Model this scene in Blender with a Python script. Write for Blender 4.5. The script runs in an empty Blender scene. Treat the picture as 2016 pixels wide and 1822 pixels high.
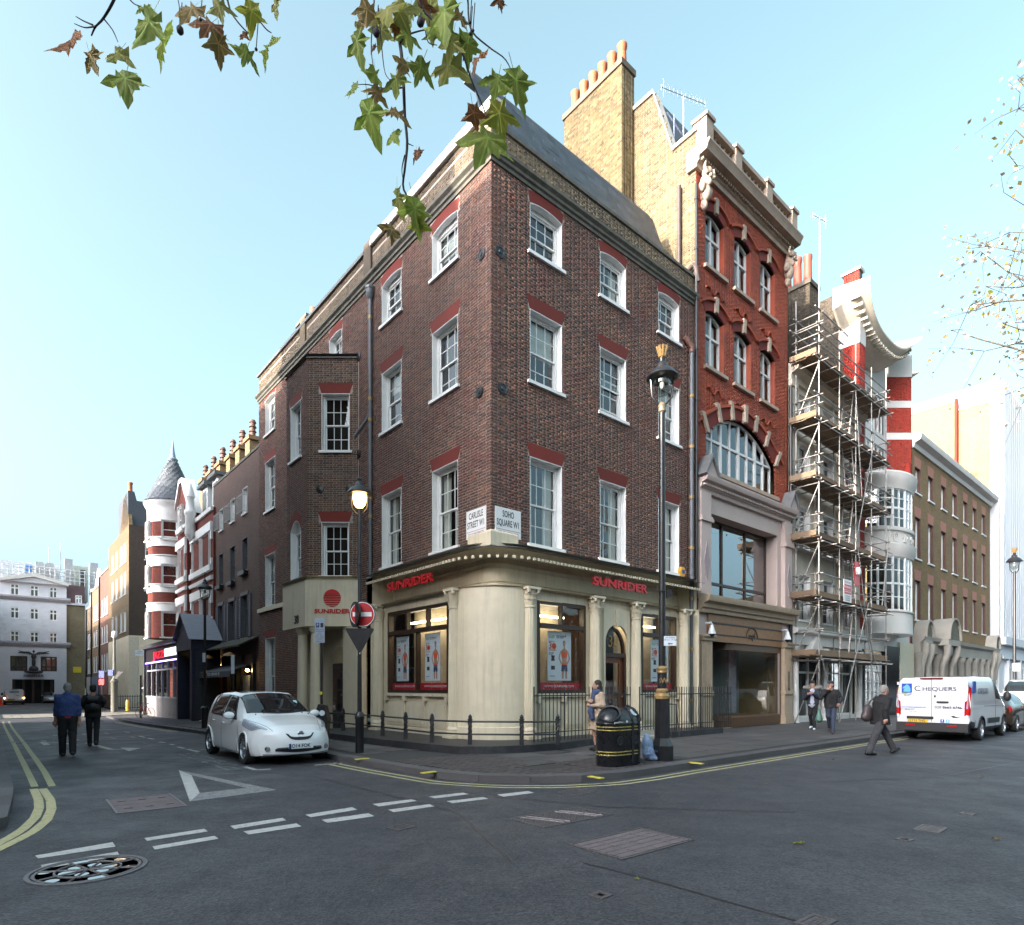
import bpy, bmesh, math, random
import numpy as np
from mathutils import Vector, Matrix
random.seed(7); np.random.seed(7)
R = math.radians
SC = bpy.context.scene
COL = SC.collection
# camera, sky, sun, exposure
cd = bpy.data.cameras.new('camera'); co = bpy.data.objects.new('camera', cd); COL.objects.link(co)
co.location = (0, 0, 1.65); co.rotation_euler = (R(90), 0, 0)
cd.sensor_width = 36; cd.lens = 36*1202/2016; cd.shift_y = (1353-911)/2016
cd.clip_start = .05; cd.clip_end = 2000
SC.camera = co
SUN_EL, SUN_AZ = 17.0, 218.8           # elevation; direction to the sun, counter-clockwise from +X
w = bpy.data.worlds.new('World'); SC.world = w; w.use_nodes = True
nt = w.node_tree; bg = nt.nodes['Background']
sky = nt.nodes.new('ShaderNodeTexSky'); sky.sky_type = 'NISHITA'; sky.sun_disc = False
sky.sun_elevation = R(SUN_EL); sky.sun_rotation = R(90-SUN_AZ)
sky.air_density = .5; sky.dust_density = 9; sky.ozone_density = 3
hs = nt.nodes.new('ShaderNodeHueSaturation'); hs.inputs['Saturation'].default_value = .72; hs.inputs['Hue'].default_value = .442
nt.links.new(sky.outputs[0], hs.inputs['Color']); nt.links.new(hs.outputs[0], bg.inputs[0])
bg.inputs[1].default_value = .15
sd = bpy.data.lights.new('sun', 'SUN'); so = bpy.data.objects.new('sun', sd); COL.objects.link(so)
sdir = Vector((math.cos(R(SUN_AZ))*math.cos(R(SUN_EL)), math.sin(R(SUN_AZ))*math.cos(R(SUN_EL)), math.sin(R(SUN_EL))))
so.rotation_euler = (-sdir).to_track_quat('-Z', 'Y').to_euler(); so.location = sdir*60
sd.energy = 2.0; sd.angle = R(.5); sd.color = (1, .88, .72)
SC.view_settings.view_transform = 'Standard'; SC.view_settings.look = 'None'
SC.view_settings.exposure = 2.6; SC.view_settings.gamma = 1
SC.render.engine = 'CYCLES'; SC.cycles.max_bounces = 7; SC.cycles.diffuse_bounces = 3
SC.cycles.transparent_max_bounces = 16; SC.cycles.caustics_reflective = False; SC.cycles.caustics_refractive = False

# survey: street corner C, wall directions
H, F, CX = 1353., 1202., 1008.
dR = np.array((.76, .65, 0.)); dL = np.array((-.65, .76, 0.)); ZZ = np.array((0., 0., 1.))
C0 = np.array(((967-CX)/F*15.5, 15.5, 0.))
def V(*a): return np.array(a, float)

class Fr:                                     # a right- or left-handed local frame
 def __init__(s, O=(0, 0, 0), X=(1, 0, 0), Y=(0, 1, 0), Z=(0, 0, 1)):
  s.O, s.X, s.Y, s.Z = (np.array(a, float) for a in (O, X, Y, Z))
 def P(s, x, y, z): return s.O + x*s.X + y*s.Y + z*s.Z
class Face(Fr):                               # a wall: x along it, y out of it, z up
 def t(s, px, o=0.):                       # where the sight line through column px meets the wall
  r = (px-CX)/F; A = s.O + o*s.Y
  return (r*A[1]-A[0])/(s.X[0]-r*s.X[1])
 def z(s, px, py, o=0.):
  A = s.P(s.t(px, o), o, 0)
  return 1.65 + (H-py)/F*A[1]
 def tz(s, px, py, o=0.): return s.t(px, o), s.z(px, py, o)
 def at(s, t, b=0.): return s.P(t, b, 0)
WF = Fr()
RF = Face(C0, dR, -dL)                        # Soho Square front
LF = Face(C0, dL, -dR)                        # Carlisle Street front
def ground_z(x, y):                           # Carlisle Street falls gently away from the square
 t = (np.array(x)-C0[0])*dL[0] + (np.array(y)-C0[1])*dL[1]
 o = (np.array(x)-C0[0])*-dR[0] + (np.array(y)-C0[1])*-dR[1]
 u = np.clip((t-3)/30, 0, 1)*np.clip((o+9)/4, 0, 1)
 return -.42*u*u*(3-2*u)
def G(px, py, up=0.):                         # ground point seen at (px, py)
 g = 0.
 for _ in range(12):
  Y = (1.65-g-up)*F/(py-H); X = (px-CX)/F*Y; g = float(ground_z(X, Y))
 return V(X, Y, g+up)

# objects
ORG = {}
def prop(o, label=None, cat=None, group=None, kind=None):
 if label: o['label'] = label
 if cat: o['category'] = cat
 if group: o['group'] = group
 if kind: o['kind'] = kind
 return o
def thing(name, label, cat, loc, rz=0., group=None, local=False):
 o = bpy.data.objects.new(name, None); COL.objects.link(o); o.empty_display_size = .2
 o.location = tuple(loc); o.rotation_euler = (0, 0, rz)
 ORG[o.name] = np.zeros(3) if local else np.array(loc, float)
 return prop(o, label, cat, group)
def org(p): return ORG[p.name] if p is not None else np.zeros(3)
def dup(root, loc, rz=None, label=None, group=None):
 r = root.copy(); COL.objects.link(r); r.location = tuple(loc)
 if rz is not None: r.rotation_euler = (0, 0, rz)
 if label: r['label'] = label
 if group: r['group'] = group
 for ch in list(root.children):
  c = ch.copy(); COL.objects.link(c); c.parent = r
  for g in ch.children:
   d = g.copy(); COL.objects.link(d); d.parent = c
 return r

BOXF = [(0, 1, 3, 2), (4, 6, 7, 5), (0, 4, 5, 1), (2, 3, 7, 6), (0, 2, 6, 4), (1, 5, 7, 3)]
class MB:
 def __init__(s): s.v, s.f, s.mi, s.cur = [], [], [], 0
 def add(s, vs, fs):
  b = len(s.v); s.v += [tuple(map(float, v)) for v in vs]
  s.f += [tuple(i+b for i in f) for f in fs]; s.mi += [s.cur]*len(fs); return s
 def box(s, fr, x0, x1, y0, y1, z0, z1):
  return s.add([fr.P(x, y, z) for x in (x0, x1) for y in (y0, y1) for z in (z0, z1)], BOXF)
 def prism(s, fr, poly, y0, y1):           # outline in (x, z), pulled along y
  n = len(poly)
  vs = [fr.P(x, y, z) for y in (y0, y1) for x, z in poly]
  fs = [tuple(range(n)), tuple(range(2*n-1, n-1, -1))] + [(i, (i+1) % n, n+(i+1) % n, n+i) for i in range(n)]
  return s.add(vs, fs)
 def slab(s, fr, poly, z0, z1):            # outline in (x, y), pulled along z
  n = len(poly)
  vs = [fr.P(x, y, z) for z in (z0, z1) for x, y in poly]
  fs = [tuple(range(n)), tuple(range(2*n-1, n-1, -1))] + [(i, (i+1) % n, n+(i+1) % n, n+i) for i in range(n)]
  return s.add(vs, fs)
 def poly(s, pts): return s.add(pts, [tuple(range(len(pts)))])
 def tube(s, pts, r, seg=8, cap=True):
  P = [np.array(p, float) for p in pts]; n = len(P)
  rr = list(r) if hasattr(r, '__len__') else [r]*n
  vs, fs = [], []; up = None
  for i in range(n):
   d = P[min(i+1, n-1)]-P[max(i-1, 0)]; d /= (np.linalg.norm(d)+1e-9)
   if up is None:
    up = np.cross(d, V(0, 0, 1)) if abs(d[2]) < .9 else np.cross(d, V(1, 0, 0))
   up = up-d*np.dot(up, d); up /= (np.linalg.norm(up)+1e-9); v = np.cross(d, up)
   for k in range(seg):
    a = 2*math.pi*k/seg; vs.append(P[i]+rr[i]*(math.cos(a)*up+math.sin(a)*v))
  for i in range(n-1):
   for k in range(seg): fs.append((i*seg+k, i*seg+(k+1) % seg, (i+1)*seg+(k+1) % seg, (i+1)*seg+k))
  if cap: fs += [tuple(range(seg))[::-1], tuple(range((n-1)*seg, n*seg))]
  return s.add(vs, fs)
 def lathe(s, fr, prof, seg=16, a0=0., a1=2*math.pi, flute=0., nf=0):  # prof: (radius, height)
  full = abs(a1-a0-2*math.pi) < 1e-6; m = seg if full else seg+1
  vs, fs = [], []
  for r, z in prof:
   for k in range(m):
    a = a0+(a1-a0)*k/seg
    q = r*(1-flute*(.5-.5*math.cos(nf*a))) if nf else r
    vs.append(fr.P(q*math.cos(a), q*math.sin(a), z))
  for i in range(len(prof)-1):
   for k in range(seg):
    k2 = (k+1) % m; fs.append((i*m+k, i*m+k2, (i+1)*m+k2, (i+1)*m+k))
  if full:
   if prof[0][0] > 1e-4: fs.append(tuple(range(m))[::-1])
   if prof[-1][0] > 1e-4: fs.append(tuple(range((len(prof)-1)*m, len(prof)*m)))
  return s.add(vs, fs)
 def sweep(s, path, prof, side=1., closed=False, cap=True):   # plan path (x,y) world; prof: (out, z)
  P = [np.array(p[:2], float) for p in path]; n = len(P); m = len(prof); vs, fs = [], []
  for i in range(n):
   if closed: a, b = P[i-1], P[(i+1) % n]
   else: a, b = P[max(i-1, 0)], P[min(i+1, n-1)]
   def nr(p, q):
    d = q-p; l = np.linalg.norm(d); d = d/l if l > 1e-9 else d; return np.array((d[1], -d[0]))*side
   n1 = nr(a, P[i]) if (i > 0 or closed) else nr(P[i], b); n2 = nr(P[i], b) if (i < n-1 or closed) else n1
   q = n1+n2; q = q/max(.25, np.dot(q, q)/2)
   for o, z in prof: vs.append((P[i][0]+q[0]*o, P[i][1]+q[1]*o, z))
  for i in range(n if closed else n-1):
   j = (i+1) % n
   for k in range(m-1): fs.append((i*m+k, j*m+k, j*m+k+1, i*m+k+1))
  if cap and not closed: fs += [tuple(range(m)), tuple(range((n-1)*m, n*m))[::-1]]
  return s.add(vs, fs)
 def ell(s, c, r, fr=None, nu=12, nv=8):
  fr = fr or WF; vs, fs = [], []; r = (r, r, r) if not hasattr(r, '__len__') else r
  B = np.array((fr.X, fr.Y, fr.Z))
  for i in range(nv+1):
   th = math.pi*i/nv
   for k in range(nu):
    a = 2*math.pi*k/nu
    vs.append(np.array(c)+np.array((r[0]*math.sin(th)*math.cos(a), r[1]*math.sin(th)*math.sin(a), r[2]*math.cos(th))) @ B)
  for i in range(nv):
   for k in range(nu): fs.append((i*nu+k, i*nu+(k+1) % nu, (i+1)*nu+(k+1) % nu, (i+1)*nu+k))
  return s.add(vs, fs)
 def build(s, name, mats, parent=None, smooth=None, kind=None, label=None):
  if not s.v: return None
  me = bpy.data.meshes.new(name)
  vv = np.array(s.v)-org(parent)
  me.from_pydata(vv.tolist(), [], s.f)
  for m in (mats if isinstance(mats, (list, tuple)) else [mats]): me.materials.append(m)
  if max(s.mi): me.polygons.foreach_set('material_index', s.mi)
  bm = bmesh.new(); bm.from_mesh(me); bmesh.ops.recalc_face_normals(bm, faces=bm.faces); bm.to_mesh(me); bm.free()
  if smooth is not None:
   me.polygons.foreach_set('use_smooth', [True]*len(s.f)); me.set_sharp_from_angle(angle=R(smooth))
  me.validate(); me.update()
  o = bpy.data.objects.new(name, me); COL.objects.link(o)
  if parent is not None: o.parent = parent; ORG[o.name] = org(parent)
  prop(o, label, kind=kind)
  return o
def npmesh(name, vs, fs, mat, parent=None, kind=None, smooth=False):
 me = bpy.data.meshes.new(name); vs = np.asarray(vs)-org(parent); fs = np.asarray(fs); k = fs.shape[1]
 me.vertices.add(len(vs)); me.vertices.foreach_set('co', vs.astype(np.float32).ravel())
 me.loops.add(fs.size); me.loops.foreach_set('vertex_index', fs.astype(np.int32).ravel())
 me.polygons.add(len(fs)); me.polygons.foreach_set('loop_start', np.arange(0, fs.size, k, dtype=np.int32))
 me.polygons.foreach_set('loop_total', np.full(len(fs), k, np.int32))
 if smooth: me.polygons.foreach_set('use_smooth', np.ones(len(fs), bool))
 me.update(calc_edges=True); me.validate()
 for m in (mat if isinstance(mat, (list, tuple)) else [mat]): me.materials.append(m)
 o = bpy.data.objects.new(name, me); COL.objects.link(o)
 if parent is not None: o.parent = parent; ORG[o.name] = org(parent)
 return prop(o, kind=kind)
UNIT = {}
def unit_box(mat):
 if mat.name not in UNIT:
  me = bpy.data.meshes.new('unit_block')
  me.from_pydata([(x, y, z) for x in (-.5, .5) for y in (-.5, .5) for z in (-.5, .5)], [], BOXF)
  me.materials.append(mat); UNIT[mat.name] = me
 return UNIT[mat.name]
def unit_rod(mat, seg=8):
 k = 'rod'+mat.name
 if k not in UNIT:
  vs = [(math.cos(2*math.pi*i/seg), math.sin(2*math.pi*i/seg), z) for z in (0, 1) for i in range(seg)]
  me = bpy.data.meshes.new('unit_rod')
  me.from_pydata(vs, [], [(i, (i+1) % seg, seg+(i+1) % seg, seg+i) for i in range(seg)]+[tuple(range(seg))[::-1], tuple(range(seg, 2*seg))])
  me.polygons.foreach_set('use_smooth', [True]*seg+[False]*2)
  me.materials.append(mat); UNIT[k] = me
 return UNIT[k]
def rod(name, mat, parent, a, b, r):
 a, b = np.array(a, float), np.array(b, float); d = Vector(b-a)
 o = bpy.data.objects.new(name, unit_rod(mat)); COL.objects.link(o); o.parent = parent; ORG[o.name] = org(parent)
 o.location = Vector(a-org(parent)); o.rotation_euler = d.to_track_quat('Z', 'X').to_euler(); o.scale = (r, r, d.length); return o
def fr_euler(fr):
 X, Y, Z = fr.X, fr.Y, fr.Z
 if np.dot(np.cross(X, Y), Z) < 0: X = -X
 return Matrix((X, Y, Z)).transposed().to_euler()
def block(name, mat, parent, fr, c, s, e=None):
 o = bpy.data.objects.new(name, unit_box(mat)); COL.objects.link(o)
 o.parent = parent; o.location = Vector(fr.P(*c)-org(parent)); o.rotation_euler = e or fr_euler(fr); o.scale = s
 return o
def pieces(name, mat, parent, fr, arr, limit=300, jit=0., mats=None):
 """arr: rows (x,y,z, sx,sy,sz). The largest in view become objects, the rest one mesh."""
 if len(arr) == 0: return
 A = np.array(arr, float)
 W = fr.O+A[:, :1]*fr.X+A[:, 1:2]*fr.Y+A[:, 2:3]*fr.Z
 px = CX+F*W[:, 0]/np.maximum(W[:, 1], .1); py = H-F*(W[:, 2]-1.65)/np.maximum(W[:, 1], .1)
 ok = (W[:, 1] > .5) & (px > 0) & (px < 2016) & (py > 0) & (py < 1822)
 size = np.where(ok, A[:, 3]*np.maximum(A[:, 5], A[:, 4])/np.maximum(W[:, 1], .1)**2, 0)
 idx = np.argsort(-size)[:limit]; idx = idx[size[idx] > 0]
 e = fr_euler(fr)
 for i in idx:
  ee = e.copy()
  if jit: ee.x += random.uniform(-jit, jit); ee.y += random.uniform(-jit, jit); ee.z += random.uniform(-jit, jit)
  block(name, mat, parent, fr, A[i, :3], A[i, 3:], ee)
 rest = np.setdiff1d(np.arange(len(A)), idx)
 if len(rest):
  q = np.array([(x, y, z) for x in (-.5, .5) for y in (-.5, .5) for z in (-.5, .5)])
  B = A[rest]; L = B[:, None, :3]+q[None]*B[:, None, 3:]
  if jit: L[:, :, 1] += np.random.uniform(-.5, .5, (len(B), 1))*jit*B[:, None, 4]
  vs = (fr.O+L[..., :1]*fr.X+L[..., 1:2]*fr.Y+L[..., 2:3]*fr.Z).reshape(-1, 3)
  bf = np.array(BOXF) if np.dot(np.cross(fr.X, fr.Y), fr.Z) > 0 else np.array(BOXF)[:, ::-1]
  fs = (bf[None]+(np.arange(len(B))*8)[:, None, None]).reshape(-1, 4)
  npmesh(name, vs, fs, mat, parent, kind='stuff')

TW = {}
def text(s, fr, x, z, o, size, mat, parent, ext=.004, sx=1., bold=0., align='CENTER', name='lettering', flat=False, shear=0.):
 c = bpy.data.curves.new(name, 'FONT'); c.body = s; c.size = size; c.extrude = ext; c.offset = bold
 c.align_x = align; c.align_y = 'CENTER'; c.materials.append(mat); c.shear = shear; c.resolution_u = 3
 tmp = bpy.data.objects.new(name, c); me = bpy.data.meshes.new_from_object(tmp); bpy.data.objects.remove(tmp)
 ob = bpy.data.objects.new(name, me); COL.objects.link(ob); ob.parent = parent; TW[ob.name] = max([abs(v.co.x) for v in me.vertices] or [1])
 n = fr.Y; rd = np.cross(-n, ZZ) if not flat else fr.X; up = ZZ if not flat else fr.Z
 if flat: n = np.cross(rd, up)
 ob.location = Vector(fr.P(x, o, z)-org(parent)); ob.rotation_euler = Matrix((rd, up, n)).transposed().to_euler()
 ob.scale = (sx, 1, 1); return ob

# materials
def hexc(h):
 h = h.lstrip('#'); v = [int(h[i:i+2], 16)/255 for i in (0, 2, 4)]
 return tuple(x/12.92 if x <= .04045 else ((x+.055)/1.055)**2.4 for x in v)
def rgb(c): return hexc(c) if isinstance(c, str) else tuple(c)
def nd(nt, t, **k):
 n = nt.nodes.new('ShaderNode'+t)
 for a, b in k.items():
  if a.startswith('i_'): n.inputs[a[2:].replace('_', ' ')].default_value = b
  else: setattr(n, a, b)
 return n
def noise(nt, scale, detail=4, rough=.6, vec=None):
 n = nd(nt, 'TexNoise', i_Scale=scale, i_Detail=detail, i_Roughness=rough)
 if vec is not None: nt.links.new(vec, n.inputs['Vector'])
 return n.outputs[0]
def mixc(nt, fac, a, b, bt='MIX'):
 n = nd(nt, 'Mix', data_type='RGBA', blend_type=bt)
 for s, v in ((0, fac), (6, a), (7, b)):
  if hasattr(v, 'is_linked'): nt.links.new(v, n.inputs[s])
  else: n.inputs[s].default_value = v if s == 0 else (*v, 1)
 return n.outputs[2]
def ramp(nt, fac, stops, mode='LINEAR'):
 n = nd(nt, 'ValToRGB'); n.color_ramp.interpolation = mode; e = n.color_ramp.elements
 while len(e) < len(stops): e.new(.5)
 for i, (p, c) in enumerate(stops):
  e[i].position = p; c = (c, c, c) if not hasattr(c, '__len__') else c; e[i].color = (*c, 1)
 nt.links.new(fac, n.inputs[0]); return n.outputs[0]
def newmat(name):
 m = bpy.data.materials.new(name); m.use_nodes = True; nt = m.node_tree
 return m, nt, nt.nodes['Principled BSDF'], nd(nt, 'NewGeometry')
MC = {}
def M(name, c=None, r=.6, m=0., n=.15, s=5., b=0., bs=60., bd=.01, streak=0., dirt=0., dc=(.03, .028, .025), spec=.5, coat=0., e=0., ec=None, sub=0.):
 """plain material: colour with noise variation, a little relief, optional dirt patches"""
 if name in MC: return MC[name]
 mt, nt, p, g = newmat(name); c = rgb(c); pos = g.outputs['Position']
 k = noise(nt, s, 5, .65, pos)
 col = mixc(nt, ramp(nt, k, [(.3, 0.), (.7, 1.)]), tuple(x*(1-n) for x in c), tuple(min(1, x*(1+n)) for x in c))
 if dirt:
  d = ramp(nt, noise(nt, s*.35+.3, 6, .7, pos), [(.5, 0.), (.75, dirt)])
  col = mixc(nt, d, col, dc)
 if streak:
  mp = nd(nt, 'Mapping'); mp.inputs['Scale'].default_value = (5, 5, .35); nt.links.new(pos, mp.inputs[0])
  col = mixc(nt, ramp(nt, noise(nt, 1.6, 5, .65, mp.outputs[0]), [(.5, 0.), (.72, streak)]), col, dc)
 nt.links.new(col, p.inputs['Base Color'])
 p.inputs['Roughness'].default_value = r; p.inputs['Metallic'].default_value = m
 p.inputs['Specular IOR Level'].default_value = spec; p.inputs['Coat Weight'].default_value = coat; p.inputs['Coat Roughness'].default_value = .05
 if r > .15:
  rr = nd(nt, 'MapRange'); nt.links.new(k, rr.inputs[0]); rr.inputs[3].default_value = r*.8; rr.inputs[4].default_value = min(1, r*1.2)
  nt.links.new(rr.outputs[0], p.inputs['Roughness'])
 if e: p.inputs['Emission Color'].default_value = (*(rgb(ec) if ec else c), 1); p.inputs['Emission Strength'].default_value = e
 if b:
  bp = nd(nt, 'Bump', i_Strength=b, i_Distance=bd); nt.links.new(noise(nt, bs, 4, .6, pos), bp.inputs['Height']); nt.links.new(bp.outputs[0], p.inputs['Normal'])
 MC[name] = mt; return mt
def BRICK(name, cols, stain=(.03, .025, .022), st=.5, patch=None, pf=.6, rough=.85):
 """fired bricks: each its own tone, soot and a patch colour drifting over the wall"""
 mt, nt, p, g = newmat(name); pos = g.outputs['Position']
 oi = nd(nt, 'ObjectInfo'); ad = nd(nt, 'Math', operation='ADD'); fr_ = nd(nt, 'Math', operation='FRACT')
 nt.links.new(g.outputs['Random Per Island'], ad.inputs[0]); nt.links.new(oi.outputs['Random'], ad.inputs[1]); nt.links.new(ad.outputs[0], fr_.inputs[0])
 n = len(cols); col = ramp(nt, fr_.outputs[0], [(i/(n-1), rgb(c)) for i, c in enumerate(cols)])
 if patch is not None:
  pm = nd(nt, 'Math', operation='MULTIPLY'); q = ramp(nt, noise(nt, .9, 5, .7, pos), [(.5, 0.), (.66, pf)])
  nt.links.new(q, pm.inputs[0]); nt.links.new(ramp(nt, fr_.outputs[0], [(.3, .35), (.8, 1.)]), pm.inputs[1])
  col = mixc(nt, pm.outputs[0], col, rgb(patch))
 col = mixc(nt, ramp(nt, noise(nt, .45, 6, .7, pos), [(.4, 0.), (.72, st)]), col, rgb(stain))
 col = mixc(nt, .5, col, ramp(nt, noise(nt, 45, 4, .7, pos), [(.3, .55), (.7, 1.)]), 'MULTIPLY')
 nt.links.new(col, p.inputs['Base Color']); p.inputs['Roughness'].default_value = rough
 bp = nd(nt, 'Bump', i_Strength=.5, i_Distance=.006); nt.links.new(noise(nt, 70, 4, .7, pos), bp.inputs['Height']); nt.links.new(bp.outputs[0], p.inputs['Normal'])
 return mt
def BRICKTEX(name, c1, c2, mortar, frx, sc=1., st=.35, stain=(.03, .026, .022)):
 """far brickwork, laid in the plane of the wall (frx = along-wall direction)"""
 mt, nt, p, g = newmat(name); pos = g.outputs['Position']
 dp = nd(nt, 'VectorMath', operation='DOT_PRODUCT'); dp.inputs[1].default_value = tuple(frx); nt.links.new(pos, dp.inputs[0])
 sp = nd(nt, 'SeparateXYZ'); nt.links.new(pos, sp.inputs[0]); cb = nd(nt, 'CombineXYZ')
 nt.links.new(dp.outputs['Value'], cb.inputs[0]); nt.links.new(sp.outputs[2], cb.inputs[1])
 bt = nd(nt, 'TexBrick', i_Scale=sc, i_Mortar_Size=.008, i_Brick_Width=.225, i_Row_Height=.075, i_Bias=0.)
 bt.inputs['Color1'].default_value = (*rgb(c1), 1); bt.inputs['Color2'].default_value = (*rgb(c2), 1); bt.inputs['Mortar'].default_value = (*rgb(mortar), 1)
 nt.links.new(cb.outputs[0], bt.inputs['Vector'])
 col = mixc(nt, ramp(nt, noise(nt, .5, 6, .7, pos), [(.4, 0.), (.75, st)]), bt.outputs[0], stain)
 col = mixc(nt, .45, col, ramp(nt, noise(nt, 4, 5, .7, pos), [(.3, .5), (.7, 1.)]), 'MULTIPLY')
 nt.links.new(col, p.inputs['Base Color']); p.inputs['Roughness'].default_value = .85
 bp = nd(nt, 'Bump', i_Strength=.6, i_Distance=.01); nt.links.new(bt.outputs['Fac'], bp.inputs['Height']); bp.invert = True; nt.links.new(bp.outputs[0], p.inputs['Normal'])
 return mt
def GLASS(name, tint=(.75, .8, .78), ior=1.75, rough=.0, wav=0.):
 """thin pane: mirror of the street by Fresnel, the room behind by transmission"""
 mt, nt, p, g = newmat(name); nt.nodes.remove(p); out = nt.nodes['Material Output']
 tr = nd(nt, 'BsdfTransparent'); tr.inputs[0].default_value = (*tint, 1); gl = nd(nt, 'BsdfGlossy'); gl.inputs['Roughness'].default_value = rough
 gl.inputs[0].default_value = (.95, .97, 1, 1)
 lw = nd(nt, 'LayerWeight', i_Blend=.5); pw = nd(nt, 'Math', operation='POWER'); pw.inputs[1].default_value = 5; nt.links.new(lw.outputs['Facing'], pw.inputs[0])
 f0 = 2*((ior-1)/(ior+1))**2; fz = nd(nt, 'MapRange'); fz.inputs[3].default_value = f0; fz.inputs[4].default_value = 1; nt.links.new(pw.outputs[0], fz.inputs[0]); mx = nd(nt, 'MixShader')
 if wav:
  bp = nd(nt, 'Bump', i_Strength=wav, i_Distance=.02); nt.links.new(noise(nt, 3.5, 2, .5, g.outputs['Position']), bp.inputs['Height'])
  nt.links.new(bp.outputs[0], gl.inputs['Normal'])
 nt.links.new(fz.outputs[0], mx.inputs[0]); nt.links.new(tr.outputs[0], mx.inputs[1]); nt.links.new(gl.outputs[0], mx.inputs[2])
 nt.links.new(mx.outputs[0], out.inputs[0]); return mt

white = M('white_paint', (.76, .76, .75), .45, n=.06, s=3, dirt=.22, dc=(.38, .36, .33), streak=.25)
cream = M('cream_stucco', (.66, .58, .43), .6, n=.07, s=1.2, b=.2, bs=18, dirt=.3, dc=(.34, .3, .23), streak=.4)
stone = M('buff_stone', (.34, .27, .21), .75, n=.15, s=3, b=.3, bs=40, dirt=.4, dc=(.16, .13, .11))
pinkstone = M('pink_stone', (.46, .37, .34), .6, n=.08, s=2, b=.2, dirt=.25, dc=(.22, .17, .15))
mossstone = M('mossy_stone', (.14, .135, .1), .9, n=.4, s=5, b=.5, dirt=.6, dc=(.05, .06, .025))
lead = M('lead_flashing', (.13, .135, .14), .55, m=.2, n=.2, s=4)
black = M('black_paint', (.012, .012, .014), .35, n=.3, s=8, b=.05)
blackm = M('black_iron', (.018, .018, .02), .5, n=.3, s=10, b=.1)
greym = M('grey_pipe', (.11, .12, .135), .45, n=.2, s=6)
gold = M('gilt', (.34, .22, .09), .5, m=.45, n=.3, s=12, dirt=.4)
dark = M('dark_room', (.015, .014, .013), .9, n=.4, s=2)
roomw = M('room_wall', (.25, .23, .2), .9, n=.1)
blind = M('window_blind', (.62, .6, .55), .8, n=.06, s=9)
brown = M('dark_timber', (.035, .018, .012), .4, n=.3, s=9)
oak = M('oak_panel', (.24, .125, .055), .5, n=.2, s=7)
redarch = BRICK('gauged_red_brick', ['#70281f', '#7c2e24', '#682218'], st=.3)
redpaint = M('red_letter', (.5, .012, .016), .35, n=.08)
glass = GLASS('window_glass', ior=1.55, wav=.08)
shopglass = GLASS('shop_glass', (.9, .92, .91), 1.42)
slate = M('slate', (.055, .062, .075), .5, n=.35, s=14, b=.2)
terra = M('terracotta', (.42, .13, .055), .7, n=.2, s=5, b=.1)
mortar = M('lime_mortar', (.36, .31, .27), .95, n=.2, s=8, b=.3, dirt=.35, dc=(.13, .11, .1))
# GROUND
def asphalt():
 mt, nt, p, g = newmat('worn_asphalt'); pos = g.outputs['Position']
 base = mixc(nt, ramp(nt, noise(nt, .22, 6, .7, pos), [(.35, 0.), (.68, 1.)]), (.028, .03, .036), (.052, .053, .06))
 base = mixc(nt, ramp(nt, noise(nt, 1.6, 5, .7, pos), [(.45, 0.), (.75, .6)]), base, (.02, .021, .027))
 vo = nd(nt, 'TexVoronoi', i_Scale=52.); nt.links.new(pos, vo.inputs['Vector'])
 chip = mixc(nt, ramp(nt, vo.outputs['Color'], [(.0, 0.), (1., 1.)]), (.2, .2, .22), (2.3, 2.2, 2.15))
 base = mixc(nt, .75, base, chip, 'MULTIPLY')
 fl = ramp(nt, noise(nt, 26, 3, .75, pos), [(.62, 0.), (.7, .7)])
 base = mixc(nt, fl, base, (.17, .165, .16))
 nt.links.new(base, p.inputs['Base Color'])
 rr = ramp(nt, noise(nt, .8, 6, .7, pos), [(.3, .48), (.7, .82)]); nt.links.new(rr, p.inputs['Roughness'])
 bp = nd(nt, 'Bump', i_Strength=.7, i_Distance=.006); nt.links.new(vo.outputs['Distance'], bp.inputs['Height'])
 b2 = nd(nt, 'Bump', i_Strength=.5, i_Distance=.02); nt.links.new(noise(nt, 9, 4, .6, pos), b2.inputs['Height'])
 nt.links.new(bp.outputs[0], b2.inputs['Normal']); nt.links.new(b2.outputs[0], p.inputs['Normal'])
 return mt
MROAD = asphalt()
def sheet(name, xs, ys, up, mat):
 X, Y = np.meshgrid(xs, ys, indexing='ij'); Z = ground_z(X, Y)+up
 n, m = X.shape; vs = np.stack((X, Y, Z), -1).reshape(-1, 3)
 i, j = np.meshgrid(np.arange(n-1), np.arange(m-1), indexing='ij'); a = (i*m+j).ravel()
 return npmesh(name, vs, np.stack((a, a+m, a+m+1, a+1), -1), mat, kind='structure', smooth=True)
gx = np.concatenate((np.linspace(-600, -90, 6), np.arange(-80, 60, 2.), np.linspace(70, 600, 6)))
gy = np.concatenate((np.linspace(-400, -40, 5), np.arange(-30, 130, 2.), np.linspace(140, 900, 6)))
sheet('road', gx, gy, 0, MROAD)

mslab = BRICK('york_paving', ['#4c4a4b', '#5a5655', '#514d4e', '#62605f', '#474548', '#575250'], st=.35, rough=.75)
mkerb = BRICK('granite_kerb', ['#4b4a4c', '#5a585a', '#525052'], st=.3, rough=.7)
msett = BRICK('small_sett', ['#413e40', '#4a4443', '#54494a', '#3a393c'], st=.35, rough=.75)
mjoint = M('paving_joint', (.035, .033, .032), .95, n=.3, s=9)
myellow = M('yellow_line_paint', (.4, .37, .2), .7, n=.25, s=30, dirt=.75, dc=(.1, .095, .07))
mline = M('white_line_paint', (.42, .42, .41), .7, n=.22, s=30, dirt=.7, dc=(.09, .09, .09))
mworn = M('worn_white_paint', (.2, .2, .205), .75, n=.5, s=24, dirt=.9, dc=(.05, .05, .055))
UPV = .12
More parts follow.
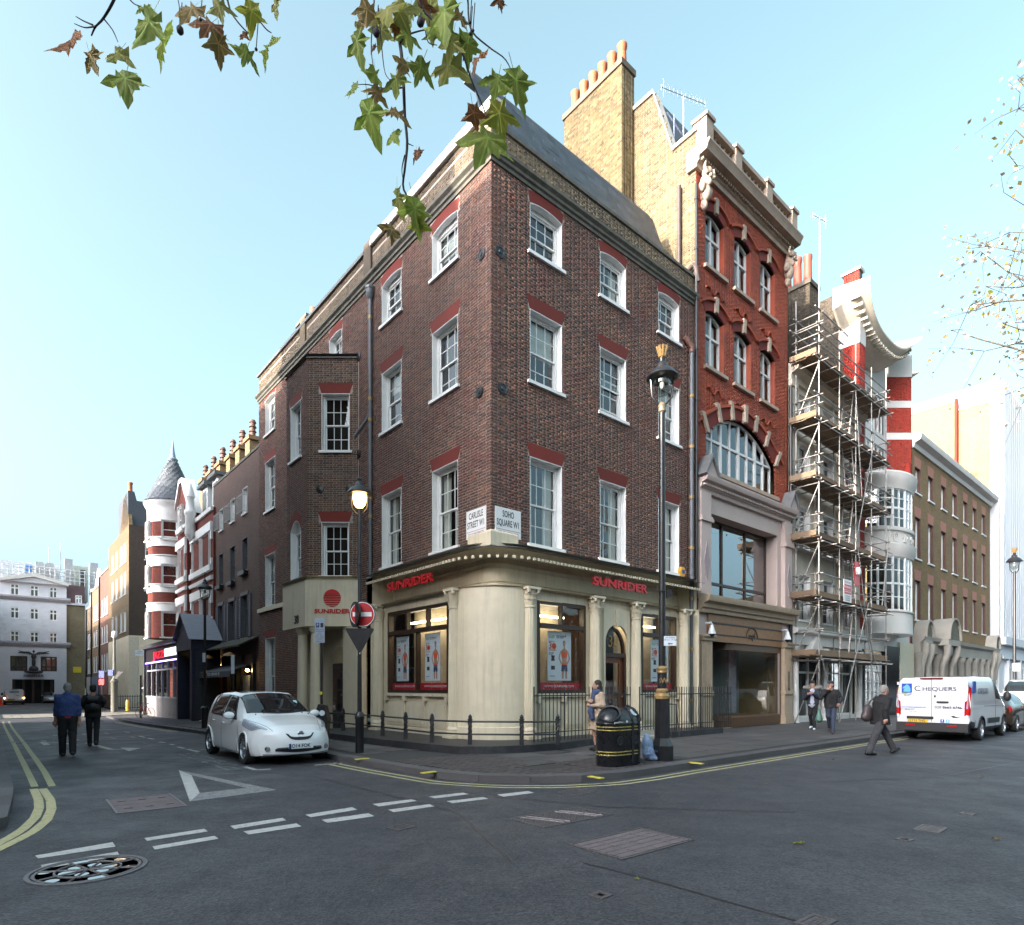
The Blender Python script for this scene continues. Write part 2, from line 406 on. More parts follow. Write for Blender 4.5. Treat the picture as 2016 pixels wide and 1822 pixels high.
# kerb line of the corner pavement
kr = [LF.P(t, 3.7, 0)[:2] for t in np.arange(36, 1.9, -1.5)]
kr += [np.array(q) for q in ((-4.16, 13.9), (-2.59, 12.2), (-1.14, 10.78), (-.19, 10.42), (.73, 10.4), (1.64, 10.68), (2.4, 11.25))]
kr += [RF.P(t, 5.1, 0)[:2] for t in np.arange(.6, 62, 1.5)]
ds = [LF.P(37.2+1.6*math.sin(a), 1.9+1.8*math.cos(a), 0)[:2] for a in np.linspace(math.pi*.5, 0, 6)]
kr = [LF.P(38.8, -40, 0)[:2], LF.P(38.8, -6, 0)[:2]]+ds+kr
def resample(path, step):
 P = np.array(path); d = np.r_[0, np.cumsum(np.linalg.norm(np.diff(P, axis=0), axis=1))]
 q = np.arange(0, d[-1], step); return np.stack([np.interp(q, d, P[:, k]) for k in (0, 1)], -1)
def offset(path, off):
 P = np.array(path); d = np.gradient(P, axis=0); d /= np.linalg.norm(d, axis=1)[:, None]+1e-9
 return P+np.stack((-d[:, 1], d[:, 0]), -1)*off
def strip(name, path, w, mat, up=.004, kind='structure', parent=None):
 P = resample(path, .12 if len(path) > 2 else .25) if len(path) > 1 else path
 P = np.vstack((P, np.array(path)[-1:])); a, b = offset(P, w/2), offset(P, -w/2)
 vs = [(x, y, float(ground_z(x, y))+up) for q in zip(a, b) for x, y in q]
 fs = [(2*i, 2*i+2, 2*i+3, 2*i+1) for i in range(len(P)-1)]
 return npmesh(name, vs, fs, mat, parent, kind=kind)
def inside(P, poly):
 x, y = P[..., 0], P[..., 1]; c = np.zeros(x.shape, bool); n = len(poly); j = n-1
 for i in range(n):
  xi, yi = poly[i]; xj, yj = poly[j]
  m = ((yi > y) != (yj > y)); t = (xj-xi)*(y-yi)/(yj-yi+1e-12)+xi; c ^= m & (x < t); j = i
 return c
def pavement(name, kerb, inner, slabs, side=1):
 """bed, kerb stones and paving; slabs: (frame, x0,x1,y0,y1, sx,sy, test, material, piece name)"""
 KP = resample(kerb, .3); IN = offset(KP, .28*side)
 poly = [tuple(p) for p in IN]+[tuple(p) for p in inner]
 st = bpy.data.objects.new(name, None); COL.objects.link(st); ORG[name] = np.zeros(3); prop(st, kind='structure')
 # bed
 xs = np.array(poly); x0, y0 = xs.min(0); x1, y1 = xs.max(0)
 mb = MB(); mb.add([(x, y, float(ground_z(x, y))+UPV-.012) for x, y in poly], [tuple(range(len(poly)))])
 me = mb.build('bed', mjoint, st)
 import bmesh
 bm = bmesh.new(); bm.from_mesh(me.data); bmesh.ops.triangulate(bm, faces=bm.faces); bm.to_mesh(me.data); bm.free()
 # kerb stones
 KS = resample(kerb, .92);
 cnt = 0
 for a, b in zip(KS[:-1], KS[1:]):
  m = (a+b)/2; d = b-a; l = np.linalg.norm(d); d = d/l; n = np.array((-d[1], d[0]))*side
  c = m+n*.15; gz = float(ground_z(*c)); fr = Fr((c[0], c[1], gz), (d[0], d[1], 0), (n[0], n[1], 0))
  if c[1] < 1 or abs(c[0]/max(c[1], .1)) > 1.0: continue
  block('kerb_stone', mkerb, st, fr, (0, 0, UPV/2-.02), (l-.008, .3, UPV+.05+random.uniform(-.004, .004)))
  cnt += 1
 for fr, x0, x1, y0, y1, sx, sy, test, mat, pname in slabs:
  arr = []; r = 0; y = y0
  while y < y1:
   x = x0-(sx*.5 if r % 2 else 0)
   while x < x1:
    w_ = sx*random.choice((.8, 1, 1, 1.15)) if sx > .3 else sx
    c = fr.P(x+w_/2, y+sy/2, 0)
    q = np.array([fr.P(x+a, y+b, 0)[:2] for a in (0, w_) for b in (0, sy)])
    if inside(q, poly).all() and test(x+w_/2, y+sy/2):
     arr.append((x+w_/2, y+sy/2, float(ground_z(c[0], c[1]))+UPV-.02+random.uniform(-.003, .003), w_-.012, sy-.012, .04))
    x += w_
   y += sy; r += 1
  pieces(pname, mat, st, fr, arr, 300)
 return st
inner_main = [RF.P(60, 0, 0)[:2], RF.P(0, 0, 0)[:2], LF.P(35, 0, 0)[:2], LF.P(37, -40, 0)[:2]]
pavement('pavement', kr, inner_main, [
 (RF, .9, 40, .3, 5.0, .92, .61, lambda x, y: x > .9, mslab, 'paving_slab'),
 (LF, .6, 34, .2, 3.6, .9, .6, lambda x, y: not (x < .6), mslab, 'paving_slab'),
 (RF, -1.2, .9, .9, 3.0, .8, .6, lambda x, y: x < .5, mslab, 'paving_slab'),
 (RF, -4, .9, 2.7, 5.3, .21, .105, lambda x, y: x < .9 and y > 3.0 and not (-2.1 < x < -1.0 and 3.3 < y < 4.0), msett, 'paving_sett'),
 (RF, -4, -1.2, .9, 3.0, .21, .105, lambda x, y: True, msett, 'paving_sett')], 1)
# pavement across Carlisle Street
kl = [LF.P(t, 9.4, 0)[:2] for t in np.arange(34, -1.6, -1.5)]+[np.array(q) for q in ((-6.3, 7.65), (-5.95, 7.2), (-5.75, 6.7), (-5.85, 6.1), (-6.4, 5.4), (-8, 3.9), (-16, -2.9))]
inner_l = [LF.P(-30, 11.5, 0)[:2]*0+np.array((-18, 0.)), LF.P(-1, 11.5, 0)[:2], LF.P(34, 11.5, 0)[:2]]
pavement('far_pavement', kl, inner_l, [(LF, -8, 34, 9.7, 11.4, .9, .6, lambda x, y: True, mslab, 'paving_slab')], -1)
# pavement beyond Dean Street
pavement('west_pavement', [LF.P(46.5, -30, 0)[:2], LF.P(46.5, 1.0, 0)[:2], LF.P(47, 2.6, 0)[:2], LF.P(48, 3.2, 0)[:2], LF.P(90, 3.2, 0)[:2]],
   [LF.P(90, 0, 0)[:2], LF.P(50, 0, 0)[:2], LF.P(50, -30, 0)[:2]], [], -1)

# lines
KO = resample(kr, .3)
i0 = int(np.argmin(np.linalg.norm(KO-np.array((-3.7, 13.4)), axis=1))); i1 = int(np.argmin(np.linalg.norm(KO-RF.P(13, 5.1, 0)[:2], axis=1)))
for k in (.22, .42): strip('double_yellow_line', offset(KO, -k)[i0:i1], .075, myellow)
i2 = int(np.argmin(np.linalg.norm(KO-LF.P(30, 3.7, 0)[:2], axis=1))); i3 = int(np.argmin(np.linalg.norm(KO-LF.P(15, 3.7, 0)[:2], axis=1)))
for k in (.25, .45): strip('double_yellow_line', offset(KO, -k)[i2:i3], .08, myellow)
def zp(z, pts):                               # read points off an enlargement of the photograph (x0, y0, scale)
 return [G(z[0]+z[2]*x, z[1]+z[2]*y)[:2] for x, y in pts]
ZA, ZB, ZC = (0, 1260, .28814), (630, 1417.5, .3125), (945, 1522.5, .5312)
for q, wd in (((20, 562), (130, 785), (205, 935), (238, 1005)), .1), (((62, 560), (205, 765), (305, 905), (357, 1002)), .1), \
  (((230, 1020), (262, 1090), (268, 1150), (240, 1215), (165, 1290), (80, 1345), (-120, 1450)), .11), \
  (((292, 1018), (345, 1095), (352, 1160), (318, 1235), (230, 1310), (130, 1365), (-120, 1485)), .11):
 strip('double_yellow_line', zp(ZA, q), wd, myellow)
def patch(name, pts, mat, up=.004):
 mb = MB(); mb.add([(x, y, float(ground_z(x, y))+up) for x, y in pts], [tuple(range(len(pts)))]); return mb.build(name, mat, None, kind='structure')
for q in (((240, 1477), (770, 1385), (790, 1415), (262, 1497)), ((278, 1542), (803, 1450), (818, 1480), (292, 1568)),
   ((985, 1357), (1397, 1293), (1420, 1312), (1005, 1376)), ((1042, 1414), (1465, 1342), (1493, 1362), (1057, 1436))):
 patch('give_way_dash', zp(ZA, q), mline)
for q in (((453, 1627), (556, 1611), (564, 1616), (462, 1633)), ((479, 1638), (583, 1622), (594, 1628), (490, 1644)),
   ((601, 1605), (693, 1590), (703, 1595), (612, 1610)), ((633, 1615), (725, 1602), (737, 1608), (645, 1621))):
 patch('give_way_dash', zp((0, 0, 1), q), mline)
for q in (((330, 532), (575, 503), (612, 513), (370, 548)), ((430, 568), (690, 533), (722, 547), (465, 584)), ((685, 486), (900, 460), (940, 470), (725, 497)),
   ((798, 514), (1030, 488), (1060, 499), (835, 527)), ((1115, 473), (1310, 450), (1350, 462), (1155, 486))):
 patch('give_way_dash', zp(ZB, q), mline)
A, B_, D = (352, 1517), (545, 1556), (373.7, 1579); a, b, d = (377, 1527), (485, 1552), (393, 1562)
for q in ((A, a, d, D), (A, B_, b, a), (D, d, b, B_)): patch('give_way_triangle', zp((0, 0, 1), q), mline if q[0] == A and q[1] == a else mworn)
# parking bay and turning arrow
for q in (((855, 628), (880, 636)), ((950, 658), (990, 668)), ((1010, 672), (1050, 681)), ((1090, 698), (1125, 704)), ((1160, 714), (1190, 720)), ((1215, 732), (1260, 744)), ((1280, 748), (1360, 768)),
   ((1670, 868), (1750, 890)), ((1750, 890), (1850, 884)), ((1330, 757), (1420, 750))):
 strip('bay_line', zp(ZA, q), .1, mline)
strip('bay_line', zp((0, 0, 1), ((619, 1507), (673, 1503.5))), .1, mline)
strip('turn_arrow', zp(ZA, ((600, 705), (700, 735), (760, 750), (845, 748))), .16, mline)
patch('turn_arrow', zp(ZA, ((820, 738), (965, 740), (880, 762))), mline)
strip('turn_arrow', zp(ZA, ((300, 705), (420, 702), (520, 722))), .12, mline); patch('turn_arrow', zp(ZA, ((268, 700), (318, 702), (345, 718), (300, 722))), mline)
def roadtext(s, px, py, size, mat, X, sx=1.):
 c = G(px, py); X = np.array(X, float); fr = Fr(c, X, ZZ, np.cross(ZZ, X))
 o = text(s, fr, 0, 0, .004, size, mat, None, ext=0., sx=sx, flat=True, name='road_lettering'); prop(o, kind='structure'); return o
roadtext('ELECTRIC', 390, 1492, .62, mworn, -dL, .9); roadtext('VEHICLES', 437, 1506, .62, mworn, -dL, .8); roadtext('ONLY', 305, 1466, .7, mworn, -dL, .9)
for s_, px, py in (('TURN', 160, 1457), ('LEFT', 175, 1446)):
 o = roadtext(s_, px, py, 1.9, mworn, -dR*-1*-1, .75)
# yellow loading bars across the kerb
for q in ((714, 1495), (843, 1521.5), (1172, 1531), (1370, 1503)):
 c = G(*q, up=UPV); fr = Fr(c, RF.X, RF.Y) if q[0] > 1100 else Fr(c, LF.X, LF.Y)
 if q[0] == 843: fr = Fr(c, (.71, -.71, 0), (.71, .71, 0))
 MB().box(fr, -.05, .05, -.14, .16, -.004, .012).build('kerb_mark', M('fresh_yellow_paint', (.6, .5, .06), .6, dirt=.3), None, kind='structure')

# covers in the road
iron = M('cast_iron', (.12, .11, .115), .45, m=.4, n=.3, s=20, b=.3)
traym = M('tray_setts', (.13, .105, .11), .8, n=.25, s=12, b=.3, dirt=.4)
wet = M('rain_water', (.012, .013, .015), .02, n=.1, spec=1., coat=1.)
def plate_frame(pp):                          # frame from four seen corners: A-B one edge, D the opposite
 a, b, c_, d = (G(*p) for p in pp); ctr = (a+b+c_+d)/4; x = (b-a)+(c_-d); x[2] = 0; lx = np.linalg.norm(x)/2; x /= np.linalg.norm(x)
 y = np.cross(ZZ, x); ly = abs(np.dot((d-a)+(c_-b), y))/2
 if np.dot(d-a, y) < 0: y = -y
 return Fr(ctr, x, y), lx, ly
def cover(label, pp, mat, kind):
 fr, lx, ly = plate_frame(pp); t = thing('access_cover', label, 'manhole cover', fr.O); hx, hy = lx/2, ly/2
 mb = MB()
 for q in ((-hx, hx, -hy, -hy+.03), (-hx, hx, hy-.03, hy), (-hx, -hx+.03, -hy+.03, hy-.03), (hx-.03, hx, -hy+.03, hy-.03)): mb.box(fr, *q, -.03, .01)
 mb.build('frame', iron, t)
 if kind == 'tray':
  n = max(2, int(lx/.24)); m = max(2, int(ly/.12))
  MB().box(fr, -hx+.03, hx-.03, -hy+.03, hy-.03, -.03, .002).build('tray', mjoint, t)
  pieces('sett', traym, t, fr, [(-hx+.04+(i+.5)*(lx-.08)/n, -hy+.04+(j+.5)*(ly-.08)/m, .0, (lx-.08)/n-.012, (ly-.08)/m-.012, .02) for i in range(n) for j in range(m)], 120)
 elif kind == 'pair':
  for s in (-1, 1):
   pl = MB().box(fr, -hx+.035, hx-.035, min(s*.008, s*(hy-.035)), max(s*.008, s*(hy-.035)), -.02, .006).build('lid', traym, t)
   mb = MB()
   for k in (-.3, .0, .3): mb.box(fr, k*lx-.05, k*lx+.05, s*hy*.5-.008, s*hy*.5+.008, .005, .012)
   mb.build('key_slot', black, pl)
 else:
  MB().box(fr, -hx+.03, hx-.03, -hy+.03, hy-.03, -.02, .004).build('lid', iron, t)
  mb = MB(); n = max(3, int(lx/.06)); m = max(3, int(ly/.06))
  for i in range(n):
   for j in range(m):
    x = -hx+.05+(i+.5)*(lx-.1)/n; y = -hy+.05+(j+.5)*(ly-.1)/m
    mb.box(fr, x-.018, x+.018, y-.01, y+.01, .004, .009)
  mb.build('tread', iron, t, kind='stuff')
  if kind == 'ribbed':
   mb = MB()
   for k in (-.28, -.2, .2, .28): mb.tube([fr.P(k*lx-.12, -hy+.05, .008), fr.P(k*lx+.12, hy-.05, .008)], .012, 6)
   mb.build('rib', iron, t)
 return t
cover('pinkish rectangular two-lid cover in the road beside the give way triangle', [(207, 1575.5), (335.7, 1563), (369, 1588), (229, 1603.5)], traym, 'pair')
P_ = lambda *q: [(945+.5312*x, 1522.5+.5312*y) for x, y in q]
cover('grey iron cover with slanting ribs in the road, nearest the bin', P_((108, 170), (362, 127), (495, 155), (238, 205)), iron, 'ribbed')
cover('large brownish sett-filled tray cover in the middle of the road', P_((325, 265), (585, 207), (800, 247), (530, 325)), traym, 'tray')
cover('very small square iron lid in the road below the large tray cover', P_((400, 455), (440, 438), (495, 455), (450, 470)), iron, 'plain')
cover('small leaf-strewn drain cover at the right of the road', P_((1605, 210), (1640, 190), (1735, 207), (1700, 224)), iron, 'plain')
cover('tiny iron valve lid left of the leaf-strewn drain cover', P_((1538, 246), (1560, 239), (1612, 248), (1590, 256)), iron, 'plain')
cover('tiny iron valve lid farthest up the right of the road', P_((1776, 150), (1790, 145), (1840, 152), (1826, 158)), iron, 'plain')
cover('iron cover cut by the bottom edge of the photo', P_((1150, 562), (1225, 528), (1335, 545), (1270, 580)), iron, 'plain')
cover('faint worn cover in the road by the double yellow lines', [(1092, 1562), (1128, 1554), (1177, 1559), (1140, 1567)], iron, 'plain')
cover('small worn cover in the road past the last left dash', [(765, 1630), (800, 1622), (815, 1630), (780, 1638)], iron, 'plain')
c = G(174, 1713); t = thing('round_cover', 'large round iron cover holding puddles of rain water, nearest the camera', 'manhole cover', c)
fr = Fr(c, dR, dL); RC = .46
MB().lathe(fr, [(RC-.035, -.03), (RC-.035, .012), (RC, .012), (RC, -.03)], 48).build('frame', iron, t, 60)
MB().lathe(fr, [(0, .0), (RC-.05, .0), (RC-.05, -.03)], 40).build('lid', M('dark_iron', (.1, .095, .1), .5, m=.1, n=.3, s=20), t)
mb = MB()
mb.tube([fr.P(.25*math.cos(a), .25*math.sin(a), .004) for a in np.linspace(0, 2*math.pi, 33)], .012, 6, False)
for k in range(4):
 a = k*math.pi/4+.3; mb.tube([fr.P((RC-.05)*s*math.cos(a), (RC-.05)*s*math.sin(a), .004) for s in (-1, 1)], .01, 6)
mb.lathe(fr, [(RC-.075, .001), (RC-.075, .01), (RC-.05, .01), (RC-.05, .001)], 40, 0, 2*math.pi-1e-4)
mb.build('rib', iron, t, 60)
for k in range(12):
 a = k*math.pi/6+.1; r = .34 if k % 2 else .15
 MB().lathe(Fr(fr.P(r*math.cos(a), r*math.sin(a), .001), dR, dL), [(.055+.02*(k % 3 == 0), .0), (.055+.02*(k % 3 == 0), .004), (0, .0042)], 12).build('puddle', wet, t)

# trench reinstatements and tar seams
mtar = M('tar_seam', (.012, .012, .014), .35, n=.3, s=20)
for q in (((1150, 1700), (1290, 1735), (1480, 1790), (1600, 1822)), ((880, 1560), (1200, 1590), (1560, 1600)), ((300, 1500), (620, 1530), (900, 1600), (1010, 1700)), ((1620, 1540), (1850, 1530), (2010, 1500))): strip('tar_seam', zp((0, 0, 1), q), .02, mtar, .0034)

mtab = BRICK('sunlit_crossing_sett', ['#8a857c', '#989288', '#7c7870', '#a09a8c'], st=.3, rough=.6)  # sunlit brightness of the side street put into pale slab colour
ct = bpy.data.objects.new('sunlit_crossing', None); COL.objects.link(ct); ORG['sunlit_crossing'] = np.zeros(3); prop(ct, kind='structure')
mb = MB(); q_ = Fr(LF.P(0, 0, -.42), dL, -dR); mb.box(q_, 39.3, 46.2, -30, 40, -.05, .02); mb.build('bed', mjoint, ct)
pieces('sunlit_slab', mtab, ct, q_, [(39.3+(i+.5)*.69, -14+(j+.5)*.5, .02, .66, .47, .03) for i in range(10) for j in range(80)], 300)
# BUILDING KIT
def unit_pane(mat):
 k = 'pane'+mat.name
 if k not in UNIT:
  me = bpy.data.meshes.new('unit_pane'); me.from_pydata([(-.5, 0, -.5), (.5, 0, -.5), (.5, 0, .5), (-.5, 0, .5)], [], [(3, 2, 1, 0)])
  me.materials.append(mat); UNIT[k] = me
 return UNIT[k]
def pane(parent, fr, t, o, z, w, h, mat=None, tilt=.006):
 ob = bpy.data.objects.new('pane', unit_pane(mat or glass)); COL.objects.link(ob); ob.parent = parent
 ob.location = Vector(fr.P(t, o, z)-org(parent)); e = fr_euler(fr); e.x += random.uniform(-tilt, tilt); e.z += random.uniform(-tilt, tilt)
 ob.rotation_euler = e; ob.scale = (w, 1, h); return ob
def wall_grid(mb, fr, t0, t1, z0, z1, holes, o=0.):
 hs = [(max(a, t0), min(b, t1), max(c, z0), min(d, z1)) for a, b, c, d in holes]; hs = [h for h in hs if h[0] < h[1] and h[2] < h[3]]
 T = sorted({t0, t1, *[h[0] for h in hs], *[h[1] for h in hs]}); Z = sorted({z0, z1, *[h[2] for h in hs], *[h[3] for h in hs]})
 for i in range(len(T)-1):
  for j in range(len(Z)-1):
   tm, zm = (T[i]+T[i+1])/2, (Z[j]+Z[j+1])/2
   if any(h[0] < tm < h[1] and h[2] < zm < h[3] for h in hs): continue
   mb.add([fr.P(T[i], o, Z[j]), fr.P(T[i+1], o, Z[j]), fr.P(T[i+1], o, Z[j+1]), fr.P(T[i], o, Z[j+1])], [(0, 1, 2, 3)])
def bricks(fr, t0, t1, z0, z1, holes, mat, parent, limit=300, proud=.004, name='brick', phase=0., L=.215, Hc=.0635, clip=None, bond='F'):
 """a bond of real bricks with recessed joints"""
 arr = []; j = .0125; row = int(round(z0/.075)); z = row*.0755
 while z < z1-.02:
  seq = (L, L/2-j/2) if bond == 'F' else ((L, L) if row % 2 else (L/2-j/2, L/2-j/2))
  t = t0-(L+j)*(.0 if row % 2 else .62)-phase; k = 0; zc = z+Hc/2
  if z >= z0-.001:
   row_h = [h for h in holes if h[2]-.03 < zc < h[3]+.03]
   while t < t1:
    w_ = seq[k % 2]; spans = [(max(t, t0), min(t+w_, t1))]
    for h in row_h:
     ns = []
     for a, b in spans:
      if b <= h[0] or a >= h[1]: ns.append((a, b))
      else:
       if a < h[0]: ns.append((a, h[0]))
       if b > h[1]: ns.append((h[1], b))
     spans = ns
    for a, b in spans:
     if b-a > .03 and (clip is None or clip((a+b)/2, zc)):
      arr.append(((a+b)/2, proud-.02+random.uniform(-.0015, .0025), zc, b-a, .04, Hc))
    t += w_+j; k += 1
  z += .0755; row += 1
 pieces(name, mat, parent, fr, arr, limit)
def arc_pts(t0, t1, z, rise, n=10):
 c = (t0+t1)/2; w_ = (t1-t0)/2
 return [(c-w_*math.cos(math.pi*i/n), z+rise*math.sin(math.pi*i/n)) if rise > w_*.8 else (t0+(t1-t0)*i/n, z+rise*(1-((t0+(t1-t0)*i/n-c)/w_)**2)) for i in range(n+1)]
def sash(fr, par, t0, t1, z0, z1, rise=0., rev=.2, cols=3, rows=(2, 2), dress=None, sill=.08, fm=None, gm=None, lift=0., lm=None):
 """box sash window in its reveal: lining, two sashes with glazing bars, panes, sill, curtain or blind"""
 fm = fm or white; mb = MB(); f = .03; lo = .006
 mb.box(fr, t0, t0+.02, -rev, lo, z0, z1); mb.box(fr, t1-.02, t1, -rev, lo, z0, z1)
 if rise:
  ap = arc_pts(t0, t1, z1, rise); mb.prism(fr, ap+[(t, z-.02) for t, z in ap[::-1]], -rev, lo)
  mb.prism(fr, [(t0+.02, z1-.001)]+[(t, z-.02) for t, z in ap[1:-1]]+[(t1-.02, z1-.001)], -rev-.03, -rev+.02)
 else: mb.box(fr, t0+.02, t1-.02, -rev, lo, z1-.02, z1)
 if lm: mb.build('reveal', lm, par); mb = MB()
 bx = .075; top = z1-.02
 mb.box(fr, t0+.02, t0+bx, -rev-.08, -rev+.03, z0, top); mb.box(fr, t1-bx, t1-.02, -rev-.08, -rev+.03, z0, top); mb.box(fr, t0+bx, t1-bx, -rev-.08, -rev+.03, top-.06, top)
 w_ = mb.build('window', fm, par)
 if sill: MB().box(fr, t0-.09, t1+.09, -rev, sill, z0-.085, z0).build('sill', white if fm is white else stone, w_)
 zt = top-.06; a, b = t0+bx, t1-bx; zm = z0+(zt-z0)*rows[1]/(rows[0]+rows[1])
 for (q0, q1, o, nr) in ((zm-.02, zt, -rev-.01, rows[0]), (z0+lift, zm+.02+lift, -rev-.05, rows[1])):
  if nr == 0: continue
  mb = MB(); s = .045; bw = .011
  mb.box(fr, a, a+s, o-.03, o, q0, q1); mb.box(fr, b-s, b, o-.03, o, q0, q1); mb.box(fr, a+s, b-s, o-.03, o, q0, q0+s); mb.box(fr, a+s, b-s, o-.03, o, q1-s, q1)
  dt = (b-a-2*s)/cols; dz = (q1-q0-2*s)/nr
  for i in range(1, cols): mb.box(fr, a+s+i*dt-bw, a+s+i*dt+bw, o-.028, o-.004, q0+s, q1-s)
  for i in range(1, nr):
   for k in range(cols): mb.box(fr, a+s+k*dt+(bw if k else 0), a+s+(k+1)*dt-(bw if k < cols-1 else 0), o-.028, o-.004, q0+s+i*dz-bw, q0+s+i*dz+bw)
  mb.build('sash', fm, w_)
  for i in range(cols):
   for k in range(nr): pane(w_, fr, a+s+(i+.5)*dt, o-.016, q0+s+(k+.5)*dz, dt, dz, gm)
 if dress == 'curtain':
  mb = MB()
  for c0, c1 in ((a, a+(b-a)*.3), (b-(b-a)*.33, b)):
   n = 14; pts = [(c0+(c1-c0)*i/n, -rev-.16-.025*(i % 2)) for i in range(n+1)]
   mb.add([fr.P(t, o, z) for z in (z0, zt) for t, o in pts], [(i, i+1, n+2+i, n+1+i) for i in range(n)])
  mb.build('curtain', blind, w_)
 elif dress:
  MB().box(fr, a, b, -rev-.15, -rev-.14, z0+(zt-z0)*(1-dress), zt).build('blind', blind, w_)
 return w_
def lintel(fr, par, t0, t1, z, h=.34, splay=.13, rise=0., mat=None, o=.008):
 if rise: ap = arc_pts(t0, t1, z, rise); poly = ap+[(t0+(t1-t0)*i/10*1.0+(-splay*.5+splay*i/10), zz+h-.05) for i, (_, zz) in list(enumerate(ap))[::-1]]
 else: poly = [(t0, z), (t1, z), (t1+splay, z+h), (t0-splay, z+h)]
 return MB().prism(fr, poly, -.05, o).build('lintel', mat or redarch, par)
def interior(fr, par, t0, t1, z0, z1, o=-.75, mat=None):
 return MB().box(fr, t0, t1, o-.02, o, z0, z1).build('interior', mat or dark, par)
def column(fr, par, t, o, z0, z1, r=.165, cap=.5, base=.32, flutes=20, m=None, ped=.0):
 m = m or cream; c = fr.P(t, o, 0); q = Fr(c, fr.X, fr.Y if np.dot(np.cross(fr.X, fr.Y), ZZ) > 0 else -fr.Y)
 b0 = z0+ped
 prof = [(r*1.0, b0+base), (r*1.02, b0+base+.3), (r*.98, b0+base+(z1-cap-b0-base)*.5), (r*.86, z1-cap)]
 col = MB().lathe(q, prof, 80, flute=.09, nf=flutes).build('column', m, par, 40)
 mb = MB(); mb.box(fr, t-r*1.42, t+r*1.42, o-r*1.42, o+r*1.42, z0, b0+.07)
 mb.lathe(q, [(r*1.0, b0+.07), (r*1.36, b0+.075), (r*1.42, b0+.12), (r*1.34, b0+.165), (r*1.12, b0+.18), (r*1.1, b0+.2), (r*1.24, b0+.22), (r*1.26, b0+.25), (r*1.16, b0+.275), (r*1.03, b0+base)], 24)
 mb.build('column_base', m, col, 40)
 mb = MB(); zc = z1-cap; h = cap
 mb.lathe(q, [(r*.98, zc-.03), (r*1.0, zc), (r*.84, zc+.02), (r*.86, zc+h*.5), (r*1.05, zc+h*.8), (r*1.12, zc+h*.86)], 20)
 for row, (zz, hh, n, ph) in enumerate(((zc+.02, h*.34, 8, 0), (zc+h*.28, h*.36, 8, .39))):
  for k in range(n):
   a = k*2*math.pi/n+ph; d = math.cos(a)*q.X+math.sin(a)*q.Y; s = np.cross(ZZ, d); P0 = q.O+V(0, 0, 0)
   pts = [P0+d*r*rr+ZZ*(zz+hh*u) for rr, u in ((.86, 0), (.98, .45), (1.06, .8), (1.25, 1.0), (1.32, .88))]
   wd = [.055, .075, .065, .05, .02]; vs = []
   for p, ww in zip(pts, wd): vs += [p-s*ww-d*.012, p+d*.012, p+s*ww-d*.012]
   mb.add(vs, [(3*i, 3*i+1, 3*i+4, 3*i+3) for i in range(4)]+[(3*i+1, 3*i+2, 3*i+5, 3*i+4) for i in range(4)])
 for k in range(4):
  a = math.pi/4+k*math.pi/2; d = math.cos(a)*q.X+math.sin(a)*q.Y
  mb.ell(q.O+d*r*1.42+ZZ*(zc+h*.78), (.055, .055, .07), nu=8, nv=6); mb.tube([q.O+d*r*.9+ZZ*(zc+h*.5), q.O+d*r*1.2+ZZ*(zc+h*.78), q.O+d*r*1.42+ZZ*(zc+h*.85)], [.02, .03, .03], 6)
 mb.box(fr, t-r*1.35, t+r*1.35, o-r*1.35, o+r*1.35, zc+h*.87, z1)
 mb.build('capital', m, col, 50)
 return col
def slates(par, fr, w_, h, mat, limit=300, sx=.28, sy=.2, tri=None):
 """courses of slates in the plane of fr (x along, z up the slope, y out)"""
 arr = []; r = 0; z = 0.
 while z < h-.05:
  x = -(.5*sx if r % 2 else 0)
  while x < w_:
   a, b = max(x, 0), min(x+sx-.006, w_)
   if b-a > .04 and (tri is None or tri((a+b)/2, z+sy/2)): arr.append(((a+b)/2, .012+random.uniform(0, .006), z+sy/2, b-a, .012, sy*1.02))
   x += sx
  z += sy; r += 1
 pieces('slate', mat, par, fr, arr, limit)

# THE CORNER BUILDING (No. 38)
b38 = thing('corner_building', 'dark brown brick corner building with cream shopfront and red lintels', 'building', C0)
TR, TL, ZP = 9.17, 17.6, 5.3
brick38 = BRICK('sooty_brown_brick', ['#583e34', '#70493c', '#4c3a36', '#7c5442', '#64463a', '#5c443c', '#845844', '#4a3c3a'], st=.55, patch='#7a3430', pf=.75)
brick38b = BRICK('yellow_grey_brick', ['#6a5c48', '#7a6a50', '#5a4c40', '#857256', '#6c5a48'], st=.55)
cols38 = [(1.32, 2.54), (4.14, 5.35), (7.01, 8.19)]
wr = [(a, b, z0, z1, r) for a, b in cols38 for z0, z1, r in ((13.33, 14.64, .09), (9.86, 11.8, 0), (5.5, 7.84, 0))]
def lspan(x0, x1): a, b = LF.t(x1), LF.t(x0); return a, b
wa, wb, wc = lspan(851, 902), lspan(752, 790.5), lspan(522.5, 541.5)
wl = []
for ab in (wa, wb):
 for z0, z1, r in ((13.33, 14.62, .09), (9.86, 11.8, 0), (5.5, 7.84, 0)): wl.append((*ab, z0, z1, r))
wbay = lspan(648.5, 673.5); wl.append((*wbay, 13.3, 14.6, .09))
for y0, y1, r in ((860, 791, .08), (1010, 912, 0), (1196, 1095, 0), (1402, 1258, 0)):
 wl.append((*wc, LF.z(523, y0), LF.z(523, y1), r))
ZB0 = 15.05
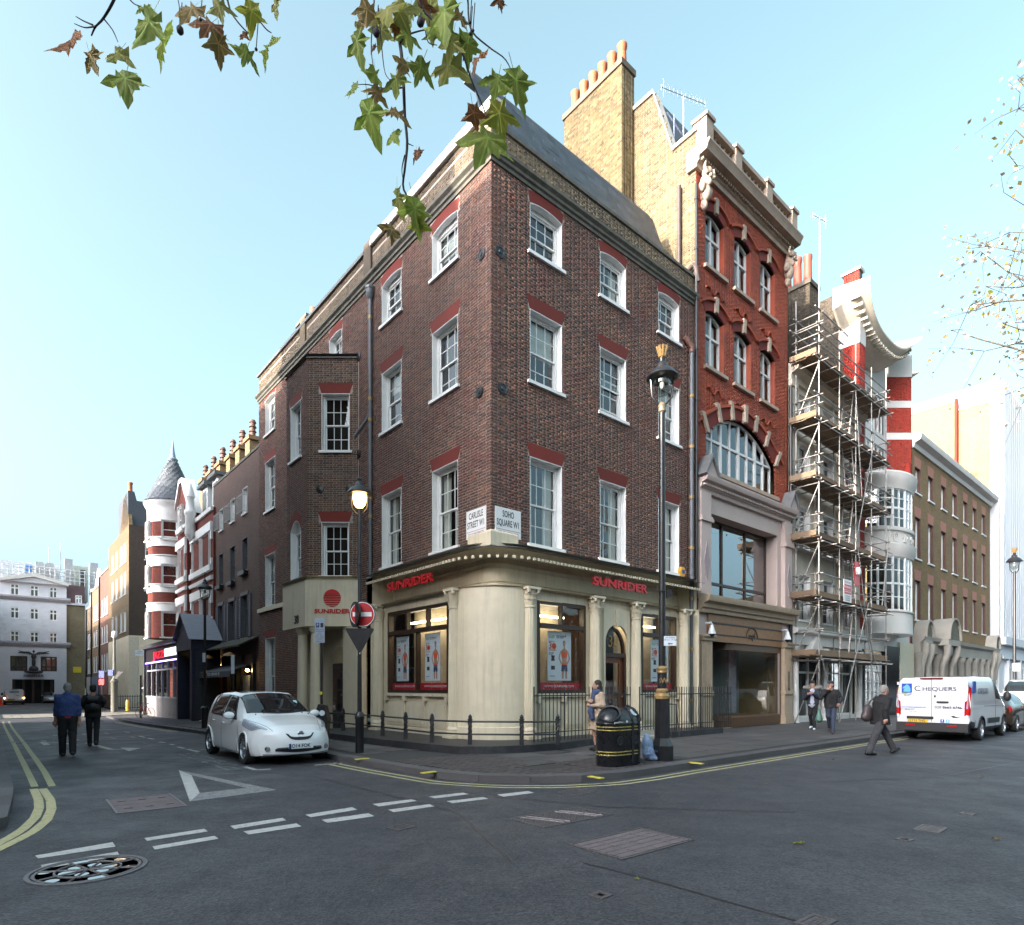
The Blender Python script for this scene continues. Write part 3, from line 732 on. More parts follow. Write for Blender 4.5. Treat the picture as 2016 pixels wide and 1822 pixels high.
for fr, ws, T in ((RF, wr, TR), (LF, wl, TL)):
 holes = [(a, b, z0, z1+r) for a, b, z0, z1, r in ws]
 bot = ZP if fr is RF else .0
 lh = [(a-.06, b+.06, z1, z1+r+.3) for a, b, z0, z1, r in ws]
 holes = holes+([(0, 6.75, 0, ZP)] if fr is LF else [])
 mb = MB(); wall_grid(mb, fr, 0, T, bot, 16.0, holes); mb.build('wall', mortar, b38)
 hb = holes+lh+([] if fr is RF else [(0, 6.75, 0, ZP), (7.3, 11.6, 0, 13.0)])
 bricks(fr, .0, T, bot, ZB0, hb, brick38, b38, 150)
 bricks(fr, .0, T, 15.4, 15.98, [], brick38b, b38, 60)
 for i, (a, b, z0, z1, r) in enumerate(ws):
  dr = None
  if z0 < 7 and (fr is RF or a < 7): dr = 'curtain'
  elif random.random() < .4: dr = random.choice((.3, .5, 'curtain'))
  sash(fr, b38, a, b, z0, z1, r, dress=dr, rows=(2, 2), lift=.25 if (i == 4 and fr is RF) else 0)
  lintel(fr, b38, a, b, z1, .36, .13, r)
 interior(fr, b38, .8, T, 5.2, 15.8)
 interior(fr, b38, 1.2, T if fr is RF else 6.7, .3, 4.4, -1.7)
# brick cornice band, parapet coping, corner path
cpath = [LF.P(TL, 0, 0), LF.P(0, 0, 0), RF.P(TR-.02, 0, 0)]
greenst = M('weathered_cornice', (.13, .125, .105), .9, n=.3, s=4, b=.4, dirt=.6, dc=(.045, .05, .035))
MB().sweep(cpath, [(-.1, 15.02), (.04, 15.02), (.05, 15.1), (.1, 15.13), (.11, 15.2), (.19, 15.26), (.2, 15.33), (.13, 15.37), (-.1, 15.41)], 1).build('cornice', greenst, b38, 30)
MB().sweep([RF.P(.3, 0, 0), RF.P(TR-.02, 0, 0)], [(-.32, 15.98), (.05, 15.98), (.06, 16.06), (-.32, 16.08)], 1).build('coping', greenst, b38)
# higher end of the mansard over Carlisle Street: rendered kerb with bright lead capping
tb = LF.t(733)
MB().box(LF, 0, TL, -.33, -.004, 15.98, 16.28).build('parapet', mortar, b38)
bricks(LF, 0, TL, 16.0, 16.27, [], brick38b, b38, 40)
MB().sweep([LF.P(tb, 0, 0), LF.P(-.1, 0, 0)], [(-.4, 16.28), (.1, 16.28), (.12, 16.34), (.05, 16.62), (-.4, 16.66)], 1).build('coping', M('pale_lead_capping', (.5, .48, .45), .5, n=.1), b38)
MB().sweep([LF.P(TL+.06, 0, 0), LF.P(tb+.5, 0, 0)], [(-.4, 16.28), (.08, 16.28), (.09, 16.38), (-.4, 16.4)], 1).build('coping', lead, b38)
MB().box(LF, tb, tb+.5, -.4, .07, 15.42, 16.55).build('parapet_pier', brick38b, b38)
MB().box(LF, 11.9, 12.4, -.4, .07, 15.42, 16.55).build('parapet_pier', brick38b, b38)
# slate mansard behind the parapet
ZRD = RF.z(1102, 286, -1.25); r0, r1 = RF.P(.25, -.42, 15.9), RF.P(.25, -1.25, ZRD); up = r1-r0; hh = np.linalg.norm(up); up /= hh
sf = Fr(r0, dR, np.cross(dR, up)*(1 if np.dot(np.cross(dR, up), -dL) > 0 else -1), up)
MB().add([sf.P(0, 0, 0), sf.P(8.4, 0, 0), sf.P(8.1, 0, hh), sf.P(0, 0, hh)], [(0, 1, 2, 3)]).build('roof', slate, b38)
mslate = BRICK('mansard_slate', ['#2c343e', '#38404a', '#252c36', '#424c56', '#303840'], st=.3, patch='#3a4438', pf=.5, rough=.5)
slates(b38, sf, 8.15, hh, mslate, 300, .32, .24)
MB().box(RF, .3, 8.2, -1.6, -1.22, ZRD-.03, ZRD+.05).build('ridge_lead', lead, b38)
MB().poly([RF.P(2.2, -1.3, ZRD), RF.P(8.2, -1.3, ZRD), RF.P(8.2, -17, ZRD-.4), RF.P(2.2, -17, ZRD-.4)]).build('roof', lead, b38)
MB().poly([RF.P(0, -.3, 15.9), RF.P(TR, -.3, 15.9), RF.P(TR, -TL, 15.9), RF.P(0, -TL, 15.9)]).build('roof', lead, b38)
mb = MB(); mb.poly([RF.P(TR, 0, 0), RF.P(TR, -TL, 0), RF.P(TR, -TL, 16), RF.P(TR, 0, 16)]); mb.poly([LF.P(TL, 0, 0), LF.P(TL, -TR, 0), LF.P(TL, -TR, 16), LF.P(TL, 0, 16)]); mb.build('wall', mortar, b38)
for px in (1158, 1268):
 tt = RF.t(px, -.7)
 d = MB().box(RF, tt-.62, tt+.62, -.9, -.46, 16.02, 16.34).build('roof_window', white, b38)
 pane(d, RF, tt, -.45, 16.19, 1.1, .24, glass)
# end chimney on the Carlisle Street side
tc = LF.t(572); ch = MB().box(LF, tc-.5, tc+.6, -2.2, -.5, 16, 17.3).build('chimney', brick38b, b38)
MB().box(LF, tc-.56, tc+.66, -2.26, -.44, 17.3, 17.42).build('chimney_cap', greenst, ch)
MB().lathe(Fr(LF.P(tc, -1, 17.42)), [(.16, 0), (.13, .5), (.16, .55), (.16, .65), (.11, .65)], 14).build('chimney_pot', terra, ch, 40)

# canted bay and white portico
def bay_plan(o=0.):
 a = np.array(LF.P(LF.t(705), 0, 0)[:2]); p1 = a+np.array((-1.76, 0)); L_ = 1.95
 p2 = p1+dL[:2]*L_; d = LF.t(705)+1.76*.65+L_+1.14; b = LF.P(d, 0, 0)[:2]
 if o:
  c = (a+b)/2; s = 1+o; return [c+(q-c)*s for q in (a, p1, p2, b)]
 return [a, p1, p2, b]
bp = bay_plan(); ZBT = 13.05
brickbay = BRICK('bay_brown_brick', ['#6a4c3c', '#7a5844', '#5a4238', '#806250', '#52403a', '#6e5440'], st=.45)
zt_, zl_ = [], []
fA = Face(np.array((*bp[1], 0)), np.array((*(bp[0]-bp[1]), 0))/1.76, np.array((0, -1, 0)))
dB = (bp[2]-bp[1])/np.linalg.norm(bp[2]-bp[1]); fB = Face(np.array((*bp[1], 0)), (*dB, 0), -dR); LB = float(np.linalg.norm(bp[2]-bp[1]))
dC = (bp[3]-bp[2]); LC = float(np.linalg.norm(dC)); dC = dC/LC; fC = Face(np.array((*bp[2], 0)), (*dC, 0), (-dC[1]*1., dC[0]*1., 0))
pA = [(fA.t(633), fA.t(688.5), fA.z(660, 888), fA.z(660, 775)), (fA.t(633), fA.t(687.5), fA.z(660, 1134), fA.z(660, 1028))]
for fr, W_, ws in ((fA, 1.76, pA), (fB, LB, [(LB*.28, LB*.78, pA[0][2], pA[0][3])]), (fC, LC, [])):
 hb = [w_[:4] for w_ in ws]; lh = [(a-.1, b+.1, z1, z1+.34) for a, b, z0, z1 in hb]
 if fr is fB: hb.append((LB*.28, LB*.78, pA[1][2], pA[1][3]+.25))
 mb = MB(); wall_grid(mb, fr, 0, W_, 5.3, ZBT, hb); mb.build('bay_wall', mortar, b38)
 bricks(fr, 0, W_, 5.3, ZBT-.02, hb+lh, brickbay if fr is fA else brick38, b38, 60)
 for a, b, z0, z1 in [w_[:4] for w_ in ws]:
  sash(fr, b38, a, b, z0, z1, dress=None); lintel(fr, b38, a, b, z1, .36, .12)
 interior(fr, b38, .1, W_-.1, 5.4, 12.9, -.6)
sash(fB, b38, LB*.28, LB*.78, pA[1][2], pA[1][3]-.1, .35); lintel(fB, b38, LB*.28, LB*.78, pA[1][3]-.1, .4, .1, .35)
MB().slab(WF, bp, ZBT, ZBT+.02).build('bay_roof', lead, b38)
MB().sweep([(*q, 0) for q in bp], [(-.05, ZBT-.05), (.06, ZBT-.04), (.09, ZBT+.05), (-.05, ZBT+.1)], 1).build('coping', greenst, b38)
zc0, zc1 = fA.z(650, 1234), fA.z(650, 1138)
bq = bay_plan(.08)
mb = MB(); mb.slab(WF, bq, zc0, zc1-.1); mb.sweep([(*q, 0) for q in bq], [(0, zc1-.1), (.07, zc1-.08), (.08, zc1), (-.1, zc1+.02)], 1)
mb.slab(WF, bay_plan(.02), zc1-.12, zc1+.015)
mb.build('portico_canopy', cream, b38)
fA2 = Face(np.array((*bq[1], 0)), fA.X, fA.Y); fB2 = Face(np.array((*bq[1], 0)), fB.X, fB.Y)
for px in (578, 611):
 fq = fB2 if px < 600 else fA2
 P_c = (np.array((*bq[1], 0))+fB.X*.9-dR*-.0+dR*.28) if px < 600 else (np.array((*bq[1], 0))+V(.28, .28, 0))
 q = Fr(P_c); MB().lathe(q, [(.2, .1), (.2, .28), (.26, .3), (.24, .4), (.2, .44), (.2, .5), (.19, 1.6), (.165, zc0-.22), (.19, zc0-.2), (.19, zc0-.16), (.24, zc0-.1), (.24, zc0)], 24).build('portico_column', cream, b38, 40)
MB().box(LF, 6.75, LF.t(700)+.25, -.02, .35, .1, zc0).build('portico_pier', cream, b38); MB().box(LF, 11.2, 11.5, -.02, .4, .1, zc0).build('portico_pier', cream, b38)
MB().box(LF, 7.5, 11.5, -.02, .03, .1, zc0).build('porch_wall', cream, b38)
# arched doorway at the back of the porch
ta, tb2 = LF.t(684, .05), LF.t(655, .05)
mb = MB(); mb.prism(LF, [(ta, .15), (tb2, .15)]+[(t, z) for t, z in arc_pts(ta, tb2, 2.6, .5)[::-1]], .03, .06); dw = mb.build('door_surround', M('porch_ochre', (.42, .34, .2), .6), b38)
dr_ = MB().box(LF, ta+.12, tb2-.12, .06, .1, .15, 2.5).build('door', black, b38)
for i in range(3):
 for k in range(4): pane(dr_, LF, ta+.12+(tb2-ta-.24)*(i+.5)/3, .106, .95+k*.4, (tb2-ta-.3)/3-.03, .34, glass)
# portico emblem and lettering
tE, zE = fA2.tz(654, 1179)
mb = MB(); n = 7
for k in range(n):
 z0 = -.27+.5*(k/n)**1.15; z1 = -.27+.5*((k+.55+.06*k)/n)**1.15; pts = []
 a0, a1 = math.sqrt(max(0, .3**2-(z0-.02)**2)), math.sqrt(max(0, .3**2-(min(z1, .31)-.02)**2))
 if k == n-1: pts = [(-a0, z0)]+[(-.3*math.cos(a), .02+.3*math.sin(a)) for a in np.linspace(math.asin((z0-.02)/.3), math.pi-math.asin((z0-.02)/.3), 12)]
 else: pts = [(-a0, z0), (a0, z0), (a1, z1), (-a1, z1)]
 if k == n-1:
  s0 = math.asin((z0-.02)/.3); pts = [(.3*math.cos(a), .02+.3*math.sin(a)) for a in np.linspace(s0, math.pi-s0, 14)]
 MB().prism(fA2, [(tE+x, zE+z) for x, z in pts], .005, .02).build('emblem_bar', redpaint, b38)
tT, zT = fA2.tz(654, 1204); text('SUNRIDER', fA2, tT, zT, .012, .2, redpaint, b38, .012, 1.3, .006)
tT, zT = fB2.tz(584, 1221); text('38', fB2, tT, zT, .012, .42, black, b38, .012, 1.0, .002)

# cream shopfront wrapping the corner
arcp = [LF.P(1.0, 0, 0)+0*ZZ]
cc = C0+dL*1.0+dR*1.0
arc = [cc-dR*math.cos(a)-dL*math.sin(a) for a in np.linspace(0, math.pi/2, 13)]
TLS = LF.t(716, .6); TRS = RF.t(1374, .35)
arc1 = [cc-dR*math.cos(a)-dL*math.sin(a) for a in np.linspace(0, math.pi/2, 15)]
spath = [LF.P(TLS, 0, 0)]+arc1+[RF.P(TRS, 0, 0)]
ent = [(-.3, 4.26), (.42, 4.26), (.42, 4.32), (.45, 4.33), (.45, 4.4), (.5, 4.44), (.5, 4.47), (.45, 4.5), (.45, 4.84), (.47, 4.86), (.48, 4.9), (.49, 4.9), (.49, 4.98), (.52, 5.0), (.56, 5.02), (.58, 5.08), (.6, 5.12), (.6, 5.16), (.1, 5.32), (-.3, 5.34)]
MB().sweep(spath, ent, -1).build('entablature', cream, b38, 30)
MB().sweep(spath, [(.0, 5.335), (.61, 5.165), (.62, 5.18), (.0, 5.355)], 1).build('lead_flashing', lead, b38)
RS = resample([p[:2] for p in spath], .14); OS = offset(RS, -1); mb = MB()
SP = np.array([p[:2] for p in spath]); darr = []
for a, b in zip(RS[:-1], RS[1:]):
 d = b-a; l = np.linalg.norm(d)
 if l < .05: continue
 d /= l; n = np.array((d[1], -d[0])); q = Fr((*((a+b)/2), 0), (*d, 0), (*n, 0)); darr.append(q)
for q in darr: block('modillion', cream, b38, q, (0, .515, 4.955), (.07, .06, .07))
MB().sweep([LF.P(.9, 0, 0), LF.P(0, 0, 0), RF.P(.85, 0, 0)], [(-.1, 5.25), (.07, 5.25), (.08, 5.6), (.02, 5.66), (-.1, 5.67)], 1).build('corner_plinth', cream, b38)
# curved corner wall
mb = MB(); mb.sweep([cc-dR*.9*math.cos(a)-dL*.9*math.sin(a) for a in np.linspace(-.12, math.pi/2+.12, 19)], [(.38, .28), (.38, .6), (.34, .62), (.34, 4.28)], 1, cap=False); mb.build('corner_wall', cream, b38, 40)
# columns
for fr, px in ((RF, 1042), (RF, 1171.5), (RF, 1252), (RF, 1346), (LF, 894.5), (LF, 745)):
 column(fr, b38, fr.t(px, .24), .24, .28, 4.26)
# backing piers and window openings
def shopwin(fr, x0, x1, posters, top=3.98, tr=3.32, lo=1.48, nlights=2):
 a, b = sorted((fr.t(x0, .1), fr.t(x1, .1))); mb = MB(); f = .09
 mb.box(fr, a, a+f, -.05, .12, lo, top); mb.box(fr, b-f, b, -.05, .12, lo, top); mb.box(fr, a+f, b-f, -.05, .12, top-f, top); mb.box(fr, a+f, b-f, -.05, .13, lo, lo+f); mb.box(fr, a+f, b-f, -.03, .14, tr-.06, tr+.06)
 for i in range(1, nlights): m = a+(b-a)*i/nlights; mb.box(fr, m-.035, m+.035, -.03, .11, tr+.06, top-f)
 if fr is LF: m = (a+b)/2; mb.box(fr, m-.04, m+.04, -.03, .11, lo+f, tr-.06)
 w_ = mb.build('shop_window', brown, b38)
 for i in range(nlights): pane(w_, fr, a+(b-a)*(i+.5)/nlights, .02, (tr+top)/2, (b-a)/nlights-.06, top-tr-.1, glass)
 if fr is LF:
  for i in (0, 1): pane(w_, fr, a+(b-a)*(i+.5)/2, .02, (lo+tr)/2, (b-a)/2-.1, tr-lo-.14, shopglass, .001)
 else: pane(w_, fr, (a+b)/2, .02, (lo+tr)/2, b-a-.16, tr-lo-.14, shopglass, .001)
 MB().box(fr, a-.1, b+.1, -.95, -.93, .3, 4.2).build('window_back', M('shop_back', (.42, .36, .27), .8), w_)
 MB().box(fr, a-.1, b+.1, -.93, -.02, lo-.02, lo+.02).build('window_bed', M('shop_bed', (.4, .38, .35), .7), w_)
 MB().box(fr, a+.15, b-.15, -.7, -.62, tr+.35, tr+.4).build('strip_light', M('shop_light', (1, .9, .7), .5, e=5, ec=(1, .82, .55)), w_)
 # red strip with web address
 red = M('poster_red', (.42, .012, .03), .5); st = MB().box(fr, a+f, b-f, -.03, -.01, lo+f, lo+f+.2).build('window_strip', red, w_)
 ws = MC.get('print_white') or M('print_white', (.75, .75, .75), .6, n=.02)
 for k in range(2 if fr is LF else 1):
  m = a+(b-a)*((k+.5)/2 if fr is LF else .5); text('WWW.SUNRIDER.COM', fr, m, lo+f+.1, -.004, .085, ws, w_, .001, 1.3, name='print')
 for px_, w2 in posters: poster(fr, w_, fr.t(px_, -.12), w2, lo+f+.26, tr-.12)
 return a, b
skin_p = M('print_skin', (.42, .24, .17), .6); or_p = M('print_orange', (.75, .11, .03), .6); navy_p = M('print_navy', (.03, .045, .11), .6)
grn_p = M('print_green', (.2, .42, .08), .6); paper = M('poster_paper', (.62, .68, .74), .6, n=.04); blk_p = M('print_black', (.03, .03, .035), .6)
def poster(fr, par, t, w_, z0, z1):
 rd = np.cross(-fr.Y, ZZ); q = Fr(fr.P(t, -.005, z0), rd, fr.Y); h = z1-z0
 p = MB().box(q, -w_/2, w_/2, -.006, 0, 0, h).build('poster', paper, par)
 def flat(poly, m, y=.002): MB().prism(q, [(x*w_, z*h) for x, z in poly], 0, y).build('print', m, p)
 c = .2
 flat([(c-.1, .04), (c-.03, .04), (c+.0, .3), (c-.12, .3)], skin_p); flat([(c+.05, .04), (c+.12, .04), (c+.13, .3), (c+.01, .3)], skin_p)
 flat([(c-.13, .19), (c-.01, .19), (c+.0, .25), (c+.02, .19), (c+.14, .19), (c+.13, .335), (c-.11, .335)], navy_p, .003)
 flat([(c-.1, .33), (c+.12, .33), (c+.1, .45), (c+.16, .58), (c+.11, .63), (c+.03, .66), (c+.03, .7), (c-.03, .7), (c-.03, .66), (c-.1, .63), (c-.15, .58), (c-.09, .45)], skin_p)
 flat([(c-.1, .46), (c+.1, .46), (c+.12, .56), (c+.08, .63), (c+.05, .58), (c-.03, .58), (c-.06, .63), (c-.11, .56)], or_p, .004)
 flat([(c-.11, .32), (c+.12, .32), (c+.12, .35), (c-.11, .35)], or_p, .005)
 for s in (-1, 1): flat([(c+s*.14, .62), (c+s*.17, .6), (c+s*.25, .46), (c+s*.14, .33), (c+s*.11, .36), (c+s*.2, .46)], skin_p, .0035)
 flat([(c+.052*math.cos(a)*1.0, .755+.06*math.sin(a)) for a in np.linspace(0, 6.28, 15)[:-1]], skin_p, .004)
 flat([(c+.058*math.cos(a), .775+.05*math.sin(a)) for a in np.linspace(-.2, 3.34, 10)], blk_p, .003)
 flat([(-.36, .4), (-.2, .4), (-.22, .46), (-.2, .51), (-.36, .51), (-.34, .46)], blk_p); flat([(-.36, .22), (-.2, .22), (-.2, .3), (-.36, .3)], blk_p)
 text('sun', q, -.46*w_, .9*h, .004, .12*w_*1.6, grn_p, p, .001, 1, align='LEFT', name='print'); text('trim+', q, -.14*w_, .9*h, .004, .12*w_*1.6, navy_p, p, .001, 1, align='LEFT', name='print')
 text('3', q, -.4*w_, .7*h, .004, .28*w_, redpaint, p, .001, name='print')
 MB().lathe(Fr(q.P(-.24*w_, .004, .7*h), q.X, q.Z, q.Y), [(.075*w_, 0), (.075*w_, .002), (.095*w_, .002), (.095*w_, 0)], 20).build('print', or_p, p)
 text('minutes', q, -.46*w_, .62*h, .004, .1*w_, or_p, p, .001, 1, align='LEFT', name='print')
 for k, s_ in enumerate(('works in just', 'get healthy', 'fast trial')): text(s_, q, -.46*w_, (.79 if k == 0 else .59-.03*k)*h, .004, .05*w_, blk_p, p, .001, 1, align='LEFT', name='print')
 text('SUNRIDER', q, -.42*w_, .09*h, .004, .045*w_, navy_p, p, .001, 1, align='LEFT', name='print')
a1, b1 = shopwin(RF, 1057.5, 1152.5, [(1096, .92)]); a3, b3 = shopwin(RF, 1262, 1331, [(1293, .95)])
a2, b2 = shopwin(LF, 764, 884, [(799, .72), (858, .78)], nlights=3)
# walls round the openings, riser panels
mb = MB()
ta0, ta1 = RF.t(1186, .1), RF.t(1237, .1)          # door opening
wall_grid(mb, RF, .9, TRS, .28, 4.3, [(a1, b1, 1.46, 4.0), (a3, b3, 1.46, 4.0), (ta0, ta1, .28, 3.6)], .1); mb.build('shop_wall', cream, b38); mb = MB()
wall_grid(mb, LF, .95, TLS-.15, .28, 4.3, [(a2, b2, 1.46, 4.0)], .1)
mb.build('shop_wall', cream, b38); MB().box(LF, TLS-.16, TLS-.12, -.05, .42, .1, 4.3).build('shop_end', cream, b38); MB().box(RF, TRS-.04, TRS, -.05, .4, .1, 4.3).build('shop_end', cream, b38)
for fr, a, b, n in ((RF, a1, b1, 2), (RF, a3, b3, 2), (LF, a2, b2, 3)):
 for i in range(n):
  x0, x1 = a+(b-a)*i/n+.07, a+(b-a)*(i+1)/n-.07
  mb = MB(); mb.prism(fr, [(x0, .5), (x1, .5), (x1, 1.2), (x0, 1.2)], .1, .14); mb.prism(fr, [(x0+.08, .58), (x1-.08, .58), (x1-.08, 1.12), (x0+.08, 1.12)], .14, .165); mb.build('riser_panel', cream, b38)
 MB().box(fr, a-.05, b+.05, .1, .2, 1.38, 1.47).build('shop_sill', cream, b38); MB().box(fr, a-.2, b+.2, .1, .19, .28, .44).build('skirting', cream, b38)
 for i in range(n+1):
  x = a+(b-a)*i/n; MB().box(fr, x-.06, x+.06, .1, .22, 1.24, 1.38).build('bracket', cream, b38)
# door with arched fanlight, number 38
tm = (ta0+ta1)/2; hw = (ta1-ta0)/2; r_ = hw*.88
mb = MB(); ap = [(tm-r_*math.cos(a), 3.0+r_*math.sin(a)) for a in np.linspace(0, math.pi, 15)]
mb.prism(RF, ap+[(ta1, 3.0), (ta1, 3.98), (ta0, 3.98), (ta0, 3.0)], .08, .16); mb.box(RF, ta0, ta0+hw*.12, .08, .16, .28, 3.0); mb.box(RF, ta1-hw*.12, ta1, .08, .16, .28, 3.0)
mb.prism(RF, [(tm-.08, 3.0+r_-.05), (tm+.08, 3.0+r_-.05), (tm+.12, 3.95), (tm-.12, 3.95)], .16, .22)
mb.build('door_arch', cream, b38)
mb = MB(); q0, q1 = tm-r_, tm+r_
mb.box(RF, q0, q1, -.1, .06, 2.55, 2.68); mb.box(RF, q0, q0+.07, -.1, .06, .28, 2.55); mb.box(RF, q1-.07, q1, -.1, .06, .28, 2.55)
mb.prism(RF, [(tm-s*math.cos(a), 2.68+(s+.3)*math.sin(a)*.93) for s, aa in ((r_, np.linspace(0, math.pi, 13)), (r_-.09, np.linspace(math.pi, 0, 13))) for a in aa], -.06, .03)
fd = mb.build('door_frame', brown, b38)
pane(fd, RF, tm, -.02, 3.05, 2*r_-.1, .75, glass); text('38', RF, tm, 3.02, .0, .5, gold, fd, .004, 1)
mb = MB(); db = M('door_wood', (.13, .045, .022), .3, n=.25, s=12)
for q in ((q0+.07, q0+.22, .3, 2.55), (q1-.22, q1-.07, .3, 2.55), (q0+.22, q1-.22, .3, .75), (q0+.22, q1-.22, 2.38, 2.55), (q0+.22, q1-.22, 1.3, 1.36)): mb.box(RF, q[0], q[1], -.08, -.02, q[2], q[3])
dd = mb.build('door', db, b38); pane(dd, RF, tm, -.05, 1.87, q1-q0-.44, 1.02, shopglass, .002); pane(dd, RF, tm, -.05, 1.02, q1-q0-.44, .55, glass)
MB().ell(RF.P(q1-.14, .02, 1.35), .035).build('door_knob', gold, dd, 60)
interior(RF, b38, ta0-.3, ta1+.3, .3, 4.2, -1.6, M('hall_wall', (.2, .15, .1), .8))
# raised letters on the fascia
for fr, x0, x1, y0, y1, o in ((LF, 761, 852, 1162, 1140, .44), (RF, 1167, 1276, 1149, 1167, .44)):
 ta_, za = fr.tz((x0+x1)/2, (y0+y1)/2, o); wd = abs(fr.t(x1, o)-fr.t(x0, o)); ob = text('SUNRIDER', fr, ta_, 4.66, o+.02, .34, redpaint, b38, .025, 1, .012)
 ob.scale = (wd/2/TW[ob.name], 1, 1)
MB().box(LF, 11.5, TL, -.02, .09, LF.z(530, 1203), LF.z(530, 1195)).build('string_course', cream, b38)
# wall tie plates
for fr, x, y in ((LF, 948.5, 502), (RF, 984, 497), (LF, 944.5, 773), (RF, 989, 766), (LF, 707, 703), (LF, 706.5, 895)):
 a, z = fr.tz(x, y); P_t = fr.P(a, .0, z); q = Fr(P_t, fr.X, ZZ, fr.Y)
 MB().lathe(q, [(0, .05), (.05, .05), (.06, .03), (.1, .028), (.11, .04), (.15, .03), (.155, .0)], 18).build('tie_plate', black, b38, 40)
for x, y in ((630, 964), (688, 963)):
 a, z = fA.tz(x, y); MB().lathe(Fr(fA.P(a, 0, z), fA.X, ZZ, fA.Y), [(0, .05), (.06, .04), (.13, .03), (.14, 0)], 16).build('tie_plate', black, b38, 40)
# rainwater pipes
tp = LF.t(729.5, .08); mb = MB(); mb.tube([LF.P(tp, .09, 5.3), LF.P(tp, .09, 14.55)], .06, 12)
pp = mb.build('rain_pipe', greym, b38, 40)
MB().lathe(Fr(LF.P(tp, .09, 14.5)), [(.07, 0), (.14, .12), (.15, .3), (.17, .32), (.17, .4), (.05, .4)], 12).build('hopper', greym, pp, 30)
for z in (13.9, 11.2, 10.5, 7.9, 7.3, 6.4): MB().lathe(Fr(LF.P(tp, .09, z)), [(.06, -.05), (.078, -.05), (.078, .05), (.06, .05)], 12).build('pipe_collar', gold if z > 7 else greym, pp)
MB().tube([LF.P(tp, .09, 10.75), LF.P(tp+.15, .1, 10.6), LF.P(LF.t(698, .3), .3, 10.1)], .055, 10).build('branch_pipe', greym, pp, 40)
for px, m, z1, r in ((1361.5, greym, 13.2, .07), (1371, black, 19.2, .055)):
 t_ = RF.t(px, .12); pp = MB().tube([RF.P(t_, .12, .15), RF.P(t_, .12, z1)], r, 12).build('rain_pipe', m, b38, 40)
 for z in np.arange(1.2, z1-.3, 1.75): MB().lathe(Fr(RF.P(t_, .12, z)), [(r, -.05), (r*1.3, -.05), (r*1.3, .05), (r, .05)], 12).build('pipe_collar', gold if m is greym else m, pp)
 if m is greym: MB().tube([RF.P(t_, .12, z1), RF.P(t_, .14, z1+.2), RF.P(t_-.35, .06, z1+.45)], [.09, .1, .09], 10).build('soil_elbow', M('rusty_pipe', (.16, .08, .06), .6, n=.3), pp, 40)
# RED BRICK BUILDING (next along the square)
T0, T1 = 9.22, 16.15
bred = thing('red_brick_building', 'tall red brick building with balustrade, big arched window and tall yellow brick chimney', 'building', RF.P(12.6, 0, .12))
brickred = BRICK('rubbed_red_brick', ['#964028', '#a44c32', '#86341f', '#ac563a', '#8e3a26'], st=.4, patch='#6a2c20', pf=.5)
stockb = BRICK('london_stock_brick', ['#746448', '#85754f', '#5c5038', '#938260', '#6a5a3e', '#7e6e4a', '#4e4432'], st=.45, rough=.9)
rmort = M('red_mortar', (.2, .09, .06), .95, n=.2, s=8); ymort = M('pale_mortar', (.27, .24, .18), .95, n=.2, s=8)
cast = M('cast_window_paint', (.62, .62, .62), .5, n=.06)
bronze = M('bronze_frame', (.05, .032, .024), .4, m=.3, n=.3)
colsR = [(9.81, 11.06), (11.78, 13.02), (13.78, 14.98)]
rowsR = [(16.77, 18.7, .2), (13.16, 15.1, .2)]
AZ0, AZ1, AR = 9.47, 10.75, 1.1; A0, A1 = 9.85, 14.98
holesR = [(a, b, z0, z1+r) for a, b in colsR for z0, z1, r in rowsR]+[(A0, A1, AZ0, AZ1+AR)]
mb = MB(); wall_grid(mb, RF, T0, T1, 9.15, 19.9, holesR[:-1]+[(A0, A1, AZ0, AZ1)]+[(A0, A1, AZ1, AZ1+AR)]); mb.build('wall', rmort, bred)
def inarch(t, z): c, w_ = (A0+A1)/2, (A1-A0)/2; return z > AZ1 and abs(t-c) < w_ and z < AZ1+AR*(1-((t-c)/w_)**2)
def clipR(t, z): return not inarch(t, z)
bricks(RF, T0, T1, 9.15, 19.85, [(a-.02, b+.02, z0, z1+r+.32) for a, b, z0, z1, r in [(a, b, *q) for a, b in colsR for q in rowsR]]+[(A0, A1, AZ0, AZ1)], brickred, bred, 200, name='brick', clip=clipR)
# spandrel behind the arch edge: red arch ring in segments with stone keystones
def ring(fr, par, t0, t1, z, rise, h, mat, o=.03, n=16, name='arch'):
 c, w_ = (t0+t1)/2, (t1-t0)/2; f = lambda k: (t0+(t1-t0)*k/n, z+rise*(1-((t0+(t1-t0)*k/n-c)/w_)**2))
 a = [f(k) for k in range(n+1)]; b = []
 for k in range(n+1):
  t, zz = a[k]; sl = -2*rise*(t-c)/w_**2; L_ = math.hypot(1, sl); b.append((t-sl/L_*h, zz+h/L_))
 return MB().prism(fr, a+b[::-1], -.05, o).build(name, mat, par), a, b
def keystone(fr, par, t, z0, z1, w0, w1, o, mat=None, lean=0.):
 MB().prism(fr, [(t-w0/2, z0), (t+w0/2, z0), (t+w1/2+lean, z1), (t-w1/2+lean, z1)], 0, o).build('keystone', mat or stone, par)
ring(RF, bred, A0-.02, A1+.02, AZ1, AR, .55, redarch, .03)
c_, w_ = (A0+A1)/2, (A1-A0)/2
for k in range(7):
 t = A0+.05+(A1-A0-.1)*k/6; sl = -2*AR*(t-c_)/w_**2; zz = AZ1+AR*(1-((t-c_)/w_)**2)
 keystone(RF, bred, t, zz-.04, zz+.62, .16, .21, .12 if k != 3 else .18, stone, -sl*.45)
ring(RF, bred, A0-.6, A1+.55, AZ1+.2, AR+.2, .1, brickred, .1, name='hood_mould')
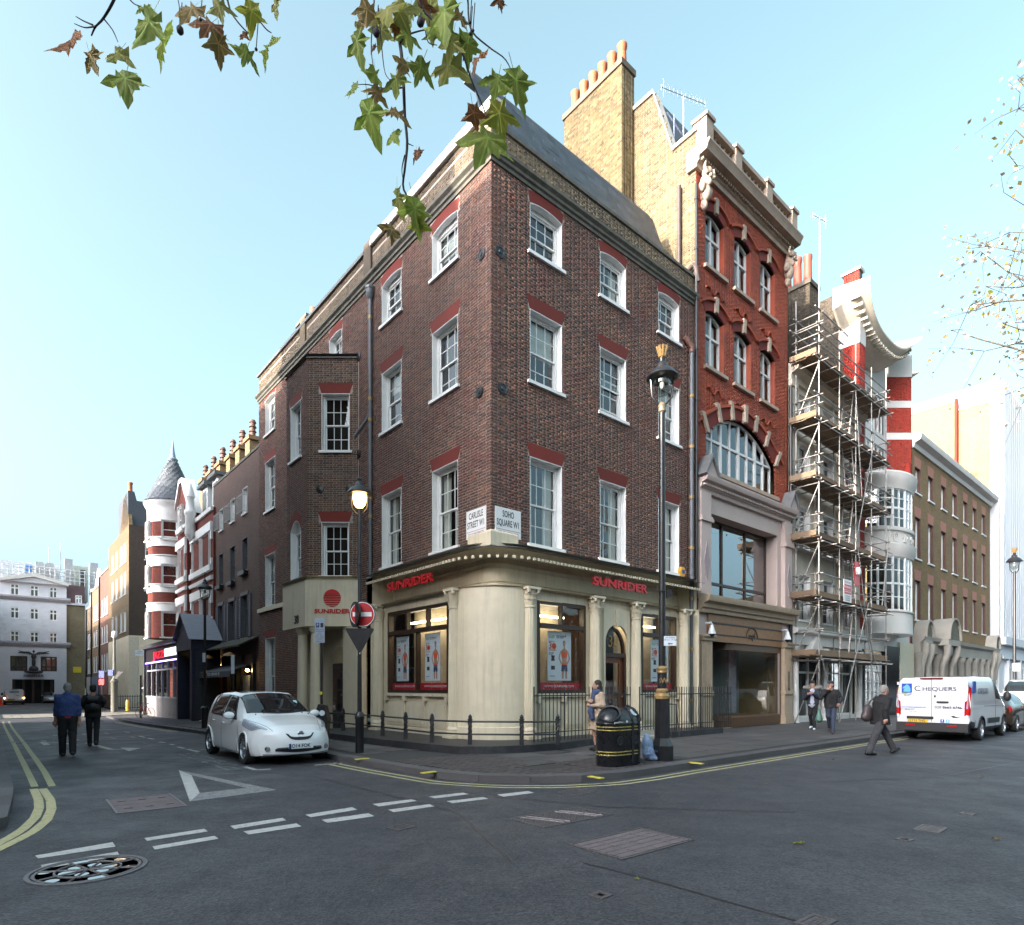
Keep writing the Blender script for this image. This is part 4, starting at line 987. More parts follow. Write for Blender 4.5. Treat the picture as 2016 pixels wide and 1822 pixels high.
for a, b in colsR:
 for z0, z1, r in rowsR:
  ring(RF, bred, a-.02, b+.02, z1, r, .3, redarch, .02, 8); ring(RF, bred, a-.3, b+.3, z1+.22, r+.12, .09, brickred, .1, 8, 'hood_mould')
  keystone(RF, bred, (a+b)/2, z1+r-.04, z1+r+.5, .15, .21, .12)
  MB().box(RF, a-.12, b+.12, -.2, .12, z0-.12, z0).build('sill', stone, bred)
  ap = MB(); n = 24; base = z0-.75; L_ = b-a
  pts = [(a+L_*k/n, base+.12*math.sin(k/n*4*math.pi)*(1 if .15 < k/n < .85 else .4)) for k in range(n+1)]
  ap.prism(RF, [(t, z) for t, z in pts]+[(t, z-.05) for t, z in pts[::-1]], 0, .07); ap.build('apron_moulding', brickred, bred)
def casement(fr, par, t0, t1, z0, z1, rise, cols, trans, fm, rev=.22, gm=None, fw=.07, mull=None):
 """mullioned window: frame with posts, a transom, one pane per light"""
 mb = MB(); ap = arc_pts(t0, t1, z1, rise, 14) if rise else None
 mb.box(fr, t0, t0+fw, -rev-.06, -rev+.04, z0, z1); mb.box(fr, t1-fw, t1, -rev-.06, -rev+.04, z0, z1); mb.box(fr, t0+fw, t1-fw, -rev-.06, -rev+.05, z0, z0+fw)
 if rise: mb.prism(fr, ap+[(t, z-fw*1.3) for t, z in ap[::-1]], -rev-.06, -rev+.04)
 else: mb.box(fr, t0+fw, t1-fw, -rev-.06, -rev+.04, z1-fw, z1)
 c, w_ = (t0+t1)/2, (t1-t0)/2
 zt = lambda t: z1+(rise*(1-((t-c)/w_)**2)-.02 if rise else -fw)
 ts = [t0+(t1-t0)*i/cols for i in range(cols+1)]
 for i, t in enumerate(ts[1:-1]):
  mw = fw*.55 if not mull or (i+1) % mull else fw; mb.box(fr, t-mw, t+mw, -rev-.05, -rev+.05, z0+fw, zt(t))
 if trans: mb.box(fr, t0+fw, t1-fw, -rev-.05, -rev+.055, trans-fw*.6, trans+fw*.6)
 w_o = mb.build('window', fm, par)
 for i in range(cols):
  a, b = ts[i], ts[i+1]; top = max(zt(a), zt(b), zt((a+b)/2))
  if trans: pane(w_o, fr, (a+b)/2, -rev, (z0+trans)/2, b-a, trans-z0, gm); pane(w_o, fr, (a+b)/2, -rev, (trans+top)/2, b-a, top-trans, gm)
  else: pane(w_o, fr, (a+b)/2, -rev, (z0+top)/2, b-a, top-z0, gm)
 return w_o
for a, b in colsR:
 for z0, z1, r in rowsR:
  w_o = casement(RF, bred, a, b, z0, z1, r, 2, z0+(z1-z0)*.66, cast)
  MB().box(RF, a, a+.012, -.2, .0, z0, z1).build('reveal', brickred, w_o); MB().box(RF, b-.012, b, -.2, .0, z0, z1).build('reveal', brickred, w_o)
  MB().box(RF, b-.42, b-.08, -.4, -.38, z0, z1).build('blind', blind, w_o)
casement(RF, bred, A0, A1, AZ0, AZ1, AR, 8, AZ0+1.25, cast, mull=2); MB().box(RF, A0-.15, A1+.15, -.2, .14, AZ0-.14, AZ0).build('sill', stone, bred)
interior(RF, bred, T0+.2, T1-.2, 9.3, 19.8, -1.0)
# crowning cornice, dentils, balustrade and lion-head brackets
MB().sweep([RF.P(T0-.12, 0, 0), RF.P(T1+.1, 0, 0)], [(-.3, 19.86), (.1, 19.86), (.12, 20.0), (.2, 20.05), (.2, 20.2), (.5, 20.24), (.55, 20.4), (.62, 20.5), (.62, 20.56), (-.3, 20.6)], 1).build('cornice', stone, bred, 30)
for t in np.arange(T0+.05, T1, .15): block('dentil', stone, bred, RF, (t, .25, 20.14), (.08, .1, .1))
for k, t in enumerate((T0+.22, 11.4, 13.75, T1-.25)):
 MB().box(RF, t-.22, t+.22, -.1, .42, 20.6, 21.5).box(RF, t-.28, t+.28, -.16, .48, 21.5, 21.62).build('balustrade_pier', stone, bred)
for a, b in ((T0+.44, 11.18), (11.62, 13.53), (13.97, T1-.47)):
 MB().box(RF, a, b, .0, .36, 20.6, 20.74).build('plinth_rail', stone, bred); MB().box(RF, a, b, -.02, .38, 21.34, 21.5).build('coping_rail', stone, bred)
 n = int((b-a)/.27)
 for i in range(n):
  t = a+(i+.5)*(b-a)/n; MB().lathe(Fr(RF.P(t, .18, 20.74)), [(.06, 0), (.07, .05), (.05, .1), (.1, .24), (.09, .32), (.045, .46), (.07, .54), (.06, .6)], 10).build('baluster', stone, bred, 50)
for t in (T0+.3, T1-.3):
 mb = MB(); P0 = RF.P(t, .2, 19.2)
 mb.ell(RF.P(t, .26, 19.75), (.19, .2, .18)); mb.ell(RF.P(t, .2, 19.45), (.2, .2, .26)); mb.ell(RF.P(t, .33, 19.4), (.11, .11, .15)); mb.ell(RF.P(t, .2, 19.05), (.19, .19, .3)); mb.ell(RF.P(t, .14, 18.72), (.12, .12, .22))
 for s in (-1, 1): mb.tube([RF.P(t+s*.16, .36, 19.62), RF.P(t+s*.3, .34, 19.75), RF.P(t+s*.26, .36, 19.95)], [.06, .06, .03], 8); mb.ell(RF.P(t+s*.22, .2, 19.2), (.12, .12, .2)); mb.ell(RF.P(t+s*.1, .46, 19.5), .06)
 mb.build('carved_bracket', stone, bred, 60)
# attic gable and dormer behind the balustrade
MB().prism(RF, [(12.0, 20.6), (13.2, 20.6), (13.2, 22.0), (12.6, 23.0), (12.0, 22.0)], -1.6, -1.0).build('dormer', lead, bred)
MB().prism(RF, [(11.9, 21.95), (12.6, 23.15), (13.3, 21.95), (13.2, 21.95), (12.6, 22.95), (12.0, 21.95)], -1.65, -.9).build('dormer_gable', white, bred)
MB().lathe(Fr(RF.P(14.0, -1.6, 21.4)), [(.14, 0), (.12, .9), (.16, .95), (.16, 1.05), (.1, 1.05)], 14).build('chimney_pot', terra, bred, 40)
# party wall of stock brick towards the corner building
PW = Face(RF.P(T0, 0, 0), dL, -dR)
prof = [(0, 9.5), (0, 21.25), (.95, 21.2), (1.8, 23.9), (2.75, 23.9), (6.0, 23.9), (6.0, 9.5)]
MB().prism(PW, prof, -.35, 0).build('party_wall', ymort, bred)
def clipP(t, z): return z < (21.2 if t < .95 else 21.2+(t-.95)*3.17 if t < 1.8 else 23.85)
bricks(PW, .0, 3.6, 15.6, 23.86, [], stockb, bred, 300, clip=clipP)
for pts in ([(-.06, 21.2), (.95, 21.14)], [(.95, 21.14), (1.8, 23.86)], [(1.8, 23.86), (2.9, 23.86)]):
 (a, za), (b, zb) = pts; MB().prism(PW, [(a, za), (b, zb), (b, zb+.13), (a, za+.13)], -.4, .08).build('parapet_coping', M('pale_coping', (.5, .47, .42), .7, n=.1), bred)
tk0, tk1, ko = 2.72, 5.75, .75
ck = MB().box(PW, tk0, tk1, 0, ko-.006, 15, 25.2).build('chimney', ymort, bred)
CKF = Face(PW.P(0, ko, 0), dL, -dR); bricks(CKF, tk0, tk1, 15.6, 25.2, [], stockb, ck, 200)
CKS = Face(PW.P(tk0, 0, 0), -dR, -dL); bricks(CKS, 0, ko, 15.6, 25.2, [], stockb, ck, 100)
MB().box(PW, tk0-.06, tk1+.06, -.05, ko+.06, 25.2, 25.42).build('chimney_cap', M('sooty_cap', (.12, .1, .075), .9, n=.3), ck)
for k in range(6):
 t = tk0+.28+(tk1-tk0-.56)*k/5; MB().lathe(Fr(PW.P(t, ko*.5, 25.42)), [(.19, 0), (.155, .75), (.19, .82), (.2, .95), (.13, .95)], 16).build('chimney_pot', terra, ck, 40)
# soil pipe on the party wall
mb = MB(); mb.tube([PW.P(.62, .12, 19.6), PW.P(.62, .12, 16.4)], .075, 12); mb.tube([PW.P(.62, .12, 16.4), PW.P(.55, .14, 16.25), PW.P(.0, .16, 16.45), PW.P(-.1, .18, 16.3), PW.P(-.14, .1, 15.8)], .08, 12)
mb.build('soil_pipe', M('old_pipe', (.07, .05, .045), .6, n=.4), bred, 50)
mb = MB(); mb.poly([RF.P(T0, -.3, 20.58), RF.P(T1, -.3, 20.58), RF.P(T1, -10, 20.58), RF.P(T0, -10, 20.58)]); mb.poly([RF.P(T0, -1.8, 23.8), RF.P(T1, -1.8, 23.8), RF.P(T1, -10, 23.8), RF.P(T0, -10, 23.8)])
mb.poly([RF.P(T0, -.95, 20.6), RF.P(T1, -.95, 20.6), RF.P(T1, -1.8, 23.8), RF.P(T0, -1.8, 23.8)]); mb.build('roof', slate, bred)
PW2 = Face(RF.P(T1, 0, 0), dL, dR); mb = MB(); mb.box(PW2, 0, 10, -.3, 0, 0, 23.5 - 3); mb.build('side_wall', stockb, bred)
for a in (0,): MB().tube([PW.P(1.25, -.5, 22.0), PW.P(1.25, -.5, 23.0)], .03, 6).tube([RF.P(10.4, -1.2, 21.4), RF.P(10.4, -1.2, 22.4)], .03, 6).tube([PW.P(1.5, -.4, 23.2), RF.P(10.4, -1.2, 22.4)], .03, 6).build('roof_handrail', M('blue_grey_rail', (.1, .13, .2), .4), bred)
# pinkish first-floor frame with the wide bronze window
SZ0, SZ1 = 4.9, 9.15
mb = MB(); O0, O1 = 9.95, 15.2
wall_grid(mb, RF, T0, T1, .1, SZ1, [(O0, O1, 4.98, 7.95), (O0, O1, .1, 3.5)], .02); mb.build('stone_front', pinkstone, bred)
MB().sweep([RF.P(T0, 0, 0), RF.P(T1, 0, 0)], [(0, 8.55), (.14, 8.55), (.16, 8.66), (.24, 8.7), (.24, 8.82), (.42, 8.88), (.48, 9.0), (.48, 9.05), (0, 9.16)], 1).build('cornice', pinkstone, bred, 30)
for t in np.arange(T0+.1, T1, .11): block('dentil', pinkstone, bred, RF, (t, .28, 8.78), (.06, .08, .09))
for a in (T0+.02, T1-.66):
 MB().box(RF, a, a+.64, .02, .2, 4.95, 8.55).build('pilaster', pinkstone, bred); MB().box(RF, a-.05, a+.69, .02, .28, 7.5, 7.62).box(RF, a-.03, a+.67, .02, .25, 7.62, 7.7).build('pilaster_cap', pinkstone, bred)
 MB().prism(RF, [(a+.32, 5.4), (a+.5, 6.1), (a+.32, 6.8), (a+.14, 6.1)], .2, .23).build('lozenge', M('lozenge_stone', (.3, .24, .25), .6), bred)
 MB().prism(RF, [(a-.08, 9.05), (a+.72, 9.05), (a+.32, 9.65)], .0, .42).build('pediment', pinkstone, bred);
 mb = MB(); mb.prism(RF, [(a-.16, 9.05), (a-.08, 9.05), (a+.32, 9.68), (a+.72, 9.05), (a+.8, 9.05), (a+.32, 9.84)], .02, .5); mb.build('pediment_roof', lead, bred)
mb = MB(); mb.box(RF, O0, O0+.02, -.55, .02, 4.98, 7.95); mb.box(RF, O1-.02, O1, -.55, .02, 4.98, 7.95); mb.box(RF, O0+.02, O1-.02, -.55, .02, 7.93, 7.95); mb.build('reveal', pinkstone, bred)
brz = GLASS('bronze_glass', (.5, .4, .33), 2.1)
casement(RF, bred, O0+.02, O1-.02, 4.98, 7.93, 0, 3, 5.55, bronze, .5, brz, .08)
interior(RF, bred, O0, O1, 4.9, 8, -1.5, M('warm_room', (.12, .075, .05), .9))
# lower cornice, timber fascia, shopfront
MB().sweep([RF.P(T0, 0, 0), RF.P(T1, 0, 0)], [(0, 4.3), (.2, 4.3), (.22, 4.42), (.3, 4.46), (.32, 4.6), (.5, 4.66), (.55, 4.8), (.55, 4.86), (0, 4.97)], 1).build('cornice', M('tan_stone', (.4, .31, .22), .7, n=.12, b=.2, dirt=.3, dc=(.16, .12, .08)), bred, 30)
tan = MC['tan_stone']
mb = MB(); mb.box(RF, T0+.65, T1-.7, .0, .1, 3.3, 4.3)
mb.build('fascia', oak, bred); MB().box(RF, T0+.65, T1-.7, .1, .13, 3.95, 4.0).build('fascia_bead', brown, bred); MB().box(RF, T0+.65, T1-.7, .1, .13, 3.55, 3.58).build('fascia_bead', brown, bred)
mb = MB(); mb.tube([RF.P(12.9+.42*math.cos(a), .12, 3.58+.36*math.sin(a)) for a in np.linspace(0, math.pi, 17)], .018, 6); mb.build('fascia_emblem', brown, bred); text('mpl', RF, 12.9, 3.62, .115, .36, brown, bred, .01, .9)
for a in (T0+.02, T1-.72):
 mb = MB(); mb.box(RF, a, a+.68, .02, .22, .12, 3.35); mb.build('pilaster', tan, bred)
 mb = MB(); mb.box(RF, a-.04, a+.72, .02, .3, 3.3, 3.42); mb.box(RF, a-.06, a+.74, .02, .36, 3.42, 3.5); mb.build('pilaster_cap', tan, bred)
 MB().box(RF, a-.03, a+.71, .02, .28, 1.35, 1.5).box(RF, a-.03, a+.71, .02, .27, .12, .45).build('pilaster_base', tan, bred)
 for k in range(5): MB().box(RF, a+.1+k*.1, a+.14+k*.1, .22, .236, 1.6, 3.2).build('reed', tan, bred)
MB().box(RF, T1-.45, T1-.3, .22, .235, 1.5, 2.3).build('call_panel', black, bred)
timber = M('shop_timber', (.1, .055, .03), .4, n=.25, s=8)
c0 = RF.P(13.2, -.1, 0); q = Fr(c0, RF.X, RF.Y)
t0, t1 = RF.t(1425, .0), T1-.75
pts = [RF.P(t0+.1, -1.1, 0), RF.P(t0+.12, -.5, 0), RF.P(t0+.3, -.12, 0), RF.P(t0+.75, .0, 0), RF.P(t1, .0, 0)]
MB().sweep(pts, [(-.1, .12), (.04, .12), (.06, .5), (.0, .55), (-.1, .55)], -1 if False else 1).build('stall_riser', timber, bred, 40)
MB().sweep(pts, [(-.06, 3.05), (.03, 3.05), (.03, 3.32), (-.06, 3.32)], 1).build('shop_head', timber, bred, 40)
mb = MB(); mb.sweep(pts, [(0, .55), (0, 3.05)], 1, cap=False); mb.build('curved_pane', shopglass, bred, 40)
MB().box(RF, t1-.03, t1+.08, -.15, .06, .5, 3.3).build('shop_post', timber, bred)
MB().box(RF, t0-.2, T1-.7, -1.9, -1.85, .12, 3.5).build('shop_back', M('display_back', (.2, .24, .24), .8, n=.2, s=1), bred)
MB().box(RF, t0+.2, t1, -1.8, -.2, .4, .5).build('shop_bed', oak, bred)
mb = MB(); n = 26; ps = [(t0+1.9+.6*i/n, -.9-.05*(i % 2)) for i in range(n+1)]; mb.add([RF.P(t, o, z) for z in (.6, 3.2) for t, o in ps], [(i, i+1, n+2+i, n+1+i) for i in range(n)]); mb.build('display_drape', M('grey_drape', (.2, .22, .26), .7, n=.3, s=12), bred)
mb = MB(); da, db_ = T0+.85, t0+.05
mb.box(RF, da, da+.12, -1.1, -1.0, .12, 3.3); mb.box(RF, db_-.12, db_, -1.1, -1.0, .12, 3.3); mb.box(RF, da+.12, db_-.12, -1.1, -1.0, 2.3, 2.42); mb.box(RF, da+.12, db_-.12, -1.1, -1.0, .12, .6); mb.box(RF, (da+db_)/2-.06, (da+db_)/2+.06, -1.1, -1.0, .6, 2.3)
dd = mb.build('door', timber, bred)
for a, b in ((da+.12, (da+db_)/2-.06), ((da+db_)/2+.06, db_-.12)): pane(dd, RF, (a+b)/2, -1.05, 1.45, b-a, 1.7, shopglass); pane(dd, RF, (a+b)/2, -1.05, 2.85, b-a, .85, glass)
MB().box(RF, T0+.7, db_, -2.4, -2.35, .12, 3.5).build('lobby_wall', dark, bred)
MB().box(RF, T0+.66, T0+.74, -1.05, .02, .12, 3.3).build('lobby_side', timber, bred); MB().box(RF, T0+.7, T1-.7, -2.4, .0, 3.31, 3.34).build('lobby_ceiling', dark, bred)
MB().box(RF, T0+.7, T1-.7, -2.4, .0, .1, .125).build('lobby_floor', stone, bred)
# CREAM HOUSE BEHIND THE SCAFFOLD
S0, S1 = 16.2, 23.85
hs_ = thing('stucco_house', 'pale stucco house with pilasters behind the scaffold', 'building', RF.P(20, 0, .12))
stucco = M('old_stucco', (.5, .46, .38), .8, n=.1, s=1.5, b=.15, dirt=.5, dc=(.22, .2, .17))
whitestone = M('white_stonework', (.6, .59, .56), .7, n=.08, s=2, dirt=.3, dc=(.3, .29, .27))
wS = []
for k in range(3):
 for z0, z1 in ((4.6, 6.6), (7.7, 9.6), (10.8, 12.4), (13.2, 14.5)):
  t = S0+.95+k*2.45; wS.append((t, t+1.15, z0, z1))
mb = MB(); wall_grid(mb, RF, S0, S1, .1, 15.2, wS+[(S0+.9, S1-.5, .3, 3.1)]); mb.build('wall', stucco, hs_)
for a, b, z0, z1 in wS: sash(RF, hs_, a, b, z0, z1, rev=.18, rows=(2, 2), cols=2, dress=random.choice((None, .4, 'curtain')))
for t in (S0+.05, S0+2.5, S0+4.95, S1-.6): MB().box(RF, t, t+.5, 0, .1, 4.2, 14.7).build('pilaster', stucco, hs_); MB().box(RF, t-.06, t+.56, 0, .16, 14.5, 14.72).build('pilaster_cap', stucco, hs_)
MB().sweep([RF.P(S0, 0, 0), RF.P(S1, 0, 0)], [(0, 14.75), (.12, 14.75), (.14, 15.0), (.4, 15.1), (.45, 15.3), (0, 15.45)], 1).build('cornice', stucco, hs_, 30)
MB().sweep([RF.P(S0, 0, 0), RF.P(S1, 0, 0)], [(0, 3.5), (.15, 3.5), (.18, 3.9), (.4, 4.0), (.42, 4.15), (0, 4.3)], 1).build('shop_cornice', whitestone, hs_, 30)
interior(RF, hs_, S0+.2, S1-.2, .2, 15, -1.2)
casement(RF, hs_, S0+.9, S1-.5, .3, 3.1, 0, 5, 2.3, whitestone, .15)
MB().box(RF, S0+.9, S1-.5, -.1, .06, .1, .3).build('stall_riser', whitestone, hs_)
for t in (S0+.35, S0+3.3, S1-.3): MB().lathe(Fr(RF.P(t, .12, 0)), [(.2, .12), (.2, .4), (.15, .45), (.15, 2.9), (.2, 3.0), (.22, 3.4)], 16).build('shop_column', whitestone, hs_, 40)
MB().prism(RF, [(S0+1.2, 3.1), (S0+2.9, 3.1), (S0+2.05, 3.9)], .05, .35).build('door_pediment', whitestone, hs_)
mb = MB(); mb.poly([RF.P(S0, -.2, 15.3), RF.P(S1, -.2, 15.3), RF.P(S1, -3, 18.2), RF.P(S0, -3, 18.2)]); mb.poly([RF.P(S0, -3, 18.2), RF.P(S1, -3, 18.2), RF.P(S1, -9, 18.2), RF.P(S0, -9, 18.2)]); mb.build('roof', slate, hs_)
sootb = BRICK('sooty_stock_brick', ['#5a5044', '#6a5e4e', '#4a443c', '#746652', '#544a40'], st=.5)
tk_, tk2 = RF.t(1594, -.5), RF.t(1611, -.5); CF_ = Face(RF.P(tk_, -.5, 0), dR, -dL); wk = tk2-tk_; zk = RF.z(1594, 549, -.5)
ch = MB().box(CF_, 0.01, wk-.01, -3.4, -.01, 15, zk-.2).build('chimney', M('sooty_mortar', (.12, .11, .1), .95, n=.2), hs_); bricks(CF_, .0, wk, 16, zk-.2, [], sootb, ch, 80); CF2 = Face(CF_.O, dL, -dR); bricks(CF2, 0, 3.4, 16, zk-.2, [], sootb, ch, 120)
MB().box(CF_, -.07, wk+.07, -3.45, .07, zk-.2, zk).build('chimney_cap', M('sooty_cap'), ch)
for y, h in ((-.25, 1.35), (-.75, 1.5), (-1.3, 1.1), (-1.9, 1.25), (-2.5, 1.0), (-3.0, 1.1)): MB().lathe(Fr(CF_.P(wk*.5+.12*math.sin(y*9), y, zk)), [(.2, 0), (.17, h*.8), (.2, h*.88), (.2, h), (.14, h)], 14).build('chimney_pot', M('red_clay_pot', (.36, .08, .05), .6, n=.15), ch, 40)
t_ = RF.t(1557, .12); MB().tube([RF.P(t_, .12, .2), RF.P(t_, .12, 14.4)], .07, 10).build('rain_pipe', black, hs_, 40)
# HOUSE WITH THE SWEPT ROOF
Q0, Q1 = 23.95, 31.9; ho = thing('swept_roof_house', 'red and white house with upswept curved eaves and a bow window', 'building', RF.P(28, 0, .12))
redpl = BRICK('bright_red_brick', ['#b03020', '#a02a1c', '#bc3a28', '#962418'], st=.15)
PG = Face(RF.P(Q0, 0, 0), dL, -dR); gp = [(0, 12), (0, 22.9), (.75, 22.9), (.75, 22.2), (6, 22.2), (6, 12)]
MB().prism(PG, gp, -.4, -.006).build('party_wall', M('sooty_mortar'), ho); bricks(PG, .76, 4.4, 15.6, 22.18, [], sootb, ho, 200); bricks(PG, 0, .75, 15.6, 22.9, [], redpl, ho, 60)
MB().box(PG, -.08, .85, -.5, .08, 22.9, 23.05).build('coping', M('pale_coping'), ho)
hR = Q0; mb = MB()
OB = -.95                                      # the windows stand back between two red piers
FBk = Face(RF.P(0, OB, 0), dR, -dL)
wq = [(25.0, 27.4, 16.4, 18.5), (25.0, 27.4, 13.9, 15.6), (27.7, 30.2, 16.4, 18.5), (27.7, 30.2, 13.9, 15.6)]
wall_grid(mb, FBk, Q0+.75, 30.9, 13.2, 20.4, wq); mb.build('upper_wall', whitestone, ho)
for q in wq: casement(FBk, ho, *q, 0, 4, q[2]+(q[3]-q[2])*.62, white, .1)
interior(FBk, ho, Q0+.8, 30.6, 13.3, 19, -.8)
mb = MB(); mb.box(RF, Q0, Q0+.75, OB, -.01, 3.6, 20.6); mb.build('pier', redpl, ho)
bricks(RF, Q0, Q0+.75, 10.5, 20.4, [(Q0, Q0+.75, 19.2, 20.4), (Q0, Q0+.75, 16.6, 17.0)], redpl, ho, 100)
for z0, z1 in ((19.2, 20.6), (16.62, 16.98)): MB().box(RF, Q0-.02, Q0+.77, OB, .03, z0, z1).build('pier_band', whitestone, ho)
# splayed pier facing the square
B1 = RF.P(Q1-.02, 0, 0); A1_ = np.array((RF.t(1745.5)*0+(1745.5-CX)/F*B1[1], B1[1], 0)); WS = B1[0]-A1_[0]; SPf = Face(A1_, (1, 0, 0), (0, -1, 0))
zb = [SPf.z(1768, y) for y in (916, 866, 853, 803.5, 790, 743, 724, 700)]
MB().slab(WF, [A1_[:2], B1[:2], RF.P(Q1, -1.4, 0)[:2], FBk.P(30.6, 0, 0)[:2]], 12.6, zb[7]).build('splayed_pier', rmort, ho)
bricks(SPf, .0, WS, 12.8, zb[5], [(0, WS, zb[1], zb[2]), (0, WS, zb[3], zb[4])], redpl, ho, 150)
for z0, z1 in ((zb[1], zb[2]), (zb[3], zb[4]), (zb[5], zb[7])): MB().box(SPf, -.02, WS+.02, -.1, .03, z0, z1).build('pier_band', whitestone, ho)
MB().box(RF, Q1-.35, Q1, -.2, .0, 3.6, zb[0]).build('pier', redpl, ho)
# the swept eaves: a coved soffit that dips in the middle and flares up at both ends
def eave(name, o0, o1, lift, mat, tA, tB, sag, th=.16):
 n = 28; top, bot = [], []; mbx = MB()
 for k in range(n+1):
  u = k/n; t = tA+(tB-tA)*u; z = lift+sag*(abs(2*u-1)**2.4)
  fl = (abs(2*u-1)**4)*.35
  for o, dz in ((o0, -.75), (o0+(o1-o0)*.45, -.6), (o0+(o1-o0)*.8, -.25), (o1+fl, .0), (o1+fl, th), (o0, th+.25)): top.append(RF.P(t, o, z+dz))
 m = 6; fs = [(k*m+j, (k+1)*m+j, (k+1)*m+j+1, k*m+j+1) for k in range(n) for j in range(m-1)]+[tuple(range(m)), tuple(range(n*m, n*m+m))]
 mbx.add(top, fs); return mbx.build(name, mat, ho, 35)
coved = M('cream_soffit', (.58, .53, .43), .7, n=.08, dirt=.2)
zs = RF.z(1765, 712, .6)
zs = 20.1; eA, eB = RF.t(1698, .5), RF.t(1806, .6)
eave('swept_eaves', -.9, .5, zs, coved, eA, eB, 1.5, .1)
eave('swept_parapet', -2.6, -1.6, zs+2.1, M('copper_green', (.3, .34, .27), .6, n=.15), RF.t(1722, -1.8), RF.t(1794, -1.8), .7, .08)
for k in range(24):
 u = (k+.5)/24; t = eA+(eB-eA)*u; z = zs+1.5*abs(2*u-1)**2.4; block('modillion', coved, ho, RF, (t, .1, z-.38), (.14, .5, .14))
tq0, tq1, zq0 = RF.t(1691, -1.2), RF.t(1707, -1.2), RF.z(1698, 570, -1.2); MB().box(RF, tq0, tq1, -1.8, -1.2, 20, zq0).build('stair_tower', white, ho); MB().box(RF, tq0-.1, tq1+.1, -1.9, -1.1, zq0, zq0+.12).build('tower_cap', white, ho)
MB().box(RF, Q0+.5, Q1, -8, -1.2, 13, 19.6).build('core', whitestone, ho)
# two-storey bow window
tb0, tb1 = RF.t(1714, .2), RF.t(1774, .2); tbm, rb = (tb0+tb1)/2, (tb1-tb0)/2
def bow(o=0., n=20): return [RF.P(tbm-(rb+o)*math.cos(a), -.15+(rb+o)*.62*math.sin(a), 0) for a in np.linspace(0, math.pi, n+1)]
yb = rb*.62-.15
ZW = [RF.z(1755, y, yb) for y in (1240, 1208, 1200, 1087, 1062, 1034, 1027, 948, 918, 905)]
mb = MB()
mb.sweep(bow(), [(.05, ZW[1]-.9), (.02, ZW[2]), (.1, ZW[2]+.02), (.1, ZW[2]+.1), (-.1, ZW[2]+.12)], 1); mb.build('bow_apron', whitestone, ho, 30)
mb = MB(); mb.sweep(bow(), [(-.1, ZW[3]), (.05, ZW[3]), (.08, ZW[3]+.12), (.16, ZW[3]+.25), (.2, ZW[4]), (.02, ZW[4]+.08), (.02, ZW[5]-.05), (.12, ZW[5]), (.12, ZW[6]), (-.1, ZW[6])], 1); mb.build('bow_frieze', whitestone, ho, 30)
mb = MB(); mb.sweep(bow(), [(-.1, ZW[7]), (.05, ZW[7]), (.08, ZW[7]+.15), (.2, ZW[7]+.35), (.25, ZW[8]), (.18, ZW[8]+.1), (-rb*.6, ZW[9])], 1); mb.build('bow_cornice', whitestone, ho, 30)
MB().slab(WF, [p[:2] for p in bow()], ZW[9]-.3, ZW[9]-.2).build('bow_roof', lead, ho)
bw = bow(0, 7)
for z0, z1 in ((ZW[2]+.1, ZW[3]), (ZW[6], ZW[7])):
 for a, b in zip(bw[:-1], bw[1:]):
  d = b-a; l = np.linalg.norm(d[:2]); d = d/l; n_ = np.array((d[1], -d[0], 0)); ff = Face(np.array((a[0], a[1], 0)), d, n_)
  mbx = MB()
  for i in (0, .5): mbx.box(ff, i*l-(.045 if not i else .02), i*l+(.045 if not i else .02), -.06, .03, z0, z1)
  for k in range(5): zz = z0+(z1-z0)*k/4; mbx.box(ff, .045, l-.045, -.05, .02, zz-(.05 if k in (0, 2, 4) else .02), zz+(.05 if k in (0, 2, 4) else .02))
  wo = mbx.build('window', white, ho)
  for i in range(2):
   for k in range(4): pane(wo, ff, l*(i+.5)/2, 0, z0+(z1-z0)*(k+.5)/4, l/2, (z1-z0)/4)
 MB().sweep(bow(-.5), [(0, z0), (0, z1)], 1, cap=False).build('interior', dark, ho)
# carved scrolls on the frieze
for k in range(5):
 a = math.pi*(.3+.12*k); P0 = RF.P(tbm-rb*1.02*math.cos(a), -.15+rb*.64*math.sin(a), (ZW[4]+ZW[5])/2)
 mb = MB(); u = V(*(RF.X*math.sin(a)+RF.Y*math.cos(a)*.62));
 for s in (-1, 1): mb.tube([P0+s*u*(.08+.16*math.cos(b))+ZZ*.2*math.sin(b) for b in np.linspace(0, 5.2, 14)], .025, 6)
 mb.build('carved_scroll', whitestone, ho, 60)
# ground floor: dark marble piers, white glazed doors, pale strip
marble = M('black_marble', (.012, .012, .014), .12, n=.4, s=3)
ta_, tb_ = RF.t(1700, 0), RF.t(1742, 0); casement(RF, ho, ta_, tb_, .3, 3.5, 0, 5, 2.5, white, .2)
for k in range(3): MB().box(RF, ta_+.08, tb_-.08, -.24, -.16, .9+.5*k, .95+.5*k).build('glazing_bar', white, ho)
MB().box(RF, Q0, ta_, -.2, .05, .1, 3.6).build('marble_pier', marble, ho); MB().box(RF, tb_, RF.t(1771, .1), -.2, .1, .1, 3.9).build('marble_pier', marble, ho)
MB().box(RF, RF.t(1771, .1)+.01, Q1, -.2, .12, .1, 4.2).build('marble_strip', M('cream_marble', (.6, .56, .42), .3, n=.08), ho)
MB().box(RF, ta_-.1, tb_+.2, -1.2, -1.1, .1, 3.6).build('interior', dark, ho); MB().box(RF, Q0, Q1, -.3, .0, 3.6, 4.6).build('fascia', whitestone, ho)
